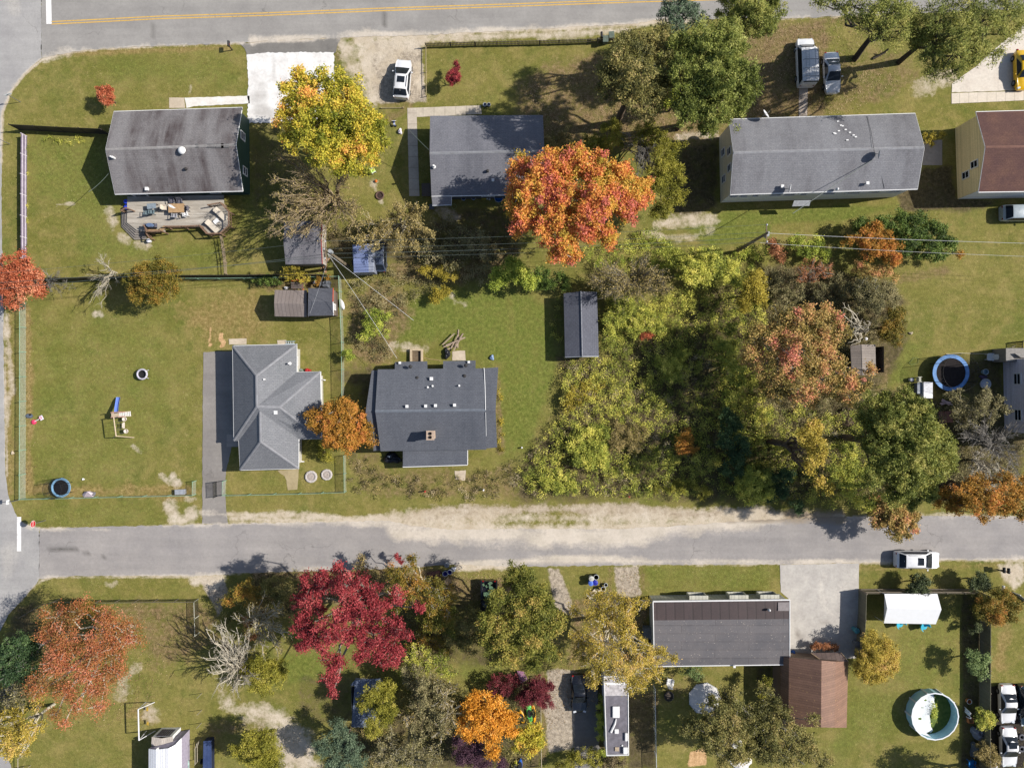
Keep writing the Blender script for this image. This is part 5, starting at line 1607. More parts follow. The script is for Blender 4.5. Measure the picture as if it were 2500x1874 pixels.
# --- the grove in the upper middle
tree('oak_tree', 'broad dark olive oak shading the lawn east of the picket fence', 'C',
  [(720, 350, 120), (850, 290, 120), (950, 250, 110), (700, 470, 110), (840, 470, 140), (960, 550, 120), (900, 640, 100), (640, 560, 80), (620, 440, 70), (780, 600, 90), (1000, 400, 90), (760, 240, 60)],
  9.5, 'olive', .17, .55, 1.0, 26)
tree('pine_tree', 'big round green pine in the middle of the grove', 'C',
  [(1100, 300, 120), (1250, 290, 150), (1400, 300, 150), (1500, 440, 110), (1340, 480, 170), (1190, 520, 140), (1150, 680, 110), (1330, 680, 130), (1270, 790, 70), (1470, 620, 95),
  (1400, 190, 95), (1090, 430, 80), (1540, 520, 70)], 11.5, 'pine', .22, .42, 1.25, 24, aspect=.3, bk='brown', up=.3)
tree('pine_tree', 'grey-green sparse pine leaning over the main road edge', 'C', [(1050, 90, 90), (1150, 60, 80), (1000, 40, 55), (1080, 165, 60), (1200, 110, 60), (1100, -10, 80)], 10.5, 'spruce', .2, .42, .8, 22, aspect=.3, twigs=120, bk='silver')
tree('pine_tree', 'yellow-green pine crossing the top edge above the white van', 'N', [(1830, 25, 52), (1790, 10, 40), (1860, 40, 42), (1885, 20, 40), (1845, -15, 50), (1876, 62, 26)], 10.5, 'pinegold', .2, .42, 1.1, 24, aspect=.3)
tree('yellow_sapling', 'small bright yellow tree showing under the big round pine', 'C', [(1110, 560, 70), (1060, 610, 50), (1000, 650, 45), (1130, 600, 45)], 5.4, 'limebush', .17, .45, .9, 24)
tree('orange_maple', 'huge orange and red maple covering the blue-grey roof corner', 'C',
  [(90, 1060, 95), (280, 1030, 120), (450, 1000, 110), (560, 1070, 115), (720, 1110, 110), (830, 1200, 100), (150, 1220, 130), (340, 1210, 150), (560, 1270, 150), (750, 1300, 110), (90, 1390, 115),
  (290, 1420, 145), (490, 1410, 140), (620, 1490, 80), (350, 1550, 90), (400, 1620, 65), (200, 1090, 90), (40, 1180, 70), (660, 1190, 100), (430, 960, 50), (300, 1620, 50), (30, 1300, 70)],
  11, 'flame', .2, .55, 1.15, 28, grad=.25, bk='pale', twigs=70, spread=.24)
bare_tree('bare_tree', 'silver-grey leafless tree between orange maple and the pine', 'C', (830, 900), [(830, 920, 120), (780, 870, 80), (900, 960, 80), (900, 1060, 70), (850, 1020, 70)], 6.2, 'silver', (9, 7, 6))
tree('cedar_tree', 'tall olive-yellow cedar hedge row beside the duplex shade', 'C',
  [(650, 810, 75), (700, 880, 55), (870, 830, 75), (950, 860, 70), (1010, 950, 90), (1060, 1080, 80), (1050, 1220, 85), (960, 1340, 60), (930, 1180, 75), (980, 1060, 90), (1000, 1290, 60)], 6.0, 'cedar', .15, .42, 1.1, 26, aspect=.4)
tree('shrub', 'low golden shrub at the east wall of the blue-grey roof', 'C', [(350, 865, 45), (310, 890, 30), (260, 880, 24)], 1.6, 'autumntan', .13, .35, 1, 22, cat='shrub')
tree('shrub', 'pale yellow-green shrub left of the silver-grey bare tree', 'C', [(520, 880, 45), (570, 900, 45), (620, 930, 40)], 2.4, 'cedar', .14, .4, 1, 24, cat='shrub')
# --- upper right
tree('pine_tree', 'leaning dark-trunked pine whose trunk foot is right of the silver sedan', 'D',
  [(690, 90, 80), (600, 30, 75), (640, 130, 55), (830, 100, 110), (780, 20, 90), (470, 15, 55), (900, 180, 70), (940, 60, 90), (360, 0, 60), (880, -40, 100), (760, 190, 60), (700, 160, 50), (560, 90, 45), (820, 230, 45)], 13, 'pinegold', .19, .6, 1.0, 26, aspect=.32,
  base=(590, 372), bk='dark', twigs=50, paths=[([(588, 374, -.1), (640, 300, 2.2), (740, 175, 5.8), (850, 40, 9.8)], .42, .24), ([(700, 220, 4.4), (760, 160, 7), (800, 60, 9.6)], .16, .08)])
tree('pine_tree', 'wide olive pine spreading over the concrete driveway corner', 'D',
  [(1030, 180, 105), (1150, 100, 130), (1300, 180, 130), (1450, 110, 130), (1600, 60, 120), (1100, 290, 90), (1250, 330, 100), (1160, 420, 70), (1390, 290, 95), (1540, 200, 85), (1080, 440, 55), (1300, 30, 120), (1640, 170, 60), (1220, 450, 50), (1480, 330, 60), (980, 260, 60), (930, 190, 70), (1020, 350, 45), (1340, 380, 50)],
  13, 'pinegold', .19, .6, 1.05, 26, aspect=.32, base=(868, 392), bk='dark', twigs=60, paths=[([(866, 394, -.1), (930, 340, 2.2), (1030, 260, 5.2), (1200, 130, 9.6)], .4, .2), ([(700, 372, 0.05), (780, 330, .5), (800, 310, .9)], .16, .1)])
tree('shrub', 'yellow-leaved shrub at the right end of the long duplex', 'D', [(1060, 880, 28), (1100, 860, 26), (1150, 850, 24), (1030, 860, 18), (1075, 905, 18)], 1.8, 'yellowvine', .11, .28, 1, 20, cat='shrub', twigs=20)
tree('vine_thicket', 'dense green vine mound at the right end of the utility wires', 'D', [(880, 1420, 85), (1000, 1410, 85), (1100, 1470, 90), (1180, 1550, 75), (1060, 1570, 80), (960, 1500, 80), (900, 1550, 70), (1100, 1600, 60), (800, 1410, 60), (640, 1420, 55)],
  4.0, 'green', .16, .45, 1.1, 26, cat='thicket')
tree('orange_sapling', 'orange sapling glowing inside the green vine mound', 'D', [(740, 1490, 85), (810, 1560, 80), (640, 1510, 60), (700, 1580, 60), (850, 1630, 50), (560, 1520, 30), (1260, 1610, 14)], 4.4, 'rust', .15, .42, .95, 24, grad=.4)
tree('shrub', 'yellow-green shrub under the wires beside the leaning pole', 'D', [(360, 1540, 55), (260, 1550, 55), (310, 1610, 50), (400, 1610, 45), (210, 1520, 40)], 2.6, 'limebush', .14, .42, 1, 24, cat='shrub')
tree('shrub', 'rusty red shrub just below the right-hand utility pole', 'D', [(85, 1580, 50), (120, 1630, 40), (60, 1540, 36)], 2.6, 'oakred', .14, .4, .9, 22, cat='shrub', twigs=30)
# --- left side
tree('red_oak', 'rust-red oak cut by the left edge above the chain-link corner', 'E', [(60, 110, 105), (150, 190, 95), (60, 250, 75), (190, 110, 75), (0, 180, 80), (230, 230, 45), (120, 40, 60), (-60, 120, 100), (60, 320, 40)], 7.5, 'red', .16, .5, 1.0, 26, spread=.2)
bare_tree('bare_bush', 'leafless pale bush between rust-red oak and a second bare bush', 'E', (330, 175), [(320, 170, 100), (270, 120, 80), (410, 190, 80), (320, 230, 60)], 2.8, 'silver', (4, 4, 5), cat='shrub', upright=.3, twig=.015)
bare_tree('bare_bush', 'leafless pale bush with branches fanning left beside the bushy gold tree', 'E', (740, 120), [(640, 140, 90), (580, 190, 80), (620, 250, 70), (660, 80, 70)], 4.2, 'pale', (5, 5, 5), cat='shrub', upright=.35, twig=.015)
tree('bushy_gold_tree', 'bushy olive and orange tree casting a dark shadow on the big lawn', 'E', [(950, 160, 110), (1040, 150, 90), (870, 180, 85), (980, 250, 75), (1000, 80, 65), (900, 90, 60), (1070, 230, 55), (860, 250, 60), (1090, 100, 40)], 5.4, 'bushgold', .13, .4, 1.2, 28, up=.4)
tree('golden_tree', 'orange-gold tree between the hip roof and the dark slate roof', 'F',
  [(480, 1000, 80), (580, 980, 75), (400, 1060, 75), (520, 1090, 105), (640, 1070, 90), (700, 1160, 65), (580, 1180, 80), (480, 1170, 60), (560, 930, 40), (740, 1190, 30), (350, 1000, 30)], 6.2, 'rust', .15, .45, 1.15, 26, grad=.3, bk='pale')
tree('shrub', 'low olive shrub under the golden tree by the two stone rings', 'F', [(440, 1255, 45), (470, 1290, 30), (420, 1225, 30)], 1.3, 'cedar', .11, .3, 1, 20, cat='shrub')
tree('shrub', 'wiry yellow-green shrub behind the green fence and centre house', 'F', [(760, 440, 75), (700, 460, 60), (800, 400, 55), (740, 380, 50), (820, 490, 40), (700, 520, 40)], 2.3, 'limebush', .12, .38, .75, 20, cat='shrub', twigs=50)
tree('sapling', 'little yellow-green sapling standing on the green fence line', 'F', [(595, 640, 34), (570, 625, 20), (615, 655, 20)], 1.9, 'limebush', .1, .26, 1, 22, cat='sapling')
tree('shrub', 'yellow shrub on the fence line above the orange picnic table', 'F', [(240, 110, 50), (290, 140, 35), (200, 130, 35), (330, 145, 24)], 1.9, 'yellowvine', .12, .34, .9, 20, cat='shrub')
tree('shrub', 'dark green ivy shrub on the fence line left of the picnic table', 'F', [(30, 165, 35), (90, 160, 40), (150, 165, 35)], 1.4, 'green', .12, .34, .9, 20, cat='shrub')
tree('shrub', 'small orange-tipped shrub behind the dark shingled shed', 'F', [(408, 155, 18), (400, 180, 16), (470, 150, 16)], 1.5, 'rust', .1, .22, 1.2, 18, cat='shrub')
tree('shrub', 'golden round shrub at the top of the unmown yard', 'F', [(1165, 260, 50), (1200, 240, 40), (1130, 275, 36)], 1.8, 'yellowvine', .12, .36, 1, 22, cat='shrub')
tree('shrub', 'tall yellow weeds shrub right of the blue trailer roof', 'F', [(1240, 105, 50), (1180, 120, 50), (1270, 140, 36), (1090, 110, 45)], 2.2, 'yellowvine', .13, .4, .8, 22, cat='shrub')
tree('yellow_vine_tree', 'bright yellow-green vine-covered tree left of the long shed top', 'F', [(1580, 130, 80), (1640, 90, 75), (1540, 180, 55), (1690, 120, 80), (1740, 170, 70), (1610, 60, 50)], 4.2, 'limebush', .15, .45, 1.05, 26)
tree('shrub', 'leafy mid-green shrub touching the shed roof top-left corner', 'G', [(210, 140, 60), (250, 170, 50), (160, 190, 50), (320, 160, 50), (360, 190, 45)], 2.6, 'green', .14, .42, 1, 24, cat='shrub')
# --- brambles and trees right of the centre
bare_tree('bare_tree', 'wide leafless tree with grey twigs right of the long shed top', 'G', (760, 190), [(640, 120, 110), (780, 130, 120), (900, 110, 110), (960, 180, 90), (700, 220, 90), (560, 160, 80), (850, 220, 80)], 6.0, 'grey', (7, 7, 6), leaves='autumntan', leafn=6000, leaf=.08)
tree('yellow_vine_tree', 'yellow-green vine-draped tree at the top of the bramble patch', 'G', [(1180, 80, 100), (1110, 50, 60), (1280, 90, 90), (1380, 110, 90), (1440, 150, 60), (1240, 20, 70), (1320, 30, 60), (1150, 150, 60), (1050, 10, 60)], 4.4, 'vine', .15, .45, 1.05, 26, grad=.5)
tree('yellow_vine_tree', 'golden vine-covered tree left of the pinkish oak', 'G', [(1560, 200, 80), (1520, 270, 70), (1600, 280, 60), (1580, 140, 50), (1500, 330, 45)], 5.4, 'yellowvine', .15, .45, 1.05, 26, grad=.3)
tree('bramble_bush', 'sunny yellow-green bramble mound right beside the long shed', 'G', [(690, 400, 85), (760, 330, 80), (850, 380, 80), (800, 460, 75), (640, 500, 55), (920, 440, 65), (700, 300, 60), (640, 420, 50), (980, 460, 40)], 2.6, 'vine', .13, .4, .95, 22, cat='bramble', grad=.4, twigs=60, bk='tan')
tree('red_shrub', 'small pinkish-red shrub in the middle of the brambles', 'G', [(880, 515, 30), (850, 525, 22), (905, 520, 22)], 1.9, 'red', .11, .28, 1, 20, cat='shrub')
tree('bramble_bush', 'leafy green bramble mound below the pinkish-red shrub', 'G', [(1060, 680, 75), (1010, 720, 65), (1100, 620, 55), (1060, 770, 50), (960, 690, 50)], 2.2, 'vine', .13, .4, .95, 22, cat='bramble', grad=.3)
tree('bramble_bush', 'yellowish bramble mound on the edge of the unmown lawn', 'G', [(410, 900, 60), (380, 960, 50), (470, 930, 50), (560, 840, 50), (500, 830, 45)], 1.5, 'yellowvine', .12, .38, .85, 20, cat='bramble', twigs=30, bk='tan')
tree('bramble_bush', 'large sunlit green bramble mound near the lane', 'G', [(500, 1150, 90), (430, 1220, 70), (560, 1230, 80), (600, 1130, 60), (520, 1300, 80), (600, 1330, 60), (440, 1310, 50)], 2.4, 'vine', .14, .42, 1, 24, cat='bramble', grad=.4)
tree('bramble_bush', 'bright green bramble clump right at the lane shoulder', 'G', [(330, 1420, 70), (260, 1450, 55), (390, 1470, 60), (320, 1500, 45), (220, 1430, 40)], 1.8, 'vine', .13, .4, 1, 22, cat='bramble', grad=.4)
tree('bramble_bush', 'tan and olive bramble mound left of the orange one', 'G', [(760, 1150, 80), (700, 1200, 70), (800, 1210, 60), (850, 1130, 55), (680, 1110, 50)], 2.0, 'autumntan', .12, .4, .9, 22, cat='bramble', twigs=60, bk='tan')
tree('bramble_bush', 'orange-brown bramble mound in the shaded lower thicket', 'G', [(1130, 1180, 55), (1100, 1220, 45), (1160, 1230, 50), (1130, 1130, 35)], 2.2, 'rust', .12, .36, .9, 22, cat='bramble')
tree('bluegreen_vine_tree', 'dark blue-green vine-covered tree column left of the yellow strip tree', 'G', [(1420, 1080, 75), (1400, 1180, 75), (1450, 1260, 75), (1380, 1020, 55), (1430, 1350, 70), (1500, 1190, 50)], 4.6, 'bluegreen', .15, .42, 1, 24)
tree('green_tree', 'bright yellow-green round tree on the lane shoulder', 'G', [(1560, 1440, 90), (1500, 1490, 70), (1620, 1500, 75), (1560, 1540, 60), (1620, 1400, 55), (1520, 1390, 50)], 4.4, 'vine', .14, .42, 1.1, 26, grad=.5)
tree('bramble_bush', 'small golden-green bush right on the road edge below brambles', 'G', [(1030, 1490, 50), (1240, 1510, 50), (1100, 1470, 45), (930, 1480, 50), (1180, 1460, 45)], 1.7, 'cedar', .12, .38, .9, 22, cat='bramble')
tree('vine_tree', 'shaded green vine tree at the left foot of the pinkish oak', 'G', [(1410, 620, 80), (1440, 720, 75), (1360, 560, 55), (1450, 800, 60), (1400, 470, 55), (1420, 900, 60)], 4.0, 'vine', .14, .42, .95, 24)
tree('pink_oak', 'large oak turning salmon pink and yellow above the brambles', 'H',
  [(150, 410, 95), (290, 420, 125), (420, 410, 105), (100, 560, 115), (250, 600, 125), (400, 560, 115), (500, 500, 70), (190, 750, 115), (350, 710, 115), (90, 850, 105), (290, 870, 105), (30, 700, 85), (450, 700, 90),
  (540, 800, 85), (560, 920, 55), (450, 850, 80), (-40, 520, 90), (-60, 640, 80), (650, 820, 60), (680, 740, 45)], 10, 'oak', .18, .55, 1.0, 26, grad=.45, spread=.2, bk='silver', twigs=50)
tree('yellow_strip_tree', 'narrow yellow-leaved tree left of the big dark pine', 'H', [(330, 1110, 75), (330, 1210, 75), (350, 1290, 60), (320, 1370, 45), (420, 1480, 45), (270, 1160, 45), (390, 1240, 45), (370, 1450, 30)], 13, 'mustard', .16, .48, 1, 26)
tree('pine_tree', 'massive dark pine above the lower road, right of the yellow strip tree', 'H',
  [(740, 960, 110), (900, 920, 95), (1000, 1000, 105), (850, 1080, 140), (1040, 1120, 130), (1150, 1220, 115), (950, 1250, 170), (1100, 1340, 120), (800, 1290, 140), (950, 1430, 120), (1050, 1490, 100), (700, 1150, 110), (850, 1520, 90), (680, 1020, 70), (1180, 1330, 75), (730, 1400, 90), (960, 1560, 60)],
  12, 'pinegold', .22, .42, 1.2, 24, aspect=.3, up=.3)
tree('green_tree', 'dull green understory tree left of the massive pine', 'H', [(640, 1420, 90), (560, 1330, 80), (560, 1480, 80), (650, 1560, 70), (480, 1390, 60), (700, 1580, 60), (520, 1230, 55)], 5, 'vine', .14, .45, .9, 24)
tree('shrub', 'dark green low shrub at the foot of the yellow strip tree', 'H', [(60, 1440, 80), (120, 1500, 70), (20, 1520, 70), (150, 1400, 60), (230, 1600, 50)], 3.0, 'bluegreen', .14, .42, 1, 24, cat='shrub')
bare_tree('dead_tree', 'bleached dead tree with curling bare limbs above the brown shed', 'H', (570, 500), [(640, 440, 75), (550, 350, 50), (690, 430, 50), (580, 410, 45), (600, 540, 55), (700, 480, 40)], 8.5, 'pale', (5, 3, 2), r0=.2, twig=.026, upright=.15)
tree('dusky_conifer', 'dusky grey-green conifer at the edge of the right-hand lawn', 'H', [(710, 250, 85), (640, 220, 70), (790, 230, 70), (720, 330, 65), (660, 300, 60), (560, 230, 60), (830, 290, 50)], 4.6, 'dull', .13, .4, 1.05, 26, twigs=60, bk='silver')
tree('gold_tree', 'golden-olive tree at the left edge of the right-hand lawn', 'H', [(840, 400, 70), (820, 470, 65), (850, 530, 55), (790, 520, 50), (880, 370, 45), (880, 450, 45)], 4.2, 'bushgold', .13, .4, 1, 26)
tree('bare_red_tree', 'thin reddish tree with dark limbs under the wires', 'H', [(330, 90, 80), (270, 120, 70), (390, 110, 60), (310, 170, 50)], 4.6, 'oakred', .12, .4, .5, 18, twigs=130, bk='silver')
tree('olive_scrub', 'brown-olive scrub below the green vine mound', 'H', [(120, 200, 90), (210, 250, 70), (60, 140, 60), (460, 170, 75), (470, 260, 60), (380, 240, 60), (140, 290, 55)], 3.0, 'dull', .13, .42, .85, 22, cat='scrub', twigs=90, bk='brown')
tree('small_orange_tree', 'small orange and tan tree below the orange sapling', 'H', [(660, 110, 55), (720, 120, 55), (790, 110, 50), (840, 150, 28), (620, 80, 40)], 3.4, 'oak', .13, .4, .9, 24, grad=.3)
bare_tree('bare_tree', 'grey bare tree with olive leaves against the lavender house wall', 'H', (1220, 1000), [(1280, 940, 85), (1390, 950, 90), (1460, 1000, 85), (1330, 1040, 90), (1440, 900, 60), (1500, 940, 55), (1220, 910, 50)], 7, 'grey', (6, 6, 5), leaves='dull', leafn=14000, leaf=.08)
bare_tree('bare_tree', 'leafless silver tree right of the massive pine', 'H', (1330, 1180), [(1320, 1130, 100), (1440, 1150, 110), (1560, 1180, 100), (1600, 1290, 90), (1400, 1060, 70), (1620, 1110, 70), (1500, 1260, 90)], 7.5, 'silver', (7, 7, 6))
bare_tree('bare_tree', 'leafless tree fanning white twigs toward the lane, bottom of the right thicket', 'H', (1310, 1300), [(1360, 1380, 90), (1440, 1420, 90), (1380, 1290, 70), (1500, 1380, 80), (1590, 1400, 80), (1490, 1480, 60)], 6.5, 'pale', (7, 7, 5))
tree('orange_oak', 'orange-brown oak branch mass overhanging the lane at the right edge', 'H', [(1190, 1560, 80), (1110, 1540, 55), (1330, 1520, 80), (1260, 1600, 70), (1450, 1540, 80), (1420, 1620, 70), (1560, 1530, 80), (1640, 1560, 80), (1540, 1620, 60), (1280, 1480, 50), (1660, 1470, 70), (1380, 1450, 60), (1560, 1440, 60), (1350, 1600, 60), (1640, 1640, 60)], 9.5, 'rust', .15, .48, 1.0, 24, spread=.2)
tree('salmon_oak', 'salmon-red young oak reaching over the lane toward the white car', 'L', [(740, 80, 60), (820, 50, 75), (900, 90, 80), (850, 150, 75), (900, 190, 50), (960, 70, 50), (780, 20, 60), (960, 140, 40)], 5, 'oak', .17, .45, 1.05, 26, grad=.2)
tree('red_understory', 'dark red low bush at the lane edge below the massive pine', 'H', [(760, 1600, 50), (720, 1560, 40), (820, 1590, 40)], 2.4, 'oakred', .13, .38, 1, 22, cat='shrub')
# --- lower left lots
tree('red_tree', 'sparse rust-red tree with white branches on the lower left lawn', 'I',
  [(340, 720, 95), (480, 690, 85), (690, 760, 90), (820, 820, 75), (400, 870, 110), (590, 900, 120), (350, 1010, 100), (540, 1050, 110), (250, 1130, 80), (400, 1180, 90), (610, 1160, 90), (740, 880, 80), (490, 1280, 50),
  (340, 1330, 50), (290, 820, 60), (700, 1050, 80), (860, 860, 40), (620, 1280, 50), (400, 1380, 22), (200, 1180, 50), (640, 700, 45), (730, 960, 60)], 9, 'bronze', .13, .5, 1.1, 24, bk='pale', twigs=150, twigr=.024, spread=.24, cspread=.6)
tree('olive_shrub', 'dark olive shrub behind the chain-link fence beside the rust-red tree', 'I', [(540, 645, 60), (590, 690, 50), (490, 650, 45), (620, 650, 30)], 2.6, 'bushgold', .12, .36, 1, 24, cat='shrub')
tree('spruce_tree', 'dark grey-green conifer cut by the left edge of the lower lots', 'I', [(60, 950, 95), (130, 890, 75), (170, 960, 65), (60, 1060, 90), (140, 1050, 70), (-20, 1000, 90), (180, 850, 45)], 8, 'bluegreen', .17, .45, 1, 26, bk='silver', twigs=60)
bare_tree('bare_tree', 'leafless grey tree at the left edge above the yellow one', 'I', (60, 1160), [(60, 1180, 90), (120, 1130, 60), (20, 1260, 80), (100, 1270, 60)], 7, 'silver', (7, 6, 5), leaves='dull', leafn=3000, leaf=.08)
tree('yellow_tree', 'pale yellow tree hanging over the side road, bottom left', 'I', [(110, 1370, 100), (40, 1480, 90), (170, 1440, 75), (230, 1240, 60), (40, 1560, 80), (240, 1400, 40), (150, 1530, 60), (-40, 1420, 90)], 7.5, 'mustard', .14, .5, .85, 24, bk='pale', twigs=120)
bare_tree('bare_tree', 'pale leafless tree radiating beside the chain-link corner post', 'I', (1560, 960), [(1400, 920, 95), (1430, 830, 80), (1360, 1040, 90), (1480, 1000, 95), (1400, 1130, 80), (1370, 790, 50), (1560, 1130, 70), (1480, 1180, 70), (1340, 960, 60), (1520, 860, 80)], 8, 'pale', (7, 5, 5), twig=.016, upright=.2)
bare_tree('bare_tree', 'white-limbed leafless tree left of the crimson maple', 'J', (60, 680), [(-40, 750, 90), (60, 780, 90), (150, 810, 80), (20, 880, 80), (130, 680, 80), (160, 880, 60), (40, 640, 60)], 8, 'pale', (7, 5, 5), upright=.2, leaves='autumntan', leafn=1800, leaf=.08, twig=.015)
tree('shrub', 'orange-brown leafy shrub between the two pale leafless trees', 'I', [(1580, 740, 50), (1640, 700, 45), (1420, 900, 35), (1600, 820, 40)], 2.4, 'oakred', .12, .36, .6, 18, cat='shrub', twigs=30)
tree('cedar_tree', 'yellow-green cedar under the pale leafless trees', 'J', [(50, 1020, 85), (110, 1080, 75), (60, 1150, 65), (150, 1020, 55), (10, 1110, 70), (-40, 1040, 70), (180, 1060, 40)], 5, 'cedar', .14, .4, 1.1, 26, aspect=.4)
tree('crimson_maple', 'large crimson maple on the south side of the lane', 'J',
  [(370, 500, 90), (340, 620, 105), (300, 760, 75), (450, 480, 75), (480, 790, 100), (400, 850, 95), (590, 510, 85), (720, 540, 90), (650, 660, 105), (770, 660, 90), (640, 820, 95), (750, 840, 100), (870, 770, 75), (850, 900, 85),
  (490, 1000, 75), (490, 1110, 55), (495, 1185, 26), (300, 880, 55), (680, 950, 60), (790, 990, 45), (540, 400, 45), (430, 430, 40), (1040, 645, 40), (940, 820, 50), (560, 690, 70), (890, 1000, 40), (900, 570, 50)], 13.01, 'crimson', .16, .5, 1.1, 27, bk='grey', twigs=150, spread=.2)
tree('shade_tree', 'olive-brown small tree on the bank, left of the crimson maple top', 'J', [(120, 500, 70), (60, 540, 60), (190, 540, 60), (140, 590, 50), (240, 480, 50)], 4.2, 'olive', .13, .42, .9, 24)
tree('shade_tree', 'dull leafy small tree by the gravel apron beside the chain-link corner', 'I', [(1500, 560, 60), (1560, 520, 55), (1450, 600, 45), (1600, 600, 55), (1640, 540, 45)], 3.8, 'bushgold', .13, .42, .8, 22)
tree('shrub', 'dark bronze shrub just above the brilliant orange tree', 'J', [(1540, 1130, 60), (1600, 1160, 60), (1500, 1170, 45), (1640, 1110, 50)], 2.8, 'maroon', .12, .38, .8, 22, cat='shrub', twigs=30)
tree('shade_tree', 'shaded olive tree filling the gap right of the bronze tree', 'J', [(1180, 720, 70), (1230, 780, 65), (1120, 760, 60), (1260, 690, 50), (1080, 720, 50)], 5, 'leafy', .14, .42, .9, 24)
tree('wispy_tree', 'wispy tan and green tree between steel shed cedar and orange tree', 'J', [(1200, 1240, 85), (1230, 1330, 80), (1160, 1130, 70), (1250, 1160, 60), (1180, 1430, 70), (960, 1350, 70)], 6.5, 'autumntan', .1, .5, .6, 18, bk='pale', twigs=220)
tree('bronze_tree', 'bronze and olive tree with a few pale dead limbs by the bin pile', 'J', [(900, 440, 95), (980, 520, 105), (900, 610, 90), (1050, 490, 75), (1150, 540, 90), (1230, 590, 60), (990, 390, 45), (1130, 640, 75), (1000, 330, 26), (1230, 690, 55), (1160, 760, 60)], 7, 'bushgold', .14, .48, .8, 24, bk='pale', twigs=90)
tree('shrub', 'bronze understory shrub below the bronze tree, right of the crimson maple', 'J', [(1150, 870, 65), (1080, 850, 60), (1200, 910, 45), (1000, 900, 50), (1060, 780, 40)], 2.6, 'bushgold', .12, .4, .7, 20, cat='shrub', twigs=60, bk='tan')
tree('shrub', 'small red-tipped shrub standing at the lane edge', 'J', [(910, 330, 20), (930, 360, 16), (900, 312, 12)], 2.0, 'crimson', .1, .2, 1, 16, cat='shrub')
bare_tree('bare_bush', 'leafless tan bush at the lane edge behind the crimson maple', 'J', (680, 440), [(680, 390, 60), (640, 420, 50), (730, 400, 50), (690, 340, 40)], 3.4, 'tan', (6, 6, 6), cat='shrub', leaves='autumntan', leafn=900, leaf=.08)
tree('green_maple', 'tall green tree beside the dark pickup truck', 'K',
  [(50, 460, 95), (150, 540, 100), (220, 640, 90), (90, 690, 125), (280, 770, 80), (150, 830, 120), (40, 940, 90), (240, 930, 95), (150, 1010, 65), (-60, 600, 80), (-120, 740, 90), (-100, 860, 90), (-20, 820, 90), (-40, 980, 60), (330, 720, 40)], 9, 'leafy', .16, .48, 1.15, 27, grad=.3)
tree('shade_tree', 'dark green tree in shade left of the tall green tree', 'J', [(1330, 720, 85), (1380, 800, 85), (1280, 760, 70), (1340, 880, 75), (1250, 850, 60), (1430, 700, 60)], 4.6, 'olive', .15, .45, .9, 24)
tree('cedar_tree', 'yellow-green cedar covering half of the blue-grey steel shed', 'J', [(750, 1190, 75), (800, 1270, 85), (780, 1370, 75), (850, 1170, 60), (700, 1260, 55), (860, 1310, 60), (740, 1440, 45)], 6.2, 'cedar', .15, .42, 1.2, 27, aspect=.4)
bare_tree('brushy_tree', 'brownish vine-tangled tree right of the steel shed', 'J', (1050, 1180), [(1060, 1160, 110), (1000, 1260, 110), (1120, 1270, 110), (1060, 1370, 110), (960, 1130, 90), (1160, 1180, 80), (1150, 1390, 80), (1000, 1440, 80)], 7, 'tan', (6, 6, 5), leaves='dull', leafn=22000, leaf=.085)
tree('weedy_tree', 'pale green weedy tree south of the crimson maple', 'J', [(1100, 990, 95), (1010, 1010, 85), (1190, 1000, 75), (1230, 1060, 60), (1040, 930, 55), (960, 1060, 60)], 4.5, 'vine', .13, .45, .6, 22, twigs=100, bk='tan')
tree('blue_spruce', 'blue-green spruce at the bottom edge, left of the bare vines', 'J', [(550, 1480, 90), (490, 1590, 90), (610, 1550, 80), (440, 1540, 60), (560, 1640, 80), (660, 1620, 60), (520, 1400, 60)], 6, 'spruce', .15, .42, 1.1, 26, aspect=.4)
tree('cedar_tree', 'dark yellow-green cedar on the bottom edge beside the sandy track', 'J', [(60, 1510, 90), (20, 1600, 100), (100, 1600, 75), (-60, 1560, 90), (130, 1660, 60), (-20, 1480, 70)], 6, 'cedar', .15, .42, 1.15, 27, aspect=.4)
bare_tree('bare_tree', 'leafless tangle of pale branches at the bottom edge centre', 'J', (900, 1540), [(850, 1540, 90), (780, 1600, 80), (1000, 1580, 90), (1120, 1560, 90), (1100, 1640, 80), (880, 1640, 70)], 5.5, 'pale', (6, 6, 5), leaves='dull', leafn=9000, leaf=.08)
tree('orange_tree', 'brilliant orange tree at the bottom centre', 'J', [(1390, 1300, 95), (1490, 1270, 90), (1570, 1360, 80), (1360, 1420, 75), (1490, 1440, 85), (1520, 1550, 50), (1620, 1420, 50), (1390, 1220, 50), (1630, 1330, 45), (1450, 1360, 80)], 7, 'orange', .17, .48, 1.15, 27)
tree('plum_tree', 'dark purple plum tree below the brilliant orange tree', 'J', [(1380, 1570, 85), (1300, 1500, 50), (1430, 1530, 55), (1310, 1600, 60), (1560, 1630, 50), (1440, 1630, 60)], 4.6, 'plum', .12, .38, 1.15, 27)
tree('japanese_maple', 'dark red Japanese maple over the yellow and green kayaks', 'K', [(180, 1190, 80), (120, 1220, 65), (240, 1240, 55), (190, 1130, 60), (240, 1170, 50), (90, 1230, 35), (270, 1140, 28)], 4, 'maroon', .12, .36, 1.1, 26)
tree('lime_tree', 'lime-yellow tree right of the brilliant orange tree', 'K', [(130, 1450, 75), (180, 1500, 65), (80, 1470, 50), (60, 1530, 40), (190, 1420, 40), (140, 1540, 50)], 4.8, 'goldgreen', .14, .42, 1.15, 26, grad=.3)
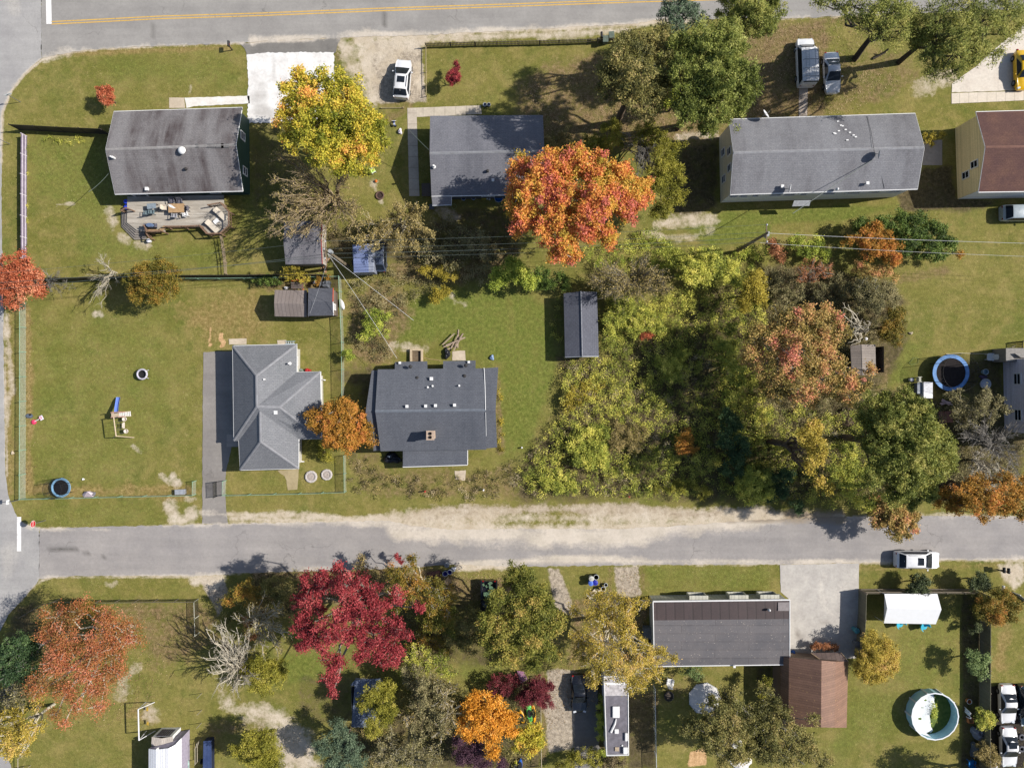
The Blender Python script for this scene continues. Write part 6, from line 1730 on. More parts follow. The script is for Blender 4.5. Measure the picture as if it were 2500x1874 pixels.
tree('mustard_tree', 'big mustard-yellow tree left of the mobile home', 'K',
  [(560, 620, 80), (680, 620, 80), (780, 640, 65), (560, 750, 105), (700, 750, 115), (460, 850, 75), (480, 940, 75), (620, 910, 120), (780, 850, 100), (850, 950, 95), (970, 950, 70), (700, 1040, 110), (820, 1070, 100), (560, 1110, 75),
  (800, 1160, 55), (910, 1050, 80), (860, 610, 35), (420, 660, 50), (1060, 960, 40), (640, 560, 45), (540, 1020, 80)], 9, 'mustard', .13, .5, .85, 22, bk='pale', twigs=260, spread=.2)
tree('bronze_oak', 'olive-green oak spreading over the bottom edge right of the trailer', 'K',
  [(1340, 1330, 105), (1240, 1400, 80), (1450, 1250, 90), (1550, 1380, 105), (1410, 1440, 120), (1180, 1420, 75), (1300, 1520, 95), (1490, 1550, 110), (1120, 1410, 45), (1360, 1180, 40), (1290, 1230, 40), (1600, 1500, 90), (1400, 1600, 90)], 8, 'olive', .15, .48, 1.05, 26, bk='silver', twigs=80)
tree('bronze_oak', 'olive-bronze oak below the brown gambrel barn', 'L', [(70, 1260, 70), (20, 1190, 50), (140, 1390, 100), (240, 1480, 100), (60, 1420, 90), (90, 1560, 100), (300, 1560, 80), (200, 1590, 90), (330, 1350, 40), (-10, 1340, 80), (0, 1560, 90), (400, 1620, 60)], 7.5, 'olive', .15, .48, 1.0, 26, bk='silver', twigs=60)
tree('sapling', 'thin feathery green sapling at the mobile home south side', 'K', [(1190, 1040, 45), (1150, 1070, 40), (1220, 1090, 35), (1120, 1040, 30)], 2.6, 'sprig', .11, .34, .6, 20, cat='sapling')
tree('sapling', 'thin green sapling in the dark shade beside the barn', 'K', [(1630, 1140, 40), (1610, 1190, 34), (1650, 1100, 28)], 3.0, 'cedar', .12, .34, 1, 22, cat='sapling')
tree('hedge', 'narrow yellow-green vine hedge along the trailer left side', 'K', [(590, 1270, 28), (585, 1320, 28), (595, 1370, 28), (580, 1420, 26), (590, 1220, 22), (600, 1340, 24), (590, 1470, 22), (600, 1560, 24)], 1.8, 'limebush', .11, .28, 1.1, 22, cat='hedge')
tree('shrub', 'sprawling yellow-brown shrub at the bottom edge left of the trailer', 'K', [(470, 1600, 60), (540, 1590, 50), (400, 1620, 50), (560, 1640, 45), (330, 1640, 40)], 2.2, 'cedar', .12, .38, .9, 22, cat='shrub', twigs=30)
tree('shrub', 'brown leafy shrub behind the rear end of the trailer', 'K', [(660, 1620, 45), (720, 1640, 45), (620, 1650, 40)], 1.6, 'dry', .12, .36, .9, 20, cat='shrub')
tree('yellow_bush_tree', 'round golden-yellow tree right of the brown barn', 'L', [(740, 950, 100), (790, 890, 65), (680, 990, 85), (730, 1080, 70), (800, 1010, 80), (680, 880, 60), (660, 1090, 45), (830, 960, 50), (620, 1050, 40), (700, 830, 40)], 4.2, 'mustard', .12, .4, 1.2, 26, grad=.25)
tree('copper_tree', 'copper-brown round tree near the right edge below the driveway', 'L', [(1400, 620, 60), (1490, 630, 90), (1570, 670, 80), (1440, 700, 60), (1540, 580, 55), (1610, 640, 45), (1390, 680, 45), (1500, 720, 50)], 4, 'bushgold', .12, .4, 1.2, 26, grad=.4)
tree('laurel_shrub', 'dark glossy shrub on the fence, over the white canopy tent', 'L', [(1000, 495, 60), (960, 520, 40), (1030, 540, 40), (1040, 480, 35)], 2.6, 'laurel', .13, .34, 1.2, 26, cat='shrub', trans=.15)
tree('laurel_shrub', 'dark glossy shrub at the right end of the wooden fence', 'L', [(1380, 485, 60), (1340, 500, 40), (1420, 510, 40), (1400, 460, 35)], 2.6, 'laurel', .13, .34, 1.2, 26, cat='shrub', trans=.15)
tree('sapling', 'pale green sapling on the shaded fence above the parked white cars', 'L', [(1370, 1000, 60), (1400, 1060, 45), (1340, 960, 45), (1340, 1040, 40), (1420, 980, 40)], 3.2, 'sprig', .14, .36, .9, 20, cat='sapling')
tree('shrub', 'bright green feathery shrub left of the upper white car', 'L', [(1420, 1340, 50), (1390, 1320, 36), (1450, 1370, 40), (1400, 1380, 34)], 2.4, 'vine', .11, .32, 1.1, 24, cat='shrub', grad=.6)
tree('shrub', 'brown-olive feathery shrub left of the lower white car', 'L', [(1430, 1550, 50), (1480, 1580, 40), (1400, 1570, 40), (1440, 1610, 40), (1480, 1620, 36)], 2.2, 'autumntan', .11, .32, 1.1, 24, cat='shrub')
tree('hedge', 'low reddish-brown hedge in front of the barn lean-to', 'L', [(330, 890, 22), (360, 885, 24), (390, 890, 24), (420, 890, 24), (450, 895, 22), (475, 900, 20)], 1.5, 'oakred', .1, .24, 1.1, 20, cat='hedge')
tree('potted_shrub', 'thin green shrub halfway along the shaded right fence', 'L', [(1365, 780, 28), (1340, 790, 20), (1390, 775, 18), (1370, 750, 16)], 1.8, 'laurel', .09, .22, .9, 16, cat='shrub')
tree('edge_tree', 'tree outside the bottom edge whose shadow lies by the pool', 'N', [(2500, 1925, 40), (2450, 1945, 40), (2400, 1950, 40), (2540, 1950, 40), (2470, 1900, 26), (2420, 1915, 24)], 7.5, 'olive', .16, .48, 1, 24)
# --- ground growth nobody could count
scatter('undergrowth', 'tangled green and brown brambles filling the lot between shed and oak', 'undergrowth',
  [('G', [(590, 260), (1000, 250), (1350, 60), (1658, 120), (1658, 1480), (1500, 1540), (1200, 1560), (700, 1510), (200, 1530), (60, 1480), (60, 1340), (330, 1030), (340, 680), (590, 640)])],
  3.2, .15, 1.8, 'vine', .12, .42, 17, .26, patch=2.2)
scatter('undergrowth', 'yellow-green vine sprays draped over the sunlit brambles', 'undergrowth', [('G', [(590, 260), (1000, 250), (1350, 60), (1560, 160), (1400, 600), (1340, 1200), (1100, 1500), (200, 1530), (60, 1480), (330, 1030), (340, 680), (590, 640)])], 1.0, .6, 2.0, 'vine', .12, .5, 16, .26, patch=2.6, seed=23, keep=.4)
scatter('undergrowth', 'dry tan stalks and seed heads among the brambles', 'undergrowth',
  [('G', [(340, 680), (600, 660), (1000, 480), (1300, 560), (1350, 1200), (1100, 1500), (700, 1520), (60, 1540), (0, 1400), (300, 1050)])], 1.6, .2, 1.5, 'dry', .13, .42, 15, .26, patch=1.6, seed=31, aspect=.28, vert=1.0, keep=.35)
scatter('undergrowth', 'shaded leafy scrub under the oak, pine and bare trees', 'undergrowth',
  [('H', [(0, 60), (500, 130), (860, 180), (880, 480), (700, 560), (560, 720), (740, 780), (900, 900), (1250, 1000), (1658, 1080), (1658, 1480), (1100, 1560), (300, 1580), (0, 1540)])], 2.2, .1, 1.7, 'dull', .13, .45, 15, .28, patch=2.0, seed=12)
scatter('undergrowth', 'brown dried weeds in front of the dark slate house', 'undergrowth',
  [('F', [(605, 1300), (770, 1290), (830, 1370), (1370, 1370), (1540, 1340), (1680, 1290), (1680, 1540), (1300, 1555), (1000, 1550), (700, 1530), (610, 1500)])], 1.9, .05, .6, 'dry', .11, .36, 13, .24, patch=1.4, seed=41, keep=.42)
scatter('undergrowth', 'green and olive weeds in front of the dark slate house', 'undergrowth',
  [('F', [(605, 1300), (770, 1290), (830, 1370), (1370, 1370), (1540, 1340), (1680, 1290), (1680, 1540), (1300, 1555), (1000, 1550), (700, 1530), (610, 1500)])], 2.0, .05, .7, 'olive', .11, .36, 13, .24, patch=1.2, seed=43, keep=.4)
scatter('undergrowth', 'rough brown and olive brush north of the unmown yard', 'undergrowth',
  [('F', [(600, 280), (620, 140), (860, 90), (1250, 70), (1500, 90), (1480, 190), (1240, 190), (1060, 280), (960, 420), (850, 540), (900, 650), (740, 700), (600, 560)])], 3.0, .05, 1.3, 'dull', .12, .42, 16, .28, patch=1.5, seed=51, keep=.22)
scatter('undergrowth', 'shaded dark brush beneath the bare trees north of the trailer', 'undergrowth',
  [('B', [(450, 1300), (650, 1380), (1150, 1480), (1658, 1470), (1658, 1658), (1150, 1658), (800, 1500), (560, 1560), (450, 1500)])], 2.4, .05, 1.2, 'olive', .12, .42, 14, .24, patch=1.5, seed=61, keep=.25)
scatter('undergrowth', 'yellow and green hedge weeds along the wire line', 'undergrowth',
  [('C', [(480, 1570), (900, 1440), (1000, 1530), (1290, 1580), (1440, 1560), (1640, 1470), (1658, 1700), (520, 1720)])], 3.2, .1, 1.7, 'limebush', .12, .42, 17, .28, patch=1.5, seed=71, keep=.18)
scatter('undergrowth', 'deep green thicket between the pinkish oak and the lane', 'undergrowth', [('H', [(0, 960), (300, 950), (620, 1000), (720, 1250), (700, 1590), (200, 1590), (0, 1560)]), ('G', [(1380, 560), (1658, 700), (1658, 1500), (1350, 1520), (1340, 900)])],
  3.0, .3, 2.6, 'vine', .13, .45, 15, .28, patch=1.8, seed=17)
scatter('undergrowth', 'dark shrubs and saplings on the bank left of the crimson maple', 'undergrowth', [('J', [(0, 440), (330, 420), (340, 620), (260, 700), (0, 620)]), ('I', [(1320, 560), (1658, 450), (1658, 640), (1420, 760)])], 2.8, .1, 2.2, 'olive', .12, .45, 14, .28, patch=1.6, seed=19, keep=.3)
scatter('undergrowth', 'brown woodland floor growth on the wooded lower lots', 'undergrowth',
  [('J', [(620, 1380), (850, 1150), (1300, 1130), (1600, 1150), (1658, 1658), (420, 1658), (560, 1480)]), ('J', [(880, 560), (1280, 560), (1300, 960), (900, 980)]), ('K', [(0, 1080), (190, 1080), (190, 1658), (0, 1658)])],
  2.2, .05, 1.2, 'olive', .12, .42, 14, .28, patch=1.5, seed=81, keep=.25)
scatter('undergrowth', 'rough grass and leaves at the road bank before the crimson maple', 'undergrowth',
  [('J', [(0, 440), (350, 430), (700, 420), (880, 400), (860, 540), (300, 640), (0, 640)])], 2.6, .03, .7, 'olive', .11, .36, 14, .26, patch=1.4, seed=85, keep=.25)
scatter('undergrowth', 'ivy and weeds along the back fence behind the sheds', 'undergrowth', [('F', [(-180, 140), (200, 130), (560, 140), (560, 190), (330, 200), (100, 195), (-180, 180)])], 2.6, .05, .9, 'green', .11, .34, 15, .26, patch=1.2, seed=91, keep=.3)
scatter('undergrowth', 'tall weeds along the left wall of the long dark shed', 'undergrowth', [('G', [(250, 260), (350, 250), (358, 640), (290, 620), (270, 420)])], 4, .1, .8, 'vine', .11, .34, 15, .26, patch=1.2, seed=97, keep=.25)
scatter('undergrowth', 'yellow fallen growth along the right side of the dark slate house', 'undergrowth', [('F', [(1538, 800), (1575, 800), (1570, 1010), (1585, 1240), (1545, 1250), (1540, 1000)])], 6, .03, .4, 'yellowvine', .1, .3, 16, .24, patch=.9, seed=93)
scatter('undergrowth', 'weeds along the white fence on the left roadside', 'undergrowth', [('A', [(155, 880), (200, 880), (195, 1200), (180, 1620), (150, 1620)]), ('A', [(280, 865), (560, 865), (570, 920), (480, 920), (280, 885)])], 5, .02, .35, 'vine', .09, .28, 14, .24, patch=.9, seed=95, keep=.35)
for lab, polys, dens in (
  ('fallen leaves strewn under the pines and oaks of the upper lots', [('C', [(60, 560), (560, 330), (1300, 760), (1300, 880), (260, 900)]), ('D', [(0, 130), (420, 110), (700, 200), (900, 600), (400, 740), (0, 760)]), ('C', [(1500, 150), (1658, 100), (1658, 760), (1480, 760)])], 12),
  ('fallen leaves on the lower left lot around the rust-red tree', [('I', [(340, 620), (1250, 610), (1300, 900), (950, 1250), (700, 1400), (250, 1420), (120, 1150), (240, 700)])], 8),
  ('fallen leaves along the shaded bank south of the lane', [('J', [(0, 410), (500, 400), (1100, 380), (1658, 450), (1658, 620), (0, 620)])], 22),
  ('fallen leaves about the trash cans and black car', [('K', [(380, 560), (850, 380), (860, 600), (900, 1150), (250, 1400), (215, 1060)])], 10),
  ('fallen leaves along the chain-link fence of the big lawn', [('E', [(165, 330), (205, 330), (200, 1500), (165, 1500)])], 14)):
 o = scatter('fallen_leaves', lab, 'leaves', polys, dens, .0, .04, 'litter', .05, .5, 2, .3, aspect=.6, up=1.5, patch=2.0, seed=101)
# ------------------------------------------------------------------ vehicles
TYRE = M('tyre_rubber', (34, 34, 36), .85, .15, 5)
RIM = M('alloy_rim', (168, 170, 176), .35, .1, metal=.6)
CARGLASS = glass('car_glass', (36, 42, 50))
HEADL = M('headlight_lens', (226, 232, 238), .15, .05)
TAILL = M('taillight_lens', (150, 24, 26), .25, .1)
BLACKP = M('black_plastic', (42, 42, 44), .6, .15)
def car(name, label, c, heading, L, Wd, Ht, col, style='sedan', roofrails=False, sunroof=False, hood=None):
 """lofted body: stations (x, half width, belt z, top half width, top z), nose towards +x"""
 th = thing(name, label, {'van': 'van', 'pickup': 'pickup truck'}.get(style, 'car'), (c.x, c.y, 0), heading)
 h = L / 2
 w = Wd / 2
 bz = Ht * .60
 hz = Ht * .62
 if style == 'sedan':
  st = [(-h, w * .74, hz * .82, w * .62, hz * .86), (-h + .12, w * .88, bz * .96, w * .72, hz * 1.0), (-h + .75, w * .97, bz, w * .78, hz * 1.07), (-h + 1.35, w, bz, w * .70, Ht * .93), (-h + 1.85, w, bz, w * .72, Ht),
    (h - 2.25, w, bz, w * .72, Ht), (h - 1.25, w * .98, bz * .97, w * .80, hz * 1.03), (h - .5, w * .93, bz * .9, w * .76, hz * .93), (h - .14, w * .82, bz * .76, w * .66, hz * .78), (h, w * .66, bz * .62, w * .5, hz * .62)]
  ws, rw, roof = (5, 6), (2, 3.9), (4, 5)
 elif style == 'beetle':
  st = [(-h, w * .6, bz * .6, w * .45, hz * .66), (-h + .15, w * .82, bz * .88, w * .6, hz * .9), (-h + .7, w * .97, bz, w * .7, hz * 1.2), (-h + 1.3, w, bz, w * .68, Ht * .93), (-h + 1.95, w, bz, w * .7, Ht),
    (h - 2.0, w, bz, w * .7, Ht * .99), (h - 1.2, w * .98, bz * .98, w * .74, hz * 1.06), (h - .5, w * .92, bz * .92, w * .62, hz * .98), (h - .15, w * .8, bz * .7, w * .5, hz * .72), (h, w * .6, bz * .55, w * .42, hz * .55)]
  ws, rw, roof = (5, 6), (2, 3.6), (4, 5)
 elif style == 'suv':
  st = [(-h, w * .86, bz * .95, w * .74, bz * 1.0), (-h + .10, w * .95, bz, w * .80, bz * 1.08), (-h + .55, w, bz, w * .76, Ht * .95), (-h + .85, w, bz, w * .77, Ht), (0, w, bz, w * .77, Ht * 1.01), (h - 2.05, w, bz, w * .75, Ht * .99),
    (h - .98, w * .99, bz * .98, w * .82, hz * 1.02), (h - .45, w * .95, bz * .94, w * .8, hz * .97), (h - .12, w * .86, bz * .8, w * .7, hz * .84), (h, w * .72, bz * .66, w * .58, hz * .68)]
  ws, rw, roof = (5, 6), (1, 2.8), (3, 5)
 elif style == 'van':
  bz, hz = Ht * .5, Ht * .52
  st = [(-h, w * .92, bz, w * .80, Ht * .90), (-h + .12, w * .98, bz, w * .86, Ht * .98), (-h + .4, w, bz, w * .88, Ht), (0, w, bz, w * .88, Ht * 1.01), (h - 1.9, w, bz, w * .86, Ht),
    (h - 1.55, w, bz, w * .84, Ht * .94), (h - .85, w * .98, bz, w * .80, hz * 1.06), (h - .35, w * .95, bz * .93, w * .76, hz * .94), (h - .1, w * .88, bz * .8, w * .7, hz * .8), (h, w * .8, bz * .7, w * .66, hz * .7)]
  ws, rw, roof = (5, 6), (0, .9), (2, 4)
 if style == 'pickup':
  st = [(-.35, w * .97, bz, w * .74, Ht * .93), (-.15, w, bz, w * .76, Ht), (.85, w, bz, w * .76, Ht), (h - 1.55, w * .98, bz, w * .82, hz * 1.05), (h - .4, w * .95, bz * .95, w * .8, hz * .98), (h - .1, w * .86, bz * .8, w * .7, hz * .82), (h, w * .74, bz * .68, w * .6, hz * .7)]
  ws, rw, roof = (2, 3), (0, .05), (1, 2)
 vs, fs = [], []
 for x, hw, zb, tw, zt in st:
  half = [(hw * .90, .24), (hw * .99, .42), (hw, zb * .8), (hw * .985, zb), (hw * .955, zb + .05 * (zt > zb)), (tw + .03, max(zt - .07, zb + .02)), (tw * .84, zt - .005), (0, zt + .03)]
  ring = [(x, y, z) for y, z in half] + [(x, -y, z) for y, z in half[-2::-1]]
  vs += ring
 n = 15
 for i in range(len(st) - 1):
  for k in range(n):
   fs.append((i * n + k, i * n + (k + 1) % n, (i + 1) * n + (k + 1) % n, (i + 1) * n + k))
 fs += [tuple(range(n))[::-1], tuple(range((len(st) - 1) * n, len(st) * n))]
 m = MB()
 m.add(vs, fs)
 if style == 'pickup':
  for s_ in (-1, 1):
   m.box((-h / 2 - .17, s_ * (w - .09), .72), (h - .3, .16, .62))
  m.box((-h + .06, 0, .72), (.1, Wd - .3, .6))
  m.box((-h / 2 - .17, 0, .45), (h - .35, Wd - .3, .08))
 m.build('body', col, th, smooth=True)
 def at(s_):
  i = min(int(s_), len(st) - 2)
  f = s_ - i
  return [a + (b - a) * f for a, b in zip(st[i], st[i + 1])]
 def screen(nm, s0, s1, e=.03):
  a, b = at(s0), at(s1)
  lo, hi = (a, b) if a[4] < b[4] else (b, a)
  m = MB()
  q = []
  for st_, k in ((lo, .08), (hi, .06)):
   o = st_[0] + ((hi[0] - lo[0]) * (.08 if st_ is lo else -.10))
   yw = (st_[3] + .015) * (1.02 if st_ is lo else .9)
   q.append((o, yw, st_[4]))
  (x0, y0, z0), (x1, y1, z1) = q
  d = Vector((x1 - x0, 0, z1 - z0)).normalized()
  nr = Vector((-d.z, 0, d.x))
  if nr.z < 0: nr = -nr
  nr *= .07
  pts = []
  for k in range(7):
   t = -1 + k / 3
   pts.append((Vector((x0 + (x1 - x0) * 0, y0 * t, z0 + .035 * (1 - t * t))) + nr, Vector((x1, y1 * t, z1 + .035 * (1 - t * t))) + nr))
  for p, q_ in zip(pts, pts[1:]):
   m.poly([p[0], q_[0], q_[1], p[1]])
  m.build(nm, CARGLASS, th)
 screen('windshield', ws[1], ws[0])
 if style != 'pickup':
  screen('rear_window', rw[0] + .15, rw[1])
 r0, r1 = at(roof[0]), at(roof[1])
 bk, fr = at(rw[0] + .5), at(ws[1] - .25)
 for s_ in (-1, 1):
  m = MB()
  yb, yt = w * .985 + .012, r0[3] + .055
  zb, zt = bz + .06, Ht - .10
  m.poly([(bk[0], s_ * yb, zb), (fr[0], s_ * yb, zb), (r1[0] + .1, s_ * yt, zt), (r0[0] - .1, s_ * yt, zt)])
  m.build('side_window', CARGLASS, th)
  mm = MB()
  mm.box((fr[0] - .25, s_ * (w + .12), bz + .06), (.14, .22, .13))
  mm.build('mirror', col, th, bevel=.03)
 wr = .33 if style not in ('van', 'pickup') else .37
 for x in (-h + L * .19, h - L * .19):
  for s_ in (-1, 1):
   m = MB()
   m.add(*_wheel(wr, .23))
   tw_ = m.build('wheel', TYRE, th, smooth=True)
   tw_.location = (x, s_ * (w - .09), wr)
   r_ = MB()
   r_.add(*_wheel(wr * .62, .245))
   q = r_.build('rim', RIM, tw_)
 for s_ in (-1, 1):
  m = MB()
  m.box((h - .16, s_ * w * .64, bz * .78), (.22, .34, .16), s_ * -.3)
  m.build('headlight', HEADL, th, bevel=.03)
  m = MB()
  m.box((-h + .05, s_ * w * .72, bz * .88), (.14, .22, .2), s_ * .2)
  m.build('taillight', TAILL, th, bevel=.03)
 if roofrails:
  for s_ in (-1, 1):
   m = MB()
   m.tube([(r0[0] + .1, s_ * (r0[3] - .06), Ht + .0), (r0[0] + .25, s_ * (r0[3] - .06), Ht + .08), (r1[0] - .2, s_ * (r0[3] - .06), Ht + .08), (r1[0], s_ * (r0[3] - .06), Ht)], .028, 5)
   m.build('roof_rail', BLACKP, th)
 if sunroof:
  m = MB()
  m.box((r1[0] - .55, 0, Ht + .035), (.7, .85, .03))
  m.build('sunroof', CARGLASS, th, bevel=.01)
 return th
def _wheel(r, wd, n=18):
 prof = [(0, -wd / 2), (r * .8, -wd / 2), (r, -wd * .32), (r, wd * .32), (r * .8, wd / 2), (0, wd / 2)]
 vs, fs, m = [], [], len(prof)
 for k in range(n):
  t = 2 * math.pi * k / n
  for q, y in prof:
   vs.append((q * math.cos(t), y, q * math.sin(t)))
 for k in range(n):
  for i in range(m - 1):
   a, b = k * m + i, ((k + 1) % n) * m + i
   fs.append((a, b, b + 1, a + 1))
 return vs, fs
CW = paint('car_white', (250, 250, 252))
CS = paint('car_pearl', (226, 234, 238))
CY = paint('car_yellow', (252, 200, 4))
CB = paint('car_black', (26, 28, 36))
CD = paint('car_slate', (74, 84, 104))
CT = paint('car_teal', (28, 48, 62))
car('parked_suv', 'white SUV on the gravel driveway beside the rail fence', P('B', 938, 497, .9), R(85), 4.35, 1.86, 1.68, CW, 'suv', True, True)
van = car('parked_van', 'white work van with ladders on its roof rack', P('D', 282, 390, 1.0), R(92), 5.4, 2.0, 2.05, CW, 'van')
car('parked_sedan', 'pearl-white sedan parked beside the ladder van', P('D', 444, 460, .75), R(-87), 4.6, 1.82, 1.45, CW, 'sedan')
car('yellow_car', 'bright yellow rounded car on the concrete driveway', P('D', 1648, 442, .6), R(-88), 4.5, 1.8, 1.5, CY, 'beetle')
car('parked_wagon', 'dark silver wagon behind the brown-roofed house', P('D', 1650, 1345, .8), R(1), 4.7, 1.85, 1.6, paint('car_silver', (176, 188, 196)), 'suv', False, False)
car('parked_car', 'slate-blue car half hidden beside the blue-topped cargo trailer', P('N', 924, 615, .8), R(90), 4.5, 1.8, 1.5, CD, 'suv')
truck = car('pickup_truck', 'dark pickup truck with junk in its bed beside the tall green tree', P('N', 1194, 1474, .8), R(-90), 5.4, 1.9, 1.75, CB, 'pickup')
car('black_sedan', 'black sedan with pale trim lines on its roof, in trailer shade', P('N', 1413.5, 1693, .7), R(-88), 4.3, 1.75, 1.45, CB, 'sedan')
car('street_suv', 'white crossover with black sunroof parked along the lane', P('L', 987, 342, .85), R(-.6), 4.95, 1.95, 1.66, CW, 'suv', True, True)
car('white_sedan', 'upper of two white sedans parked nose down at the right edge', P('N', 2460, 1718, .7), R(-89), 4.4, 1.8, 1.42, CW, 'sedan')
car('white_sedan', 'lower white sedan with a dark sunroof at the right edge', P('N', 2463, 1823, .7), R(-89), 4.5, 1.8, 1.42, CW, 'sedan', False, True)
car('dark_car', 'dark teal car at the right edge beside the white sedans', P('N', 2508, 1722, .7), R(-89), 4.6, 1.85, 1.5, CT, 'suv')
# ladder rack and ladders of the van
m = MB()
for x in (-2.2, -1.3, -.3, .7):
 m.tube([(x, -.8, 2.05), (x, -.8, 2.3), (x, .8, 2.3), (x, .8, 2.05)], .03, 5)
rk = m.build('roof_rack', M('rack_grey', (110, 114, 124), .5), van)
for y0, y1 in ((-.78, -.42), (.25, .62)):
 m = MB()
 for y in (y0, y1):
  m.tube([(-2.6, y, 2.37), (1.0, y, 2.37)], .03, 5)
 for k in range(12):
  m.tube([(-2.5 + k * .3, y0, 2.37), (-2.5 + k * .3, y1, 2.37)], .02, 4)
 m.build('ladder', M('aluminium', (196, 200, 206), .35, .1, metal=.4), van)
m = MB()
for s_ in (-1, 1):
 m.box((-.35, s_ * .8, 2.2), (.02, .02, .02))
# load in the pickup bed
m = MB()
for k in range(16):
 m.box((rnd.uniform(-2.4, -.6), rnd.uniform(-.7, .7), .62 + rnd.random() * .2), (rnd.uniform(.2, .6), rnd.uniform(.15, .4), rnd.uniform(.1, .3)), rnd.random() * 3)
m.build('bed_load', M('junk_green', (96, 124, 96), .7, .6, 6), truck)
# cargo trailer, camper trailer, navy trailer
t = thing('cargo_trailer', 'cargo trailer with blue-grey sheet top beside the utility pole', 'trailer', P('N', 885, 632))
m = MB()
q = [P('N', 860, 597, 2.4), P('N', 910, 594, 2.4), P('N', 913, 664, 2.4), P('N', 863, 666, 2.4)]
m.prism([(v.x, v.y) for v in q], .5, 2.4)
m.build('body', M('trailer_grey', (150, 156, 172), .5), t, world=True, bevel=.05)
m = MB()
qq = [v.lerp((q[0] + q[2]) / 2, .06) for v in q]
m.prism([(v.x, v.y) for v in qq[:1] + [q[1].lerp(q[0], .25), q[2].lerp(q[3], .25)] + qq[3:]], 2.403, 2.44)
m.build('roof_sheet', ribbed('blue_tarp', (132, 146, 188), (110, 124, 168), 'y', .7, .5, .4), t, world=True)
for y in (-.5, .5):
 for s_ in (-1, 1):
  m = MB()
  m.add(*_wheel(.33, .2))
  wq = m.build('wheel', TYRE, t, smooth=True)
  wq.rotation_euler = (0, 0, R(90))
  wq.location = (s_ * 1.0, y, .33)
  wq.rotation_euler = (0, 0, R(90))
t = thing('camper_trailer', 'long camper trailer with grey roof, white hatch and pipes', 'trailer', P('N', 1505, 1745))
q = [P('N', 1474.5, 1651, 2.9), P('N', 1533, 1650, 2.9), P('N', 1534.5, 1842, 2.9), P('N', 1481, 1843, 2.9)]
m = MB()
m.prism([(v.x, v.y) for v in q], .45, 2.85)
m.build('body', M('camper_white', (236, 236, 240), .45, .08), t, world=True, bevel=.1)
m = MB()
cc_ = sum(q, Vector()) / 4
qi = [v.lerp(cc_, .02) for v in q]
m.prism([(v.x, v.y) for v in (qi[0].lerp(qi[3], .24), qi[1].lerp(qi[2], .24), qi[2], qi[3])], 2.853, 2.88)
m.build('roof_membrane', M('roof_membrane', (122, 118, 126), .7, .25, 2), t, world=True)
m = MB()
m.prism([(v.x, v.y) for v in (qi[0], qi[1], qi[1].lerp(qi[2], .235), qi[0].lerp(qi[3], .235))], 2.853, 2.875)
m.build('roof_front', M('roof_front', (206, 200, 200), .7, .3, 3), t, world=True)
ZK = lambda x, y, z: P('N', 1230 + x / 6.527, 1620 + y / 6.527, z)
m = MB()
for a_, b_ in zip(q, q[1:] + q[:1]):
 m.tube([a_, b_], .06, 5)
m.build('edge_trim', WHITE, t, world=True)
for nm, x, y, w_, d_, h_, mt in (('roof_hatch', 1785, 755, .78, 1.25, .22, WHITE), ('roof_vent', 1795, 1065, .45, .5, .15, WHITE), ('roof_vent', 1800, 1350, .45, .45, .12, M('tan_plastic', (196, 176, 150), .6)),
         ('air_conditioner', 1932, 1362, .5, .75, .3, WHITE), ('air_conditioner', 1947, 1150, .3, .9, .25, WHITE), ('vent_cap', 1886, 1292, .18, .18, .12, WHITE), ('skylight', 1765, 310, 2.2, .25, .06, WHITE)):
 m = MB()
 c_ = ZK(x, y, 2.88)
 m.box((c_.x, c_.y, 2.88 + h_ / 2), (w_, d_, h_))
 m.build(nm, mt, t, world=True, bevel=min(.08, h_ * .4))
m = MB()
m.tube([ZK(1790, 870, 3.0), ZK(1770, 950, 2.98), ZK(1705, 1085, 2.95)], [.05, .12, .14], 8)
m.build('awning_roll', WHITE, t, world=True)
for y in (1150, 1290):
 for x in (1640, 1955):
  m = MB()
  m.add(*_wheel(.36, .22))
  wq = m.build('wheel', TYRE, t, smooth=True)
  v = ZK(x, y, .36) - root_of(t)
  wq.location = (v.x, v.y, .36)
  wq.rotation_euler = (0, 0, R(90))
t = thing('utility_trailer', 'navy tarp-covered trailer at the bottom edge', 'trailer', P('I', 1310, 1590))
m = MB()
q = [P('I', 1287, 1487, 1.3), P('I', 1335, 1484, 1.3), P('I', 1337, 1700, 1.3), P('I', 1283, 1700, 1.3)]
m.prism([(v.x, v.y) for v in q], .4, 1.2)
m.build('body', M('navy_box', (36, 44, 70), .6), t, world=True, bevel=.06)
m = MB()
m.prism([(v.x, v.y) for v in q], 1.203, 1.32)
m.build('tarp', ribbed('navy_tarp', (58, 74, 116), (90, 106, 150), 'x', .22, .6, .5), t, world=True)
for s_ in (-1, 1):
 m = MB()
 m.add(*_wheel(.3, .18))
 wq = m.build('wheel', TYRE, t, smooth=True)
 wq.location = (s_ * .5, -.3, .3)
 wq.rotation_euler = (0, 0, R(90))
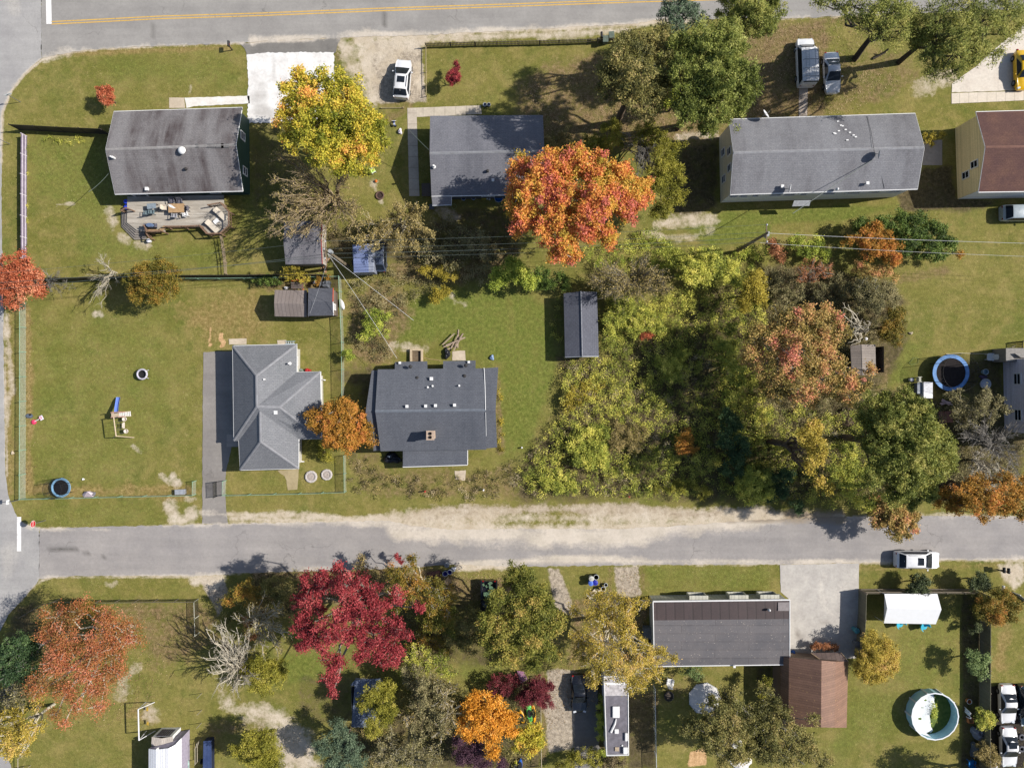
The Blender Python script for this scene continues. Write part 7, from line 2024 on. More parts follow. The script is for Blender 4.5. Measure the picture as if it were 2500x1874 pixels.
def hull(name, label, cat, a, b, wd, ht, mat, z=.0, group=None, seat=True):
 th = thing(name, label, cat, ((a.x + b.x) / 2, (a.y + b.y) / 2, z), math.atan2(b.y - a.y, b.x - a.x), group)
 L = (b - a).length
 vs, fs = [], []
 n = 11
 for i in range(13):
  t = i / 12
  s_ = math.sin(math.pi * min(max(t, .015), .985)) ** .6
  x = (t - .5) * L
  for k in range(n):
   u = -math.pi * k / (n - 1)
   vs.append((x, math.cos(u) * wd / 2 * s_, ht * .55 + math.sin(u) * ht * .55 * (.5 + .5 * s_)))
  for k in range(n - 2, 0, -1):
   u = math.pi * k / (n - 1)
   vs.append((x, math.cos(u) * wd / 2 * s_, ht * .55 + math.sin(u) * ht * .35 * s_))
 m_ = n + n - 2
 for i in range(12):
  for k in range(m_):
   fs.append((i * m_ + k, i * m_ + (k + 1) % m_, (i + 1) * m_ + (k + 1) % m_, (i + 1) * m_ + k))
 fs += [tuple(range(m_)), tuple(range(12 * m_, 13 * m_))[::-1]]
 m = MB()
 m.add(vs, fs)
 m.build('hull', mat, th, smooth=True)
 if seat:
  m = MB()
  m.ring((0, 0, ht * .9), .24, .035, 18, 6, 1.8, .8)
  m.lathe((0, 0, ht * .86), [(0, 0), (.24, 0), (.24, .03), (0, .03)], 18, 1.8, .8)
  m.build('cockpit', BLACKP, th)
 return th
KY, KG, KB = M('kayak_yellow', (246, 176, 20), .4, .12), M('kayak_green', (110, 222, 110), .4, .15), M('kayak_blue', (40, 104, 200), .4, .15)
hull('kayak', 'orange-yellow kayak, left of the green one under the Japanese maple', 'kayak', P('K', 78, 1285), P('K', 98, 1375), .6, .35, KY, .02)
hull('kayak', 'lime-green kayak between two yellow ones', 'kayak', P('K', 128, 1235), P('K', 145, 1375), .7, .35, KG, .02)
hull('kayak', 'yellow kayak right of the lime-green kayak, under red leaves', 'kayak', P('K', 155, 1245), P('K', 168, 1365), .55, .35, KY, .02)
hull('kayak', 'blue kayak at the bottom edge by the fence posts', 'kayak', P('K', 82, 1590), P('K', 72, 1680), .5, .35, KB, .02)
hull('kayak', 'yellow-green kayak at the bottom edge left of the blue one', 'kayak', P('K', 52, 1600), P('K', 38, 1690), .45, .35, M('kayak_lime', (190, 190, 40), .4), .02)
hull('canoe', 'white boat hull leaning on the green fence beside the sheds', 'boat', P('F', 548, 285), P('F', 572, 352), .5, .4, M('hull_white', (232, 232, 236), .4), .02, seat=False)
hull('canoe', 'white canoe lying under the trees left of the massive pine', 'boat', P('H', 440, 1128), P('H', 500, 1162), .55, .4, M('hull_white', 0), .02, seat=False)
hull('rowboat', 'green and white boat beside the white outbuilding', 'boat', P('I', 1165, 1540), P('I', 1192, 1690), .95, .55, M('hull_green', (150, 176, 170), .4, .4, 3), .05)
# ------------------------------------------------------------------ fences, poles, wires
LINKG = netting('chain_link_green', (206, 214, 194), .34)
LINKD = netting('chain_link_dark', (66, 64, 54), .5)
GALV = M('galvanised', 0)
WOOD = M('weathered_wood', 0)
def fence(name, label, pts, h, kind, post=2.4, pmat=None, mat=None, rail=None, cat='fence', th=.03, postr=.04, skip=()):
 """pts: ground points; posts are children of their own"""
 f = thing(name, label, cat, (pts[0].x, pts[0].y, 0))
 pn = MB()
 up = lambda p, z: Vector((p.x, p.y, z))
 for a, b in zip(pts, pts[1:]):
  d = (b - a)
  L = d.length
  ang = math.atan2(d.y, d.x)
  c = (a + b) / 2
  if kind == 'link':
   pn.poly([up(a, .05), up(b, .05), up(b, h), up(a, h)])
  elif kind == 'board':
   pn.box(up(c, h / 2), (L, th, h), ang)
  elif kind == 'picket':
   k = int(L / .155)
   for i in range(k):
    p = a.lerp(b, (i + .5) / k)
    hh = h * rnd.uniform(.96, 1.03)
    pn.box(up(p, hh / 2), (.085, .022, hh), ang + rnd.uniform(-.05, .05), ('Y', rnd.uniform(-.03, .03)))
 if kind == 'link':
  pn.build('mesh', mat or LINKG, f, world=True)
  r = MB()
  r.tube([up(p, h) for p in pts], .028, 6)
  r.build('top_rail', pmat or GALV, f, world=True)
 elif kind == 'board':
  pn.build('boards', mat, f, world=True)
 elif kind == 'picket':
  pn.build('pickets', mat, f, world=True)
 if rail:
  for z in rail:
   r = MB()
   for a, b in zip(pts, pts[1:]):
    d = b - a
    n_ = Vector((-d.y, d.x, 0)).normalized() * (.05 if kind != 'rail' else 0)
    r.tube([up(a, z) + n_, up(b, z) + n_], .045, 4)
   r.build('rail', pmat or WOOD, f, world=True)
 for a, b in zip(pts, pts[1:]):
  L = (b - a).length
  k = max(1, round(L / post))
  for i in range(k + (1 if b is pts[-1] else 0)):
   p = a.lerp(b, i / k)
   m = MB()
   if kind == 'link':
    m.cyl(up(p, 0), postr, h + .06, 8)
   else:
    m.box(up(p, (h + .08) / 2), (postr * 2.2, postr * 2.2, h + .08))
   m.build('post', pmat or WOOD, f, world=True)
 return f
GRNP = M('green_post', (150, 186, 160), .6)
fence('chain_link_fence', 'long pale green chain-link fence down the left side of the big lawn', [P('E', 166, 310), P('E', 166, 930), P('E', 164, 1543)], 1.1, 'link', 3.0, GRNP)
fence('chain_link_fence', 'chain-link fence along the bottom of the big lawn by the small trampoline', [P('E', 164, 1543), P('E', 620, 1532), P('E', 1240, 1518), P('E', 1242, 1432)], 1.0, 'link', 3.0, GRNP)
fence('chain_link_fence', 'green chain-link fence enclosing the hip-roofed house front yard', [P('E', 1432, 1430), P('E', 1430, 1518), P('F', 300, 1508), P('F', 585, 1498), P('F', 582, 1270)], 1.1, 'link', 2.6, GRNP)
fence('chain_link_fence', 'vine-caught green chain-link fence between the hip roof and slate roof yards', [P('F', 572, 900), P('F', 570, 560), P('F', 556, 240), P('F', 552, 150)], 1.3, 'link', 2.6, GRNP)
fence('chain_link_fence', 'thin rear chain-link fence behind the two joined sheds', [P('F', 552, 150), P('F', 360, 154), P('F', 100, 158), P('E', 1400, 162), P('E', 1130, 162)], 1.1, 'link', 2.6, GRNP)
fence('chain_link_fence', 'dark chain-link fence leaning around the rust-red tree lot', [P('I', 1256, 588), P('I', 1000, 590), P('I', 640, 594), P('I', 380, 588), P('I', 280, 620), P('I', 160, 690)], 1.2, 'link', 2.2, M('dark_post', (120, 112, 100), .7), LINKD)
fence('chain_link_fence', 'short chain-link run turning south by the pale leafless tree', [P('I', 1256, 588), P('I', 1262, 800)], 1.2, 'link', 2.0, M('pale_post', (206, 206, 190), .6), LINKD)
fence('chain_link_fence', 'chain-link fence between camper trailer and white round cover', [P('K', 918, 1130), P('K', 922, 1400), P('K', 928, 1700)], 1.2, 'link', 2.8, M('white_post', (220, 224, 230), .5))
g = fence('gate', 'open chain-link gate beside the asphalt driveway end', [P('E', 1372, 1438), P('E', 1374, 1530)], 1.1, 'link', 3.0, BLACKP, LINKD, cat='gate')
dkb = ribbed('dark_fence_boards', (70, 64, 58), (50, 48, 46), 'x', .15, .6)
fence('privacy_fence', 'dark wooden privacy fence from the grey deck house to the corner', [P('A', 125, 822), P('A', 420, 838), P('A', 690, 850)], 1.75, 'board', 2.4, M('dark_wood', (70, 62, 56), .85), dkb, rail=(.4, 1.4))
fence('privacy_fence', 'dark wooden back fence between the deck house yard and big lawn', [P('E', 275, 170), P('E', 700, 160), P('E', 1130, 150), P('F', 0, 147), P('F', 480, 146)], 1.75, 'board', 2.4, M('dark_wood', 0), dkb, rail=(.4, 1.4))
fence('white_fence', 'pale lavender board fence beside the left side road', [P('A', 170, 862), P('A', 168, 1240), P('A', 170, 1640)], .95, 'board', 2.1, M('pale_fence_post', (206, 198, 206), .7),
  ribbed('lavender_boards', (150, 138, 158), (126, 114, 136), 'y', .15, .4), rail=(.3, .8))
fence('picket_fence', 'rustic brown picket fence along the main road', [P('B', 1090, 300), P('B', 1400, 292), P('C', 200, 284), P('C', 690, 270)], 1.05, 'picket', 2.4, WOOD, M('picket_wood', (112, 104, 68), .9, .3, 6), rail=(.3, .8))
fence('rail_fence', 'single low timber rail beside the white gravel-drive SUV', [P('B', 1090, 305), P('B', 1092, 612)], .5, 'rail', 2.8, M('tan_rail', (176, 160, 126), .85), rail=(.45,))
fence('rail_fence', 'wooden split-rail fence running south from the deck corner', [P('A', 1412, 1500), P('A', 1425, 1580), P('A', 1436, 1662), P('E', 1440, 130)], 1.0, 'rail', 1.6, M('rail_brown', (156, 138, 116), .85), rail=(.3, .62, .92))
grb = ribbed('grey_fence_boards', (140, 130, 108), (112, 104, 88), 'x', .16, .6)
grv = ribbed('grey_fence_boards_side', (140, 134, 112), (112, 108, 90), 'y', .16, .6)
fence('privacy_fence', 'tall grey wooden fence behind the white canopy tent', [P('L', 614, 526), P('L', 1000, 524), P('L', 1335, 526)], 1.8, 'board', 2.4, WOOD, grb, rail=(.4, 1.5))
fence('privacy_fence', 'tall wooden fence throwing a wide shadow on the concrete pad', [P('L', 612, 530), P('L', 608, 690), P('L', 598, 850), P('L', 585, 945)], 1.8, 'board', 2.4, WOOD, grv, rail=(.4, 1.5))
fence('privacy_fence', 'long shaded wooden fence left of the two white sedans', [P('L', 1378, 545), P('L', 1376, 1000), P('L', 1374, 1700)], 1.9, 'board', 2.4, WOOD, grv, rail=(.4, 1.5))
fence('privacy_fence', 'wooden fence end at the right edge by the sand apron', [P('L', 1585, 545), P('L', 1680, 618)], 1.2, 'board', 2.0, WHITE, ribbed('pale_fence_boards', (190, 184, 172), (150, 144, 134), 'x', .2))
fence('post_fence', 'row of thin wooden posts left of the trailer drive', [P('K', 205, 1070), P('K', 206, 1300), P('K', 210, 1640)], 1.1, 'rail', 2.4, M('tan_post', (190, 176, 150), .85), rail=(1.0,))
fence('post_fence', 'row of lone metal posts on the lower left lawn', [P('I', 1276, 1185), P('I', 1276, 1290), P('I', 1274, 1372), P('I', 1274, 1470)], 1.15, 'rail', 2.0, M('thin_post', (170, 160, 140), .7), postr=.025)
fence('wire_fence', 'bent wire fence end by the navy trailer', [P('I', 1274, 1470), P('I', 1262, 1500), P('I', 1262, 1600)], 1.2, 'rail', 1.6, M('thin_post', 0), rail=(1.15, .6), postr=.03)
fence('wire_fence', 'small dark wire pen at the bottom left corner', [P('I', 190, 1545), P('I', 150, 1570), P('I', 150, 1650), P('I', 195, 1640)], 1.0, 'rail', 1.4, M('thin_post', 0), rail=(.95,), postr=.025)
fence('deck_railing', 'dark wooden railing at the lavender house corner', [P('H', 1612, 608), P('H', 1612, 556), P('H', 1680, 548)], 1.0, 'picket', 1.5, BLACKP, M('dark_wood', 0), rail=(.95,), cat='railing')
fence('timber_edging', 'short timber edging below the gravel driveway', [P('B', 808, 686), P('B', 945, 684)], .15, 'rail', 2.5, M('tan_rail', 0), rail=(.1,), cat='timber', postr=.05)
def pole(label, t, base, H, arm=True, lean=(0, 0)):
 b = P(t, *base)
 th = thing('utility_pole', label, 'utility pole', (b.x, b.y, 0))
 m = MB()
 m.tube([b + Vector((0, 0, -.1)), b + Vector((lean[0] * .5, lean[1] * .5, H * .5)), b + Vector((lean[0], lean[1], H))], [.19, .16, .12], 10)
 m.build('shaft', M('pole_wood', (140, 126, 104), .9, .2, 3), th, world=True)
 top = b + Vector((lean[0], lean[1], H))
 m = MB()
 m.box(top + Vector((0, 0, -.5)), (.1, 2.0, .12))
 m.build('crossarm', M('arm_wood', (128, 112, 92), .9), th, world=True)
 for y in (-.85, 0, .85):
  m = MB()
  m.lathe(top + Vector((0, y, -.44 if y else 0)), [(0, 0), (.05, 0), (.08, .06), (.05, .1), (.07, .16), (0, .2)], 10)
  m.build('insulator', M('porcelain', (226, 228, 232), .3), th, world=True)
 m = MB()
 m.cyl(top + Vector((.3, 0, -1.7)), .2, .7, 14)
 m.build('transformer', M('can_grey', (170, 174, 176), .5), th, world=True)
 return top
T1 = pole('wooden utility pole standing between the old patched shed and cargo trailer', 'N', (850, 650), 10.2)
T2 = pole('wooden utility pole at the left end of the green vine mound', 'C', (1440, 1592), 10.2)
def wire(label, a, b, sag, r=.013, mat=None, k=18, name='overhead_wire'):
 a, b = Vector(a), Vector(b)
 m = MB()
 m.tube([a.lerp(b, i / k) + Vector((0, 0, -4 * sag * (i / k) * (1 - i / k))) for i in range(k + 1)], r, 5)
 o = m.build(name, mat or M('wire_grey', (96, 106, 102), .5, .1))
 return setp(o, label, 'wire', 'overhead wires')
WW = M('wire_white', (226, 226, 226), .5)
off = lambda p, y, z: p + Vector((0, y, z))
wire('power line between the two poles, carried on the north crossarm end', off(T1, .85, -.25), off(T2, .85, -.25), 1.1)
wire('power line between the two poles, carried on the pole tops', off(T1, 0, .2), off(T2, 0, .2), 1.0)
wire('power line between the two poles, carried on the south crossarm end', off(T1, -.85, -.25), off(T2, -.85, -.25), 1.2)
wire('lower phone line between the two poles, passing the cargo trailer', off(T1, 0, -2.4), off(T2, 0, -2.4), 1.2, .02)
wire('bright white twisted wire running right over the green vine mound', off(T2, 0, -.3), Vector((64, T2.y - 1.2, 9.5)), .8, .016, WW)
wire('second white wire running right over the orange sapling', off(T2, -.6, -2.2), Vector((64, T2.y - 2.2, 7.4)), 1.0, .012, WW)
wire('upper wire crossing the left lawn toward the rust-red oak', off(T1, .85, -.25), Vector((-64, T1.y - 3.2, 9.4)), 1.0)
wire('middle wire crossing the left lawn above the back fence', off(T1, -.5, -1.5), Vector((-64, T1.y - 3.8, 8.4)), 1.0, .02)
wire('lower wire crossing the left lawn along the back fence', off(T1, 0, -2.4), Vector((-64, T1.y - 4.6, 7.6)), 1.0, .02)
wire('white drop wire from the pole to the dark slate roof', off(T1, -.2, -1.2), P('F', 905, 660, 3.6), .5, .016, WW, name='drop_wire')
wire('white drop wire from the pole into the rough brush', off(T1, -.2, -1.2), P('F', 1010, 420, 4.5), .5, .016, WW, name='drop_wire')
wire('drop wire from the pole to the dark shingled shed corner', off(T1, 0, -2.0), P('F', 345, 395, 2.4), .4, .013, WW, name='drop_wire')
wire('drop wire over the long duplex roof', P('D', 700, 1010, 5.6), P('D', 195, 1350, 6.5), .3, .035, M('wire_grey', 0), name='drop_wire')
wire('drop wire at the blue-grey house corner above the side path', P('B', 1108, 950, 4.0), P('B', 975, 815, 5.2), .2, .025, M('wire_grey', 0), name='drop_wire')
wire('drop wire at the left corner of the weathered grey roof', P('A', 692, 1090, 3.4), P('A', 560, 1215, 4.5), .2, .025, M('wire_grey', 0), name='drop_wire')
def signpost(name, label, base, top, H, cat='sign'):
 b = P(*base)
 th = thing(name, label, cat, (b.x, b.y, 0))
 m = MB()
 m.cyl((0, 0, 0), .035, H, 8)
 m.build('post', GALV, th)
 return th
# stop sign: faces east, towards traffic on the lane
b = P('I', 290, 92)
st_ = thing('stop_sign', 'red octagonal STOP sign at the lane corner', 'sign', (b.x, b.y, 0))
m = MB()
m.box((0, 0, 1.25), (.06, .05, 2.5))
m.build('post', GALV, st_)
def octo(r, x, zc):
 return [Vector((x, r * math.cos(R(22.5 + 45 * k)), zc + r * math.sin(R(22.5 + 45 * k)))) for k in range(8)]
def text_mesh(body, size):
 cu = bpy.data.curves.new('lettering', 'FONT')
 cu.body = body
 cu.size = size
 cu.align_x, cu.align_y = 'CENTER', 'CENTER'
 o = bpy.data.objects.new('lettering', cu)
 COL.objects.link(o)
 dg = bpy.context.evaluated_depsgraph_get()
 me = bpy.data.meshes.new_from_object(o.evaluated_get(dg))
 bpy.data.objects.remove(o)
 return me
for nm, r, x, mt in (('panel', .42, .045, WHITE), ('face', .385, .052, M('sign_red', (206, 26, 40), .45, .05))):
 m = MB()
 a8, b8 = octo(r, x, 2.2), octo(r, x - .012, 2.2)
 m.add(a8 + b8, [tuple(range(8)), tuple(range(8, 16))[::-1]] + [(i, i + 8, (i + 1) % 8 + 8, (i + 1) % 8) for i in range(8)])
 m.build(nm, mt, st_)
me = text_mesh('STOP', .31)
me.transform(Matrix(((0, 0, 1, .056), (1, 0, 0, 0), (0, 1, 0, 2.2), (0, 0, 0, 1))))
me.materials.append(WHITE)
o = bpy.data.objects.new('lettering', me)
COL.objects.link(o)
o.parent = st_
for lab, base, ang, wd in (('street-name sign on a thin post at the upper left corner', ('A', 130, 646), .4, .7), ('thin white road sign on the left edge beside the dark privacy fence', ('A', 62, 912), .1, .45),
       ('narrow white sign on a post at the lower left corner of the big lawn', ('E', 128, 1552), 1.5, .5)):
 th = signpost('road_sign', lab, base, None, 2.1)
 m = MB()
 m.box((0, .04, 2.0), (wd, .02, .3 if wd > .6 else .45), ang)
 m.build('panel', M('sign_white', (244, 248, 250), .4, .05), th)
def mailbox(label, base, top, mat):
 b = P(*base)
 th = thing('mailbox', label, 'mailbox', (b.x, b.y, 0))
 m = MB()
 m.box((0, 0, .5), (.1, .1, 1.0)).box((0, .18, .95), (.09, .5, .08))
 m.build('post', M('dark_wood', 0), th)
 m = MB()
 vs = [(x, y, z) for y in (-.1, .5) for x, z in ((-.13, 0), (.13, 0), (.13, .16), (.09, .24), (0, .28), (-.09, .24), (-.13, .16))]
 m.add([(x, y, z + 1.0) for x, y, z in vs], [tuple(range(7)), tuple(range(7, 14))[::-1]] + [(i, (i + 1) % 7, (i + 1) % 7 + 7, i + 7) for i in range(7)])
 m.build('box', mat, th)
 m = MB()
 m.box((.15, .1, 1.2), (.02, .05, .18))
 m.build('flag', M('flag_red', (190, 40, 40), .5), th)
mailbox('black mailbox on a post at the grassy corner by the stone driveway', ('A', 1470, 318), 0, BLACKP)
mailbox('black mailbox on the picket fence line near the green bins', ('C', 585, 262), 0, BLACKP)
mailbox('black mailbox on the sandy apron at the lower right', ('L', 1490, 402), 0, BLACKP)
mailbox('second black mailbox on the sandy apron, right beside the first', ('L', 1518, 406), 0, BLACKP)
mailbox('white mailbox behind the dark glossy shrub near the right edge', ('L', 1485, 515), 0, WHITE)
def can(label, c, mat, r=.28, h=.8, lid=True, name='trash_can', cat='trash can', group=None, tip=None):
 th = thing(name, label, cat, (c.x, c.y, 0), 0, group)
 m = MB()
 m.lathe((0, 0, 0), [(0, 0), (r * .82, 0), (r, h), (r * .92, h), (r * .75, .05), (0, .05)], 20)
 m.build('body', mat, th, smooth=True)
 m = MB()
 if lid:
  m.lathe((0, 0, h), [(0, 0), (r * 1.06, 0), (r * 1.04, .05), (r * .6, .1), (0, .12)], 20)
  m.build('lid', mat, th, smooth=True)
  m = MB()
  m.tube([(-.08, 0, h + .1), (-.08, 0, h + .16), (.08, 0, h + .16), (.08, 0, h + .1)], .018, 5)
  m.build('handle', mat, th)
 else:
  m.ring((0, 0, h), r * .98, .03, 20, 6)
  m.build('rim', M('pale_rim', (206, 210, 212), .5), th)
 return th
CG = M('can_pale', (206, 206, 196), .6)
CBk = M('can_black', (36, 38, 42), .6)
CBl = M('can_blue', (92, 128, 226), .5)
CDb = M('can_deep_blue', (40, 50, 170), .5)
can('pale grey lidded trash can in the cluster by the mustard tree', P('N', 1444, 1412, .8), CG)
can('black open trash can with pale rim, top of the cluster', P('N', 1455.5, 1408.6, .8), CBk, .29, .8, False)
can('light blue lidded trash can in the cluster by the mustard tree', P('N', 1442.7, 1423.3, .8), CBl)
can('deep blue trash can reflecting the sun, right of the light blue one', P('N', 1453.3, 1421.8, .8), CDb, .3, .8, True)
can('black trash can with white ring, lowest of the cluster', P('N', 1473, 1437, .7), CBk, .26, .7, False)
can('small black tub at the right end of the trash can cluster', P('N', 1479, 1427, .3), CBk, .2, .35, False, 'tub', 'tub')
can('grey trash can standing at the lane edge by the bronze tree', P('N', 1091, 1378, .8), M('can_grey2', (130, 134, 140), .6), .3, .9)
can('left blue recycling tub in the bin pile on the lane bank', P('N', 1087, 1400, .5), CDb, .3, .5, False, 'recycling_tub', 'tub')
can('right blue recycling tub in the bin pile, next to the white bag', P('N', 1098, 1396, .5), CDb, .28, .5, False, 'recycling_tub', 'tub')
can('turquoise barrel at the foot of the shadow-casting wooden fence', P('L', 600, 790, .8), M('can_teal', (100, 170, 180), .5), .3, .85, name='barrel', cat='barrel')
can('grey trash can in the deep shade beside the barn', P('L', 607, 875, .8), M('can_grey2', 0), .3, .85)
def wheelie(label, c, rz, mat):
 th = thing('wheeled_bin', label, 'bin', (c.x, c.y, 0), rz)
 m = MB()
 m.add([(x * (.23 if z == 0 else .29), y * (.25 if z == 0 else .33), z + .06) for z in (0, .92) for x, y in ((-1, -1), (1, -1), (1, 1), (-1, 1))],
   [(3, 2, 1, 0), (4, 5, 6, 7), (0, 1, 5, 4), (1, 2, 6, 5), (2, 3, 7, 6), (3, 0, 4, 7)])
 m.build('body', mat, th, bevel=.03)
 m = MB()
 m.box((0, -.02, 1.02), (.62, .74, .08))
 m.build('lid', mat, th, bevel=.03)
 for s_ in (-1, 1):
  m = MB()
  m.add(*_wheel(.12, .06))
  w_ = m.build('wheel', TYRE, th)
  w_.rotation_euler = (0, 0, R(90))
  w_.location = (s_ * .27, .3, .12)
wheelie('grey-green wheeled bin at the lane side of the picket fence, left of its twin', P('C', 617, 248, .9), 0, M('bin_green', (104, 116, 104), .6))
wheelie('grey-green wheeled bin nearest the grove at the picket fence', P('C', 655, 222, .9), .1, M('bin_green', 0))
# ------------------------------------------------------------------ garden things
def chair(name, label, c, rz, mat, kind='dining', group=None, leg=None, z=0.0):
 th = thing(name, label, 'chair', (c.x, c.y, z), rz, group)
 w = .5 if kind == 'dining' else .66
 m = MB()
 m.box((0, 0, .43), (w, w, .06))
 m.build('seat', mat, th, bevel=.015)
 m = MB()
 if kind == 'dining':
  m.box((-w / 2 + .02, 0, .7), (.05, w, .55), 0, ('Y', -.16))
 else:
  for k in range(5):
   m.box((-w / 2 - .06, (k - 2) * .125, .72 + .05 * (2 - abs(k - 2))), (.03, .11, .8), 0, ('Y', -.35))
 m.build('backrest', mat, th)
 for sx in (-1, 1):
  for sy in (-1, 1):
   m = MB()
   m.box((sx * (w / 2 - .04), sy * (w / 2 - .04), .21), (.05, .05, .42))
   m.build('leg', leg or mat, th)
 for sy in (-1, 1):
  m = MB()
  m.box((0, sy * (w / 2 + .02), .64), (w, .06 if kind == 'dining' else .12, .035)).box((w / 2 - .05, sy * (w / 2 + .02), .53), (.04, .04, .2))
  m.build('armrest', leg or mat, th)
 return th
def table(name, label, c, rz, w, d, h, mat, leg=None, z=0.0, round_=False):
 th = thing(name, label, 'table', (c.x, c.y, z), rz)
 m = MB()
 if round_:
  m.cyl((0, 0, h - .05), w / 2, .05, 24)
 else:
  m.box((0, 0, h - .025), (w, d, .05))
 m.build('tabletop', mat, th)
 for sx in (-1, 1):
  for sy in (-1, 1):
   m = MB()
   q = .33 if round_ else .43
   m.box((sx * w * q, sy * d * q, (h - .05) / 2), (.07, .07, h - .05))
   m.build('leg', leg or mat, th)
 return th
# --- wooden deck behind the weathered grey house
DZ = .75
ZD = lambda x, y, z=DZ: P('N', 260 + x / 6.506, 460 + y / 6.506, z)
deckm = NT('deck_boards')
p = deckm.pos()
sw = deckm.n('ShaderNodeSeparateXYZ')
deckm.l(p, sw.inputs[0])
u = deckm.math('MULTIPLY', sw.outputs[1], 1 / .145)
ln = deckm.mr(deckm.math('ABSOLUTE', deckm.math('SUBTRACT', deckm.math('FRACT', u), .5)), .36, .48, 1, .5)
idn = deckm.n('ShaderNodeTexWhiteNoise', noise_dimensions='1D')
deckm.l(deckm.math('FLOOR', u), idn.inputs['W'])
cl = deckm.mix(deckm.mr(deckm.noise(deckm.vmul(p, (.5, 3, 1)), 1.2, 5, .7), .35, .65), S(176, 166, 152), S(214, 206, 194))
cl = deckm.scale(deckm.scale(cl, ln), deckm.mr(idn.outputs[0], 0, 1, .8, 1.15))
DECK = deckm.done(cl, .85)
RAIL = M('rail_wood', (140, 112, 92), .85, .25, 5)
STEP = M('step_boards', (150, 142, 134), .85, .2, 5)
dk_ = thing('wooden_deck', 'grey weathered wooden deck with wrap-around steps behind the grey house', 'deck', ZD(1100, 400, 0))
floor_ = [ZD(330, 130), ZD(1860, 100), ZD(1860, 235), ZD(1950, 380), ZD(1950, 590), ZD(1805, 715), ZD(1585, 715), ZD(1485, 605), ZD(925, 605), ZD(925, 690), ZD(600, 690), ZD(475, 660), ZD(325, 545), ZD(325, 350)]
m = MB()
m.prism([(v.x, v.y) for v in floor_], DZ - .16, DZ)
m.build('floor', DECK, dk_, world=True)
lv = [[(325, 360), (325, 545), (475, 660), (592, 655)], [(295, 365), (300, 555), (465, 695), (600, 690)], [(270, 368), (278, 572), (457, 735), (612, 730)], [(247, 370), (255, 588), (450, 775), (626, 770)], [(232, 373), (238, 605), (445, 815), (640, 806)]]
for k in range(4):
 a_ = [ZD(x, y, DZ - .15 * (k + 1)) for x, y in lv[k + 1]]
 b_ = [ZD(x, y, DZ - .15 * (k + 1)) for x, y in lv[k]]
 inn = [v.lerp(ZD(560, 520), .06) for v in b_]
 m = MB()
 m.prism([(v.x, v.y) for v in a_ + inn[::-1]], DZ - .15 * (k + 1) - .05, DZ - .15 * (k + 1))
 m.build('step', STEP, dk_, world=True)
def railing(pts, z0=DZ, h=.92):
 m = MB()
 top = [Vector((v.x, v.y, z0 + h)) for v in pts]
 for a, b in zip(top, top[1:]):
  d = b - a
  ang = math.atan2(d.y, d.x)
  m.box((a + b) / 2, (d.length + .08, .13, .045), ang)
  m.box((a + b) / 2 - Vector((0, 0, h - .12)), (d.length, .05, .06), ang)
 m.build('handrail', RAIL, dk_, world=True)
 m = MB()
 for a, b in zip(top, top[1:]):
  n_ = max(2, int((b - a).length / .16))
  for i in range(1, n_):
   q = a.lerp(b, i / n_)
   m.box(q - Vector((0, 0, h * .48)), (.04, .04, h * .85))
 m.build('balusters', RAIL, dk_, world=True)
 for v in top:
  m = MB()
  m.box((v.x, v.y, (z0 + h + .1) / 2), (.11, .11, z0 + h + .1))
  m.build('railing_post', RAIL, dk_, world=True)
railing([ZD(x, y, 1.67) for x, y in ((1610, 262), (1810, 226), (1940, 368), (1938, 590), (1800, 714), (1588, 714), (1488, 602))])
railing([ZD(x, y, 1.67) for x, y in ((1478, 588), (1200, 600), (930, 600))])
railing([ZD(x, y, 1.67) for x, y in ((590, 585), (655, 680), (870, 675))])
railing([ZD(x, y, 1.5) for x, y in ((590, 600), (610, 700), (660, 775))], .3, .95)
railing([ZD(x, y, 1.67) for x, y in ((380, 335), (290, 300), (215, 345))], .5, 1.0)
m = MB()
for a, b in ((ZD(655, 690), ZD(870, 690)), (ZD(870, 690), ZD(960, 620))):
 d = b - a
 m.box(Vector(((a.x + b.x) / 2, (a.y + b.y) / 2, DZ + .4)), (d.length, .38, .06), math.atan2(d.y, d.x))
m.build('bench', M('bench_tan', (176, 146, 108), .8), dk_, world=True)
TAN = M('teak', (190, 156, 116), .7, .15, 5)
GREYC = M('chair_grey', (110, 108, 118), .6)
CREAM = M('cream_cushion', (226, 214, 196), .8, .08)
table('patio_table', 'large tan patio table in the middle of the deck', ZD(1105, 312, DZ + .74), R(1), 1.75, 1.0, .74, TAN, z=DZ)
for lab, x, y, rz, mt in (('cream chair at the left end of the tan patio table', 925, 305, 0, CREAM), ('dark folding chair at the shaded side of the tan patio table, left one', 1045, 195, -1.4, GREYC),
       ('dark folding chair at the shaded side of the tan patio table, right one', 1168, 205, -1.4, GREYC), ('dark chair at the right end of the tan patio table', 1272, 320, 3.14, GREYC),
       ('white plastic chair below the right end of the tan patio table', 1258, 412, 1.9, WHITE), ('grey chair pulled out below the tan patio table', 1085, 432, 1.5, M('chair_silver', (176, 176, 182), .5))):
 chair('patio_chair', lab, ZD(x, y, DZ + .45), rz, mt, z=DZ)
table('glass_table', 'grey glass-topped table left of the tan patio table', ZD(712, 280, DZ + .7), .1, 1.0, .6, .7, M('glass_grey', (146, 158, 168), .2), GREYC, z=DZ)
chair('patio_chair', 'grey-teal chair beside the glass-topped table, left of two', ZD(640, 390, DZ + .45), 1.57, M('chair_teal', (118, 136, 142), .6), z=DZ)
chair('patio_chair', 'grey-teal chair beside the glass-topped table, right of two', ZD(725, 375, DZ + .45), 1.57, M('chair_teal', 0), z=DZ)
m = MB()
m.cyl((0, 0, 0), .06, .03, 8)
o_ = thing('throw_cloth', 'white cloth spread across the tan patio table', 'cloth', ZD(1030, 285, DZ + .745))
m = MB()
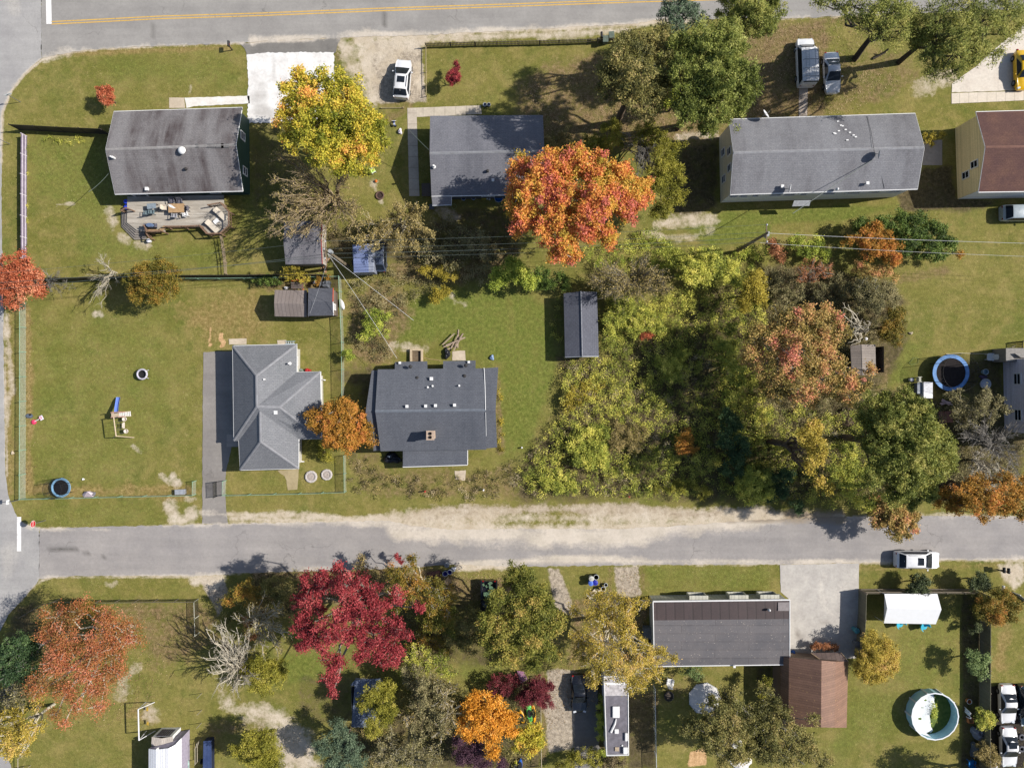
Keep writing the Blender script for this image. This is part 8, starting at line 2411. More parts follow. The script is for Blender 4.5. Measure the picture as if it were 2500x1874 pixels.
q = [ZD(975, 250, DZ + .76), ZD(1020, 255, DZ + .79), ZD(1100, 312, DZ + .76), ZD(1065, 318, DZ + .77), ZD(1000, 292, DZ + .78)]
m.slab(q, .012)
m.build('cloth', WHITE, o_, world=True)
def lounger(label, a, b, w, z):
 th = thing('sun_lounger', label, 'sun lounger', ((a.x + b.x) / 2, (a.y + b.y) / 2, z), math.atan2(b.y - a.y, b.x - a.x))
 L = (b - a).length
 m = MB()
 m.box((L * .12, 0, .34), (L * .74, w, .1))
 m.build('mattress', CREAM, th, bevel=.03)
 m = MB()
 m.box((-L * .36, 0, .44), (L * .3, w, .1), 0, ('Y', .45))
 m.build('backrest', CREAM, th, bevel=.03)
 for sx in (-1, 1):
  for sy in (-1, 1):
   m = MB()
   m.box((sx * L * .36, sy * (w / 2 - .06), .145), (.06, .06, .29))
   m.build('leg', GREYC, th)
lounger('cream sun lounger against the right-hand deck railing', ZD(1722, 325, DZ + .35), ZD(1905, 495, DZ + .35), .62, DZ)
lounger('cream sun lounger at the lower corner of the deck', ZD(1595, 520, DZ + .35), ZD(1765, 685, DZ + .35), .62, DZ)
table('side_table', 'white side table between the two sun loungers', ZD(1738, 520, DZ + .5), .7, .6, .45, .5, WHITE, z=DZ)
gr = thing('grill', 'black barbecue grill with blue-grey lid in the deck corner', 'grill', ZD(752, 612, DZ))
m = MB()
m.box((0, 0, .45), (.95, .5, .6))
m.build('cart', BLACKP, gr, bevel=.03)
m = MB()
m.lathe((0, 0, .76), [(0, 0), (.42, 0), (.42, .12), (.36, .28), (0, .3)], 20, 1.0, .6)
m.build('lid', M('grill_blue', (106, 124, 156), .35), gr, smooth=True)
m = MB()
m.box((-.62, 0, .78), (.3, .42, .04)).box((.62, 0, .78), (.3, .42, .04))
m.build('side_shelf', GREYC, gr)
can('white bucket at the foot of the deck steps', ZD(668, 828, .4), M('bucket_white', (246, 244, 250), .5), .22, .4, True, 'bucket', 'bucket')
can('blue tub by the deck corner nearest the steps', ZD(268, 280, 1.2), M('tub_blue', (36, 70, 220), .5), .26, .6, True, 'storage_tub', 'tub')
can('blue tub in the shade behind the first blue deck tub', ZD(270, 190, 1.1), M('tub_blue', 0), .24, .6, True, 'storage_tub', 'tub')
def trampoline(label, c, r, h, padm, matm, nsides=8, net=1.75, pole_m=None):
 th = thing('trampoline', label, 'trampoline', (c.x, c.y, 0))
 m = MB()
 m.lathe((0, 0, h), [(r * .80, .0), (r, .0), (r * 1.0, .06), (r * .80, .05)], 40)
 m.build('safety_pad', padm, th, smooth=True)
 m = MB()
 m.lathe((0, 0, h - .03), [(0, 0), (r * .83, 0), (r * .83, .02), (0, .02)], 40)
 m.build('jumping_mat', matm, th)
 m = MB()
 m.ring((0, 0, h - .05), r * .98, .03, 40, 6)
 m.build('frame', GALV, th)
 for k in range(nsides):
  t = 2 * math.pi * (k + .5) / nsides
  x, y = r * .99 * math.cos(t), r * .99 * math.sin(t)
  m = MB()
  m.cyl((x, y, 0), .03, h + (net if k % 1 == 0 else 0), 6)
  m.build('leg', pole_m or BLACKP, th)
 m = MB()
 n = 40
 vs, fs = [], []
 for k in range(n):
  t = 2 * math.pi * k / n
  for z in (h + .05, h + net):
   vs.append((r * .97 * math.cos(t), r * .97 * math.sin(t), z))
 for k in range(n):
  a, b = 2 * k, 2 * ((k + 1) % n)
  fs.append((a, b, b + 1, a + 1))
 m.add(vs, fs)
 m.build('net', netting('safety_net', (30, 30, 32), .25), th)
 m = MB()
 m.ring((0, 0, h + net), r * .97, .011, 40, 5)
 m.build('net_hoop', pole_m or BLACKP, th)
MATB = M('mat_black', (30, 30, 34), .7, .2)
trampoline('small trampoline with pale blue pad near the lawn corner', P('N', 20 + 855 / 6.63, 1000 + 1258 / 6.63, .6), 1.1, .6, M('pad_blue', (140, 186, 220), .6, .2, 3), MATB, 6, 1.6)
trampoline('big trampoline with wide sky-blue pad near the lavender wall', P('H', 1195, 750, .9), 2.08, .9, M('pad_sky', (116, 170, 236), .6, .25, 2), M('mat_grey', (58, 54, 54), .95, .2, spec=.05), 6, 1.85)
# --- swing set with slide on the big lawn
ZS = lambda x, y, z=0: P('N', 200 + x / 8.29, 900 + y / 8.29, z)
sw_ = thing('swing_set', 'wooden swing set with blue wave slide on the big lawn', 'swing set', ZS(690, 1100))
LUM = M('pale_lumber', (206, 186, 160), .8, .15, 6)
b0, b1 = ZS(640, 975, 2.2), ZS(690, 1360, 2.2)
m = MB()
m.tube([b0, b1], .075, 4)
m.build('top_beam', LUM, sw_, world=True)
for e, s_ in ((b0, 1), (b1, 1)):
 pass
for a, b in ((b1, ZS(1055, 1392, 0)), (b1, ZS(600, 1392, 0) + Vector((.2, 0, 0)))):
 m = MB()
 m.tube([a, b], .055, 4)
 m.build('leg', LUM, sw_, world=True)
m = MB()
m.prism([(v.x, v.y) for v in (ZS(592, 880, 1.3), ZS(745, 876, 1.3), ZS(750, 975, 1.3), ZS(596, 985, 1.3))], 1.22, 1.3)
m.build('platform', LUM, sw_, world=True)
for x, y in ((596, 884), (742, 880), (746, 972), (600, 982)):
 m = MB()
 v = ZS(x, y, 1.9)
 m.box((v.x, v.y, 1.0), (.09, .09, 2.0))
 m.build('platform_post', M('post_pink', (196, 150, 140), .8), sw_, world=True)
m = MB()
la = [ZS(750, 885, 1.3), ZS(985, 862, .05)], [ZS(752, 968, 1.3), ZS(995, 955, .05)]
for q in la:
 m.tube(q, .045, 4)
m.build('ladder_rail', LUM, sw_, world=True)
m = MB()
for k in range(7):
 t = (k + .6) / 7
 a, b = la[0][0].lerp(la[0][1], t), la[1][0].lerp(la[1][1], t)
 m.box((a + b) / 2, ((b - a).length, .12, .04), math.atan2((b - a).y, (b - a).x))
m.build('rungs', WHITE, sw_, world=True)
m = MB()
pth = [(705, 868, 1.32), (712, 800, 1.05), (722, 720, .72), (735, 650, .55), (745, 590, .22), (748, 575, .18)]
vs, fs = [], []
for x, y, z in pth:
 for dx, dz in ((-38, .16), (-30, .02), (-14, 0), (14, 0), (30, .02), (38, .16)):
  vs.append(ZS(x + dx, y, z) + Vector((0, 0, dz)))
for i in range(len(pth) - 1):
 for k in range(5):
  fs.append((i * 6 + k, i * 6 + k + 1, i * 6 + 7 + k, i * 6 + 6 + k))
m.add(vs, fs)
m.build('slide', M('slide_blue', (120, 150, 236), .3, .05), sw_, world=True, smooth=True)
for y, nm in ((1030, 'swing_seat'), (1280, 'swing_seat'), (1160, 'glider')):
 t = (y - 975) / 385
 a = b0.lerp(b1, t)
 m = MB()
 if nm == 'swing_seat':
  m.lathe((a.x + .35, a.y, .55), [(.0, 0), (.2, 0), (.26, .22), (.22, .24), (.16, .04), (0, .04)], 16)
 else:
  m.box((a.x + .12, a.y, .6), (.2, .7, .05)).box((a.x + .12, a.y, .85), (.1, .5, .05))
 s_ = m.build(nm, M('swing_cream', (240, 228, 214), .5), sw_, world=True, smooth=nm == 'swing_seat')
 m = MB()
 for dy in (-.22, .22):
  m.tube([a + Vector((0, dy, 0)), Vector((a.x + (.3 if nm == 'swing_seat' else .12), a.y + dy, .8))], .014, 4)
 c_ = m.build('chain', GALV, None)
 put(c_, s_)
ZI = lambda x, y, z=0: P('I', x, y, z)
sf = thing('metal_swing_set', 'white metal swing frame with long thin shadow, lower left', 'swing frame', ZI(900, 1360))
fa, fb = ZI(874, 1286, 2.4), ZI(879, 1482, 2.4)
WMET = M('white_metal', (250, 250, 255), .4, .04)
m = MB()
m.tube([fa, fb], .07, 6)
m.build('top_bar', WMET, sf, world=True)
for a, b in ((fa, ZI(950, 1228)), (fb, ZI(955, 1408)), ):
 for dx in (-.5, .5):
  m = MB()
  m.tube([a, b + Vector((dx, -.25, 0))], .045, 6)
  m.build('leg', WMET, sf, world=True)
for t in (.25, .72):
 a = fa.lerp(fb, t)
 m = MB()
 m.box((a.x, a.y, .5), (.2, .45, .04))
 s_ = m.build('swing_seat', M('seat_yellow', (196, 160, 60), .6), sf, world=True)
 m = MB()
 for dy in (-.2, .2):
  m.tube([a + Vector((0, dy, 0)), Vector((a.x, a.y + dy, .5))], .014, 4)
 put(m.build('chain', GALV, None), s_)
# --- toys and odd things on the big lawn
sc_ = thing('saucer_seat', 'round grey baby play seat with dark centre on the big lawn', 'play seat', P('E', 915, 760))
m = MB()
m.ring((0, 0, .55), .55, .1, 24, 8)
m.build('tray', M('tray_grey', (206, 202, 216), .4), sc_, smooth=True)
m = MB()
m.lathe((0, 0, .25), [(0, 0), (.4, .02), (.46, .28), (.42, .28), (.36, .08), (0, .06)], 20)
m.build('seat', BLACKP, sc_, smooth=True)
for k in range(4):
 t = R(45 + 90 * k)
 m = MB()
 m.tube([(.5 * math.cos(t), .5 * math.sin(t), .5), (.68 * math.cos(t), .68 * math.sin(t), .02)], .035, 6)
 m.build('leg', M('tray_grey', 0), sc_)
m = MB()
for k in range(3):
 t = R(-30 + 30 * k)
 m.lathe((.56 * math.cos(t), .56 * math.sin(t), .64), [(0, 0), (.06, 0), (.05, .1), (0, .12)], 10)
m.build('toy_bar', WHITE, sc_)
hp = thing('toy_hoop', 'toddler basketball hoop with pink base fallen on the lawn', 'toy hoop', P('E', 235, 1048))
a, b = P('E', 212, 1062, .1), P('E', 262, 1035, .2)
m = MB()
m.tube([a, b], .045, 8)
m.build('pole', WHITE, hp, world=True)
m = MB()
m.lathe((a.x, a.y, 0), [(0, 0), (.28, 0), (.26, .12), (.12, .2), (0, .2)], 16)
m.build('base', M('toy_pink', (240, 70, 110), .5), hp, world=True)
m = MB()
ang = math.atan2((b - a).y, (b - a).x)
m.box((b.x, b.y, .22), (.4, .52, .05), ang)
m.build('backboard', M('toy_white', (250, 240, 252), .5), hp, world=True, bevel=.02)
m = MB()
m.ring((b.x - .05, b.y, .32), .14, .02, 16, 5)
m.build('rim', M('toy_pink', 0), hp, world=True)
sl = thing('toy_sled', 'grey plastic toy lid lying by the chain-link fence', 'toy', P('E', 187, 1023))
m = MB()
m.lathe((0, 0, .02), [(0, 0), (.42, 0), (.4, .1), (.3, .16), (0, .2)], 6, 1.1, .7)
m.build('shell', M('slate_plastic', (96, 106, 122), .5), sl)
m = MB()
m.box((.2, .15, .2), (.22, .2, .1), .4)
m.build('lid', BLACKP, sl, bevel=.02)
tt = thing('play_tent', 'small pinkish play tent collapsed against the bottom fence', 'play tent', P('E', 560, 1518))
m = MB()
apex = P('E', 552, 1500, .8)
bs = [P('E', x, y, .02) for x, y in ((520, 1520), (535, 1500), (570, 1497), (598, 1515), (590, 1536), (530, 1537))]
for q, r_ in zip(bs, bs[1:] + bs[:1]):
 m.poly([q, r_, apex])
m.build('canopy', M('tent_pink', (222, 206, 216), .8, .15, 4), tt, world=True)
m = MB()
m.slab([P('E', 575, 1500, .05), P('E', 606, 1506, .05), P('E', 600, 1530, .25), P('E', 580, 1525, .3)], .03)
m.build('flap', M('tent_grey', (120, 118, 124), .8), tt, world=True)
bx = thing('sand_table', 'grey plastic sand table at the bottom fence end', 'sand table', P('E', 1150, 1500))
m = MB()
m.box((0, 0, .25), (1.1, .55, .45), .05)
m.build('basin', M('bin_grey', (146, 150, 158), .5), bx, bevel=.06)
m = MB()
m.box((0, 0, .50), (1.16, .6, .06), .05)
m.build('lid', M('lid_grey', (166, 170, 178), .5), bx, bevel=.03)
for lab, x, y, sx, mt in (('left pale stone ring in the hip-roofed house front yard', 362, 1407, 1.0, 0), ('right pale stone ring in the hip-roofed house front yard', 461, 1394, .92, 0)):
 th = thing('stone_ring', lab, 'stone ring', P('F', x, y))
 m = MB()
 m.lathe((0, 0, 0), [(.42 * sx, .0), (.72 * sx, 0), (.70 * sx, .13), (.6 * sx, .17), (.46 * sx, .14)], 11)
 m.build('edging', M('ring_stone', (206, 198, 194), .9, .2, 6), th)
 m = MB()
 m.lathe((0, 0, .02), [(0, .06), (.2 * sx, .08), (.5 * sx, .05), (.5 * sx, 0), (0, 0)], 16)
 m.build('gravel_bed', M('ring_gravel', (188, 176, 168), .9, .35, 9), th)
pt = thing('picnic_table', 'orange picnic table with benches behind the brown metal shed', 'picnic table', P('F', 286, 205))
ORG = M('orange_paint', (232, 96, 60), .6, .12)
m = MB()
for k in range(4):
 m.box((0, (k - 1.5) * .19, .74), (1.4, .15, .05))
m.build('tabletop', M('grey_plank', (110, 100, 96), .8), pt)
for s_ in (-1, 1):
 m = MB()
 m.box((0, s_ * .68, .45), (1.45, .28, .06))
 m.build('bench', ORG, pt)
for sx in (-1, 1):
 m = MB()
 m.tube([(sx * .5, -.65, 0), (sx * .5, .3, .7)], .05, 4).tube([(sx * .5, .65, 0), (sx * .5, -.3, .7)], .05, 4)
 m.build('leg', ORG, pt)
def lump(name, label, cat, c, size, mat, seed=0, n=8, parts=None, z=0.0):
 """irregular bagged or tarped heap"""
 th = thing(name, label, cat, (c.x, c.y, z))
 m = MB()
 r_ = random.Random(seed)
 vs, fs = [], []
 nu, nv = 14, 6
 for j in range(nv):
  f = j / (nv - 1)
  for i in range(nu):
   t = 2 * math.pi * i / nu
   k = math.cos(f * math.pi / 2) ** .6 * (1 + .22 * math.sin(3 * t + seed) + .1 * r_.uniform(-1, 1))
   vs.append((size[0] / 2 * k * math.cos(t), size[1] / 2 * k * math.sin(t), size[2] * math.sin(f * math.pi / 2) * (1 + .15 * r_.uniform(-1, 1))))
 for j in range(nv - 1):
  for i in range(nu):
   fs.append((j * nu + i, j * nu + (i + 1) % nu, (j + 1) * nu + (i + 1) % nu, (j + 1) * nu + i))
 fs.append(tuple(range((nv - 1) * nu, nv * nu)))
 m.add(vs, fs)
 m.build(parts or 'cover', mat, th, smooth=False)
 return th
def planks(name, label, cat, c, n, L, mat, spread=.8, seed=1, z=.0):
 th = thing(name, label, cat, (c.x, c.y, 0))
 r_ = random.Random(seed)
 a0 = r_.random() * 3
 for i in range(n):
  m = MB()
  m.box((r_.uniform(-spread, spread) * .5, r_.uniform(-spread, spread) * .5, .04 + i * .05), (L * r_.uniform(.6, 1), .14, .04), a0 + r_.uniform(-.5, .5), ('Y', r_.uniform(-.06, .06)))
  m.build('plank', mat, th)
 return th
lump('tarp_heap', 'shiny black tarp heap at the slate house front corner', 'tarp', P('F', 875, 1290), (2.0, 1.3, .6), M('black_tarp', (40, 42, 50), .35, .4, 6), 3)
lump('tarp_heap', 'grey-blue tarp folded on the black heap edge', 'tarp', P('F', 862, 1275), (.5, .35, .62), M('blue_grey_tarp', (120, 134, 154), .4), 5, z=.25)
lump('rubbish_bag', 'black bag heap beside the rear patio slab', 'bag', P('F', 1222, 630), (.7, 1.3, .5), M('black_tarp', 0), 8)
planks('board_pile', 'pile of broken boards behind the slate house', 'boards', P('F', 1262, 570), 9, 2.0, M('old_board', (176, 156, 136), .9, .3, 5), 1.3, 4)
planks('board_pile', 'long boards lying on the unmown grass above the patio slab', 'boards', P('F', 1296, 540), 2, 2.4, M('old_board', 0), .3, 12)
planks('board_pile', 'tan planks leaning by the old patched shed corner', 'boards', P('N', 793, 643), 4, 2.2, M('tan_plank', (186, 146, 110), .85, .2, 5), .5, 9)
planks('board_pile', 'pale offcut boards by the trash can cluster', 'boards', P('N', 1452, 1442), 4, 1.2, M('pale_offcut', (236, 222, 196), .8, .1), 1.0, 21)
pit = thing('concrete_steps', 'square concrete step well behind the slate house', 'steps', P('F', 1030, 640))
m = MB()
for c_, d_ in (((-.62, 0, .2), (.22, 1.4, .4)), ((.62, 0, .2), (.22, 1.4, .4)), ((0, .62, .2), (1.02, .22, .4))):
 m.box(c_, d_)
m.build('kerb', M('aged_concrete', (206, 186, 156), .9, .2, 4), pit)
m = MB()
m.box((0, -.1, .06), (1.0, 1.2, .1))
m.build('step', M('dirty_concrete', (120, 104, 84), .9, .25, 4), pit)
for lab, pts, mt, r_ in (('tan hose trailing behind the slate house', [('F', 1075, 655), ('F', 1110, 664), ('F', 1150, 668), ('F', 1180, 675)], M('hose_tan', (206, 176, 130), .6), .03),
       ('pale garden hose running along the right-hand lawn edge', [('H', 1165, 632), ('H', 1250, 626), ('H', 1350, 630), ('H', 1430, 630), ('H', 1520, 612), ('H', 1610, 578)], M('hose_pale', (214, 204, 176), .6), .03),
       ('pale garden hose coiled on the grass by the brown shed', [('H', 930, 690), ('H', 960, 655), ('H', 990, 660), ('H', 985, 690), ('H', 945, 700), ('H', 930, 690)], M('hose_green', (150, 170, 110), .6), .02)):
 m = MB()
 m.tube([P(*q) + Vector((0, 0, .03)) for q in pts], r_, 5)
 setp(m.build('garden_hose', mt), lab, 'hose')
lump('plastic_bag', 'blue and white plastic bag on the grass right of the slate house', 'bag', P('F', 1505, 655), (.5, .6, .3), M('bag_blue', (150, 176, 214), .5, .3, 8), 4)
lump('plastic_bag', 'white bag in the bin pile on the lane bank', 'bag', P('N', 1108, 1388), (.55, .5, .45), M('bag_white', (226, 226, 232), .5), 6)
lump('plastic_bag', 'white bag behind the brown metal shed', 'bag', P('F', 208, 216), (.6, .35, .35), M('bag_white', 0), 7)
lump('plastic_bag', 'white bag above the dark shingled shed', 'bag', P('F', 386, 182), (.45, .4, .4), M('bag_white', 0), 9)
lump('tarp_heap', 'slate tarp over a heap directly above the dark shingled shed', 'tarp', P('F', 450, 195), (1.6, .9, .8), M('slate_tarp', (96, 100, 108), .6, .3, 4), 11)
lump('red_box', 'red plastic box against the hip-roofed house inner corner', 'box', P('F', 342, 735), (.7, .4, .5), M('red_plastic', (196, 40, 44), .5), 2)
lump('box_pile', 'grey-green boxes left of the red plastic box', 'box', P('F', 300, 737), (.7, .4, .45), M('grey_green', (130, 142, 130), .6), 3)
ld = thing('ladder', 'pale blue ladder lying at the rear wall of the hip-roofed house', 'ladder', P('F', 232, 560))
for s_ in (-1, 1):
 m = MB()
 m.box((0, s_ * .14, .12), (1.1, .04, .08))
 m.build('side_rail', M('ladder_blue', (130, 186, 216), .5), ld)
for k in range(5):
 m = MB()
 m.box(((k - 2) * .2, 0, .12), (.04, .26, .04))
 m.build('rung', WHITE, ld)
lump('white_stone', 'white stone on the lawn edge left of the rear sand patch', 'stone', P('E', 528, 1423), (.28, .24, .18), WHITE, 2, parts='stone')
lump('boulder', 'pale boulder on the roadside strip', 'stone', P('E', 82, 1257), (.3, .4, .2), M('boulder', (206, 190, 166), .9), 2, parts='stone')
# --- things by the blue-grey house
tr = thing('tricycle', 'blue and white tricycle on the grass near the gravel driveway', 'tricycle', P('B', 890, 785))
for x, y in ((.0, .3), (-.2, -.25), (.2, -.25)):
 m = MB()
 m.add(*_wheel(.16 if y > 0 else .11, .06))
 w_ = m.build('wheel', TYRE, tr)
 w_.rotation_euler = (0, 0, R(90))
 w_.location = (x, y, .16 if y > 0 else .11)
m = MB()
m.tube([(0, .3, .2), (0, .22, .5), (0, -.2, .3), (-.2, -.25, .12)], .04, 6).tube([(0, -.2, .3), (.2, -.25, .12)], .04, 6)
m.build('frame', M('toy_blue', (40, 70, 180), .4), tr)
m = MB()
m.tube([(-.25, .18, .52), (.25, .18, .52)], .03, 6)
m.build('handlebar', WHITE, tr)
m = MB()
m.box((0, -.1, .36), (.22, .24, .06))
m.build('seat', M('seat_silver', (206, 212, 226), .4), tr, bevel=.02)
lump('toy_car', 'white ride-on toy near the blue tricycle', 'toy', P('B', 925, 833), (.45, .65, .35), M('toy_white', 0), 4, parts='body')
ch_ = chair('toy_chair', 'white and lime toddler chair under the gold and green maple', P('B', 758, 1087), .5, M('toy_lime', (206, 236, 130), .5), leg=WHITE)
pk = thing('pumpkin', 'orange pumpkin on the lawn below the gold and green maple', 'pumpkin', P('B', 773, 1147))
m = MB()
vs, fs = [], []
for j in range(9):
 f = -math.pi / 2 + math.pi * j / 8
 for i in range(20):
  t = 2 * math.pi * i / 20
  k = .17 * (1 + .08 * math.cos(5 * t)) * max(.12, math.cos(f))
  vs.append((k * math.cos(t), k * math.sin(t), .13 + .13 * math.sin(f)))
for j in range(8):
 for i in range(20):
  fs.append((j * 20 + i, j * 20 + (i + 1) % 20, j * 20 + 20 + (i + 1) % 20, j * 20 + 20 + i))
m.add(vs, fs)
m.build('body', M('pumpkin_orange', (226, 120, 40), .6), pk, smooth=True)
m = MB()
m.tube([(0, 0, .25), (.02, .01, .33)], .02, 5)
m.build('stem', M('stem_green', (90, 90, 50), .8), pk)
fp = thing('fire_pit', 'burnt fire pit ring on the sandy spot south of the pumpkin', 'fire pit', P('B', 797, 1237))
m = MB()
m.ring((0, 0, .08), .42, .09, 16, 6)
m.build('stone_rim', M('burnt_stone', (110, 86, 76), .9, .3, 6), fp)
m = MB()
m.lathe((0, 0, .0), [(0, .05), (.38, .03), (.38, 0), (0, 0)], 14)
m.build('ash_bed', M('ash', (70, 54, 50), .95, .3, 8), fp)
for lab, x in (('left blue-white planter tub at the front wall of the blue-grey house', 1460), ('right blue-white planter tub at the front wall of the blue-grey house', 1485)):
 can(lab, P('B', x, 662, .3), M('tub_steel', (150, 166, 196), .4), .2, .35, False, 'planter', 'planter')
sp_ = thing('side_porch', 'dark board porch against the left wall of the blue-grey house', 'porch', P('B', 1085, 1200))
m = MB()
m.prism([(v.x, v.y) for v in (P('B', 1060, 1160, .4), P('B', 1122, 1158, .4), P('B', 1125, 1240, .4), P('B', 1062, 1240, .4))], .3, .4)
m.build('floor', ribbed('porch_boards', (110, 98, 90), (86, 76, 70), 'x', .14), sp_, world=True)
m = MB()
m.prism([(v.x, v.y) for v in (P('B', 1108, 1290, .2), P('B', 1140, 1290, .2), P('B', 1140, 1322, .2), P('B', 1108, 1322, .2))], 0, .2)
m.build('step', M('grey_step', (110, 114, 122), .8), sp_, world=True)
can('blue kiddie pool by the rear wall of the blue-grey house', P('B', 1548, 1252, .3), M('pool_blue', (60, 140, 226), .4), .5, .3, False, 'kiddie_pool', 'paddling pool')
can('small blue tub left of the yellow crate on the rear terrace', P('B', 1388, 1248, .4), M('pool_blue', 0), .28, .4, False, 'storage_tub', 'tub')
can('blue toy tub at the far left of the rear terrace', P('B', 1325, 1252, .4), M('pool_blue', 0), .26, .35, False, 'storage_tub', 'tub')
cr = thing('crate', 'yellow crate on the rear terrace of the blue-grey house', 'crate', P('B', 1456, 1250))
m = MB()
for k in range(4):
 t = k * math.pi / 2
 m.box((.27 * math.cos(t), .2 * math.sin(t), .2), (.04 if k % 2 == 0 else .56, .44 if k % 2 == 0 else .04, .38))
m.build('sides', M('crate_yellow', (196, 176, 60), .6), cr)
m = MB()
m.box((0, 0, .03), (.5, .36, .04))
m.build('base', M('crate_yellow', 0), cr)
for lab, x, y in (('white ball left of the blue kiddie pool', 1490, 1260), ('white ball nearest the yellow crate', 1474, 1256)):
 m = MB()
 c_ = P('B', x, y, .12)
 m.lathe((0, 0, -.12), [(max(0, .12 * math.sin(math.pi * k / 8)), .12 - .12 * math.cos(math.pi * k / 8)) for k in range(9)], 14)
 o = m.build('ball', M('ball_white', (220, 220, 226), .5), smooth=True)
 o.location = c_
 setp(o, lab, 'ball')
m = MB()
m.ring((0, 0, .04), .28, .03, 20, 6)
o = m.build('hose_coil', M('hose_green', 0))
o.location = P('B', 1265, 1306)
setp(o, 'green hose coil by the porch corner of the blue-grey house', 'hose')
# --- yard with the big trampoline
cl_ = thing('chest_freezer', 'white chest box left of the big trampoline', 'chest', P('H', 1022, 860))
m = MB()
m.box((0, 0, .42), (1.0, 1.8, .8))
m.build('cabinet', WHITE, cl_, bevel=.04)
m = MB()
m.box((0, 0, .87), (1.04, 1.84, .1))
m.build('lid', M('lid_white', (248, 248, 254), .4), cl_, bevel=.03)
cl2 = thing('storage_box', 'grey storage box left of the white chest box', 'box', P('H', 975, 848))
m = MB()
m.box((0, 0, .3), (.45, 1.2, .6))
m.build('body', M('box_grey', (130, 138, 150), .5), cl2, bevel=.04)
m = MB()
m.box((0, 0, .63), (.5, 1.25, .08))
m.build('lid', M('box_lid', (150, 158, 168), .5), cl2, bevel=.03)
can('white round bucket above the grey storage box', P('H', 948, 794, .4), M('bucket_white', 0), .2, .4, True, 'bucket', 'bucket')
chair('garden_chair', 'pale garden chair above the white chest box', P('H', 992, 792, .4), 0, M('chair_pale', (206, 206, 190), .6))
chair('garden_chair', 'white slatted chair near the lavender house corner', P('H', 1441, 651, .4), 3.1, WHITE, 'slat')
can('white paddling pool at the edge of the house-shaded yard', P('H', 1415, 822, .25), M('pool_white', (214, 220, 232), .5), .62, .28, False, 'kiddie_pool', 'paddling pool')
can('pale blue tub in the house-shaded yard', P('H', 1415, 745, .4), M('tub_pale', (170, 200, 214), .5), .32, .45, False, 'storage_tub', 'tub')
lump('toy_heap', 'heap of dark and red toys above the white paddling pool', 'toys', P('H', 1398, 778), (.9, .5, .3), M('toy_mix', (96, 80, 110), .6, .6, 9), 13, parts='toys')
table('pallet_table', 'reddish board table half under grey bare branches', P('H', 1165, 1030, .5), .05, 1.6, 1.3, .5, ribbed('red_boards', (176, 122, 104), (150, 100, 86), 'x', .15))
planks('board_pile', 'pinkish white boards right of the massive pine top', 'boards', P('H', 1160, 945), 4, 1.5, M('pink_board', (226, 196, 196), .7), .4, 15)
lump('junk_heap', 'brown junk heap under bare branches left of the massive pine', 'junk', P('H', 520, 1030), (2.6, 2.2, .7), M('junk_brown', (110, 92, 74), .9, .5, 4), 17)
lump('junk_heap', 'small blue and rust junk heap under the pinkish oak', 'junk', P('H', 470, 845), (.9, .7, .4), M('junk_blue', (80, 84, 130), .7, .5, 6), 19)
lump('junk_heap', 'red and white junk below the brown board shed', 'junk', P('H', 632, 795), (1.1, .5, .4), M('junk_red', (206, 130, 110), .7, .5, 6), 23)
can('white round bucket above the brown board shed', P('H', 658, 536, .3), M('bucket_white', 0), .17, .35, True, 'bucket', 'bucket')
lump('white_stone', 'pale stone at the lawn edge by the golden-olive tree', 'stone', P('H', 940, 500), (.5, .3, .2), M('boulder', 0), 6, parts='stone')
# --- lower right lots
tn = thing('canopy_tent', 'white gabled canopy tent on the lawn behind the grey wooden fence', 'canopy tent', P('L', 945, 650))
e0, e1, e2, e3 = P('L', 775, 556, 2.1), P('L', 1110, 556, 2.1), P('L', 1100, 748, 2.1), P('L', 772, 742, 2.1)
rg0, rg1 = P('L', 793, 648, 2.95), P('L', 1136, 656, 2.95)
TENT = M('tent_white', (255, 255, 255), .6, .03, 2)
for nm, q in (('roof_panel', (e0, e1, rg1, rg0)), ('roof_panel', (rg0, rg1, e2, e3)), ):
 m = MB()
 m.slab(q, .025)
 m.build(nm, TENT, tn, world=True)
m = MB()
m.poly([e0, e3, rg0])
m.build('gable_panel', TENT, tn, world=True)
m = MB()
m.poly([e1, e2, rg1])
m.build('gable_panel', TENT, tn, world=True)
for v in (e0, e1, e2, e3, (e0 + e1) / 2, (e2 + e3) / 2):
 m = MB()
 v2 = v.lerp((e0 + e2) / 2, .03)
 m.cyl((v2.x, v2.y, 0), .035, 2.08, 8)
 m.build('leg', WMET, tn, world=True)
for lab, x, y in (('turquoise garden chair under the tent edge, left of two', 860, 725), ('turquoise garden chair under the tent edge, right of two', 1012, 740)):
 th = thing('garden_chair', lab, 'chair', P('L', x, y + 14), R(-60))
 cy_ = M('chair_cyan', (70, 196, 224), .4)
 m = MB()
 m.lathe((0, 0, .3), [(0, 0), (.36, 0), (.4, .08), (0, .1)], 18)
 m.build('seat', cy_, th, smooth=True)
 m = MB()
 vs, fs = [], []
 for k in range(13):
  t = R(60 + 20 * k)
  for r_, z_ in ((.38, .36), (.52, .82), (.58, .82), (.44, .36)):
   vs.append((r_ * math.cos(t), r_ * math.sin(t), z_))
 for k in range(12):
  for j in range(4):
   fs.append((k * 4 + j, k * 4 + (j + 1) % 4, k * 4 + 4 + (j + 1) % 4, k * 4 + 4 + j))
 m.add(vs, fs)
 m.build('backrest', cy_, th, smooth=True)
 for k in range(4):
  m = MB()
  t = R(45 + 90 * k)
  m.cyl((.26 * math.cos(t), .26 * math.sin(t), 0), .03, .3, 6)
  m.build('leg', cy_, th)
pl = thing('above_ground_pool', 'drained above-ground pool with torn white liner and weeds inside', 'pool', P('L', 1095, 1331, 1.25) * 1)
pl.location.z = 0
rp, hp_ = 2.62, 1.25
m = MB()
n = 20
vs, fs = [], []
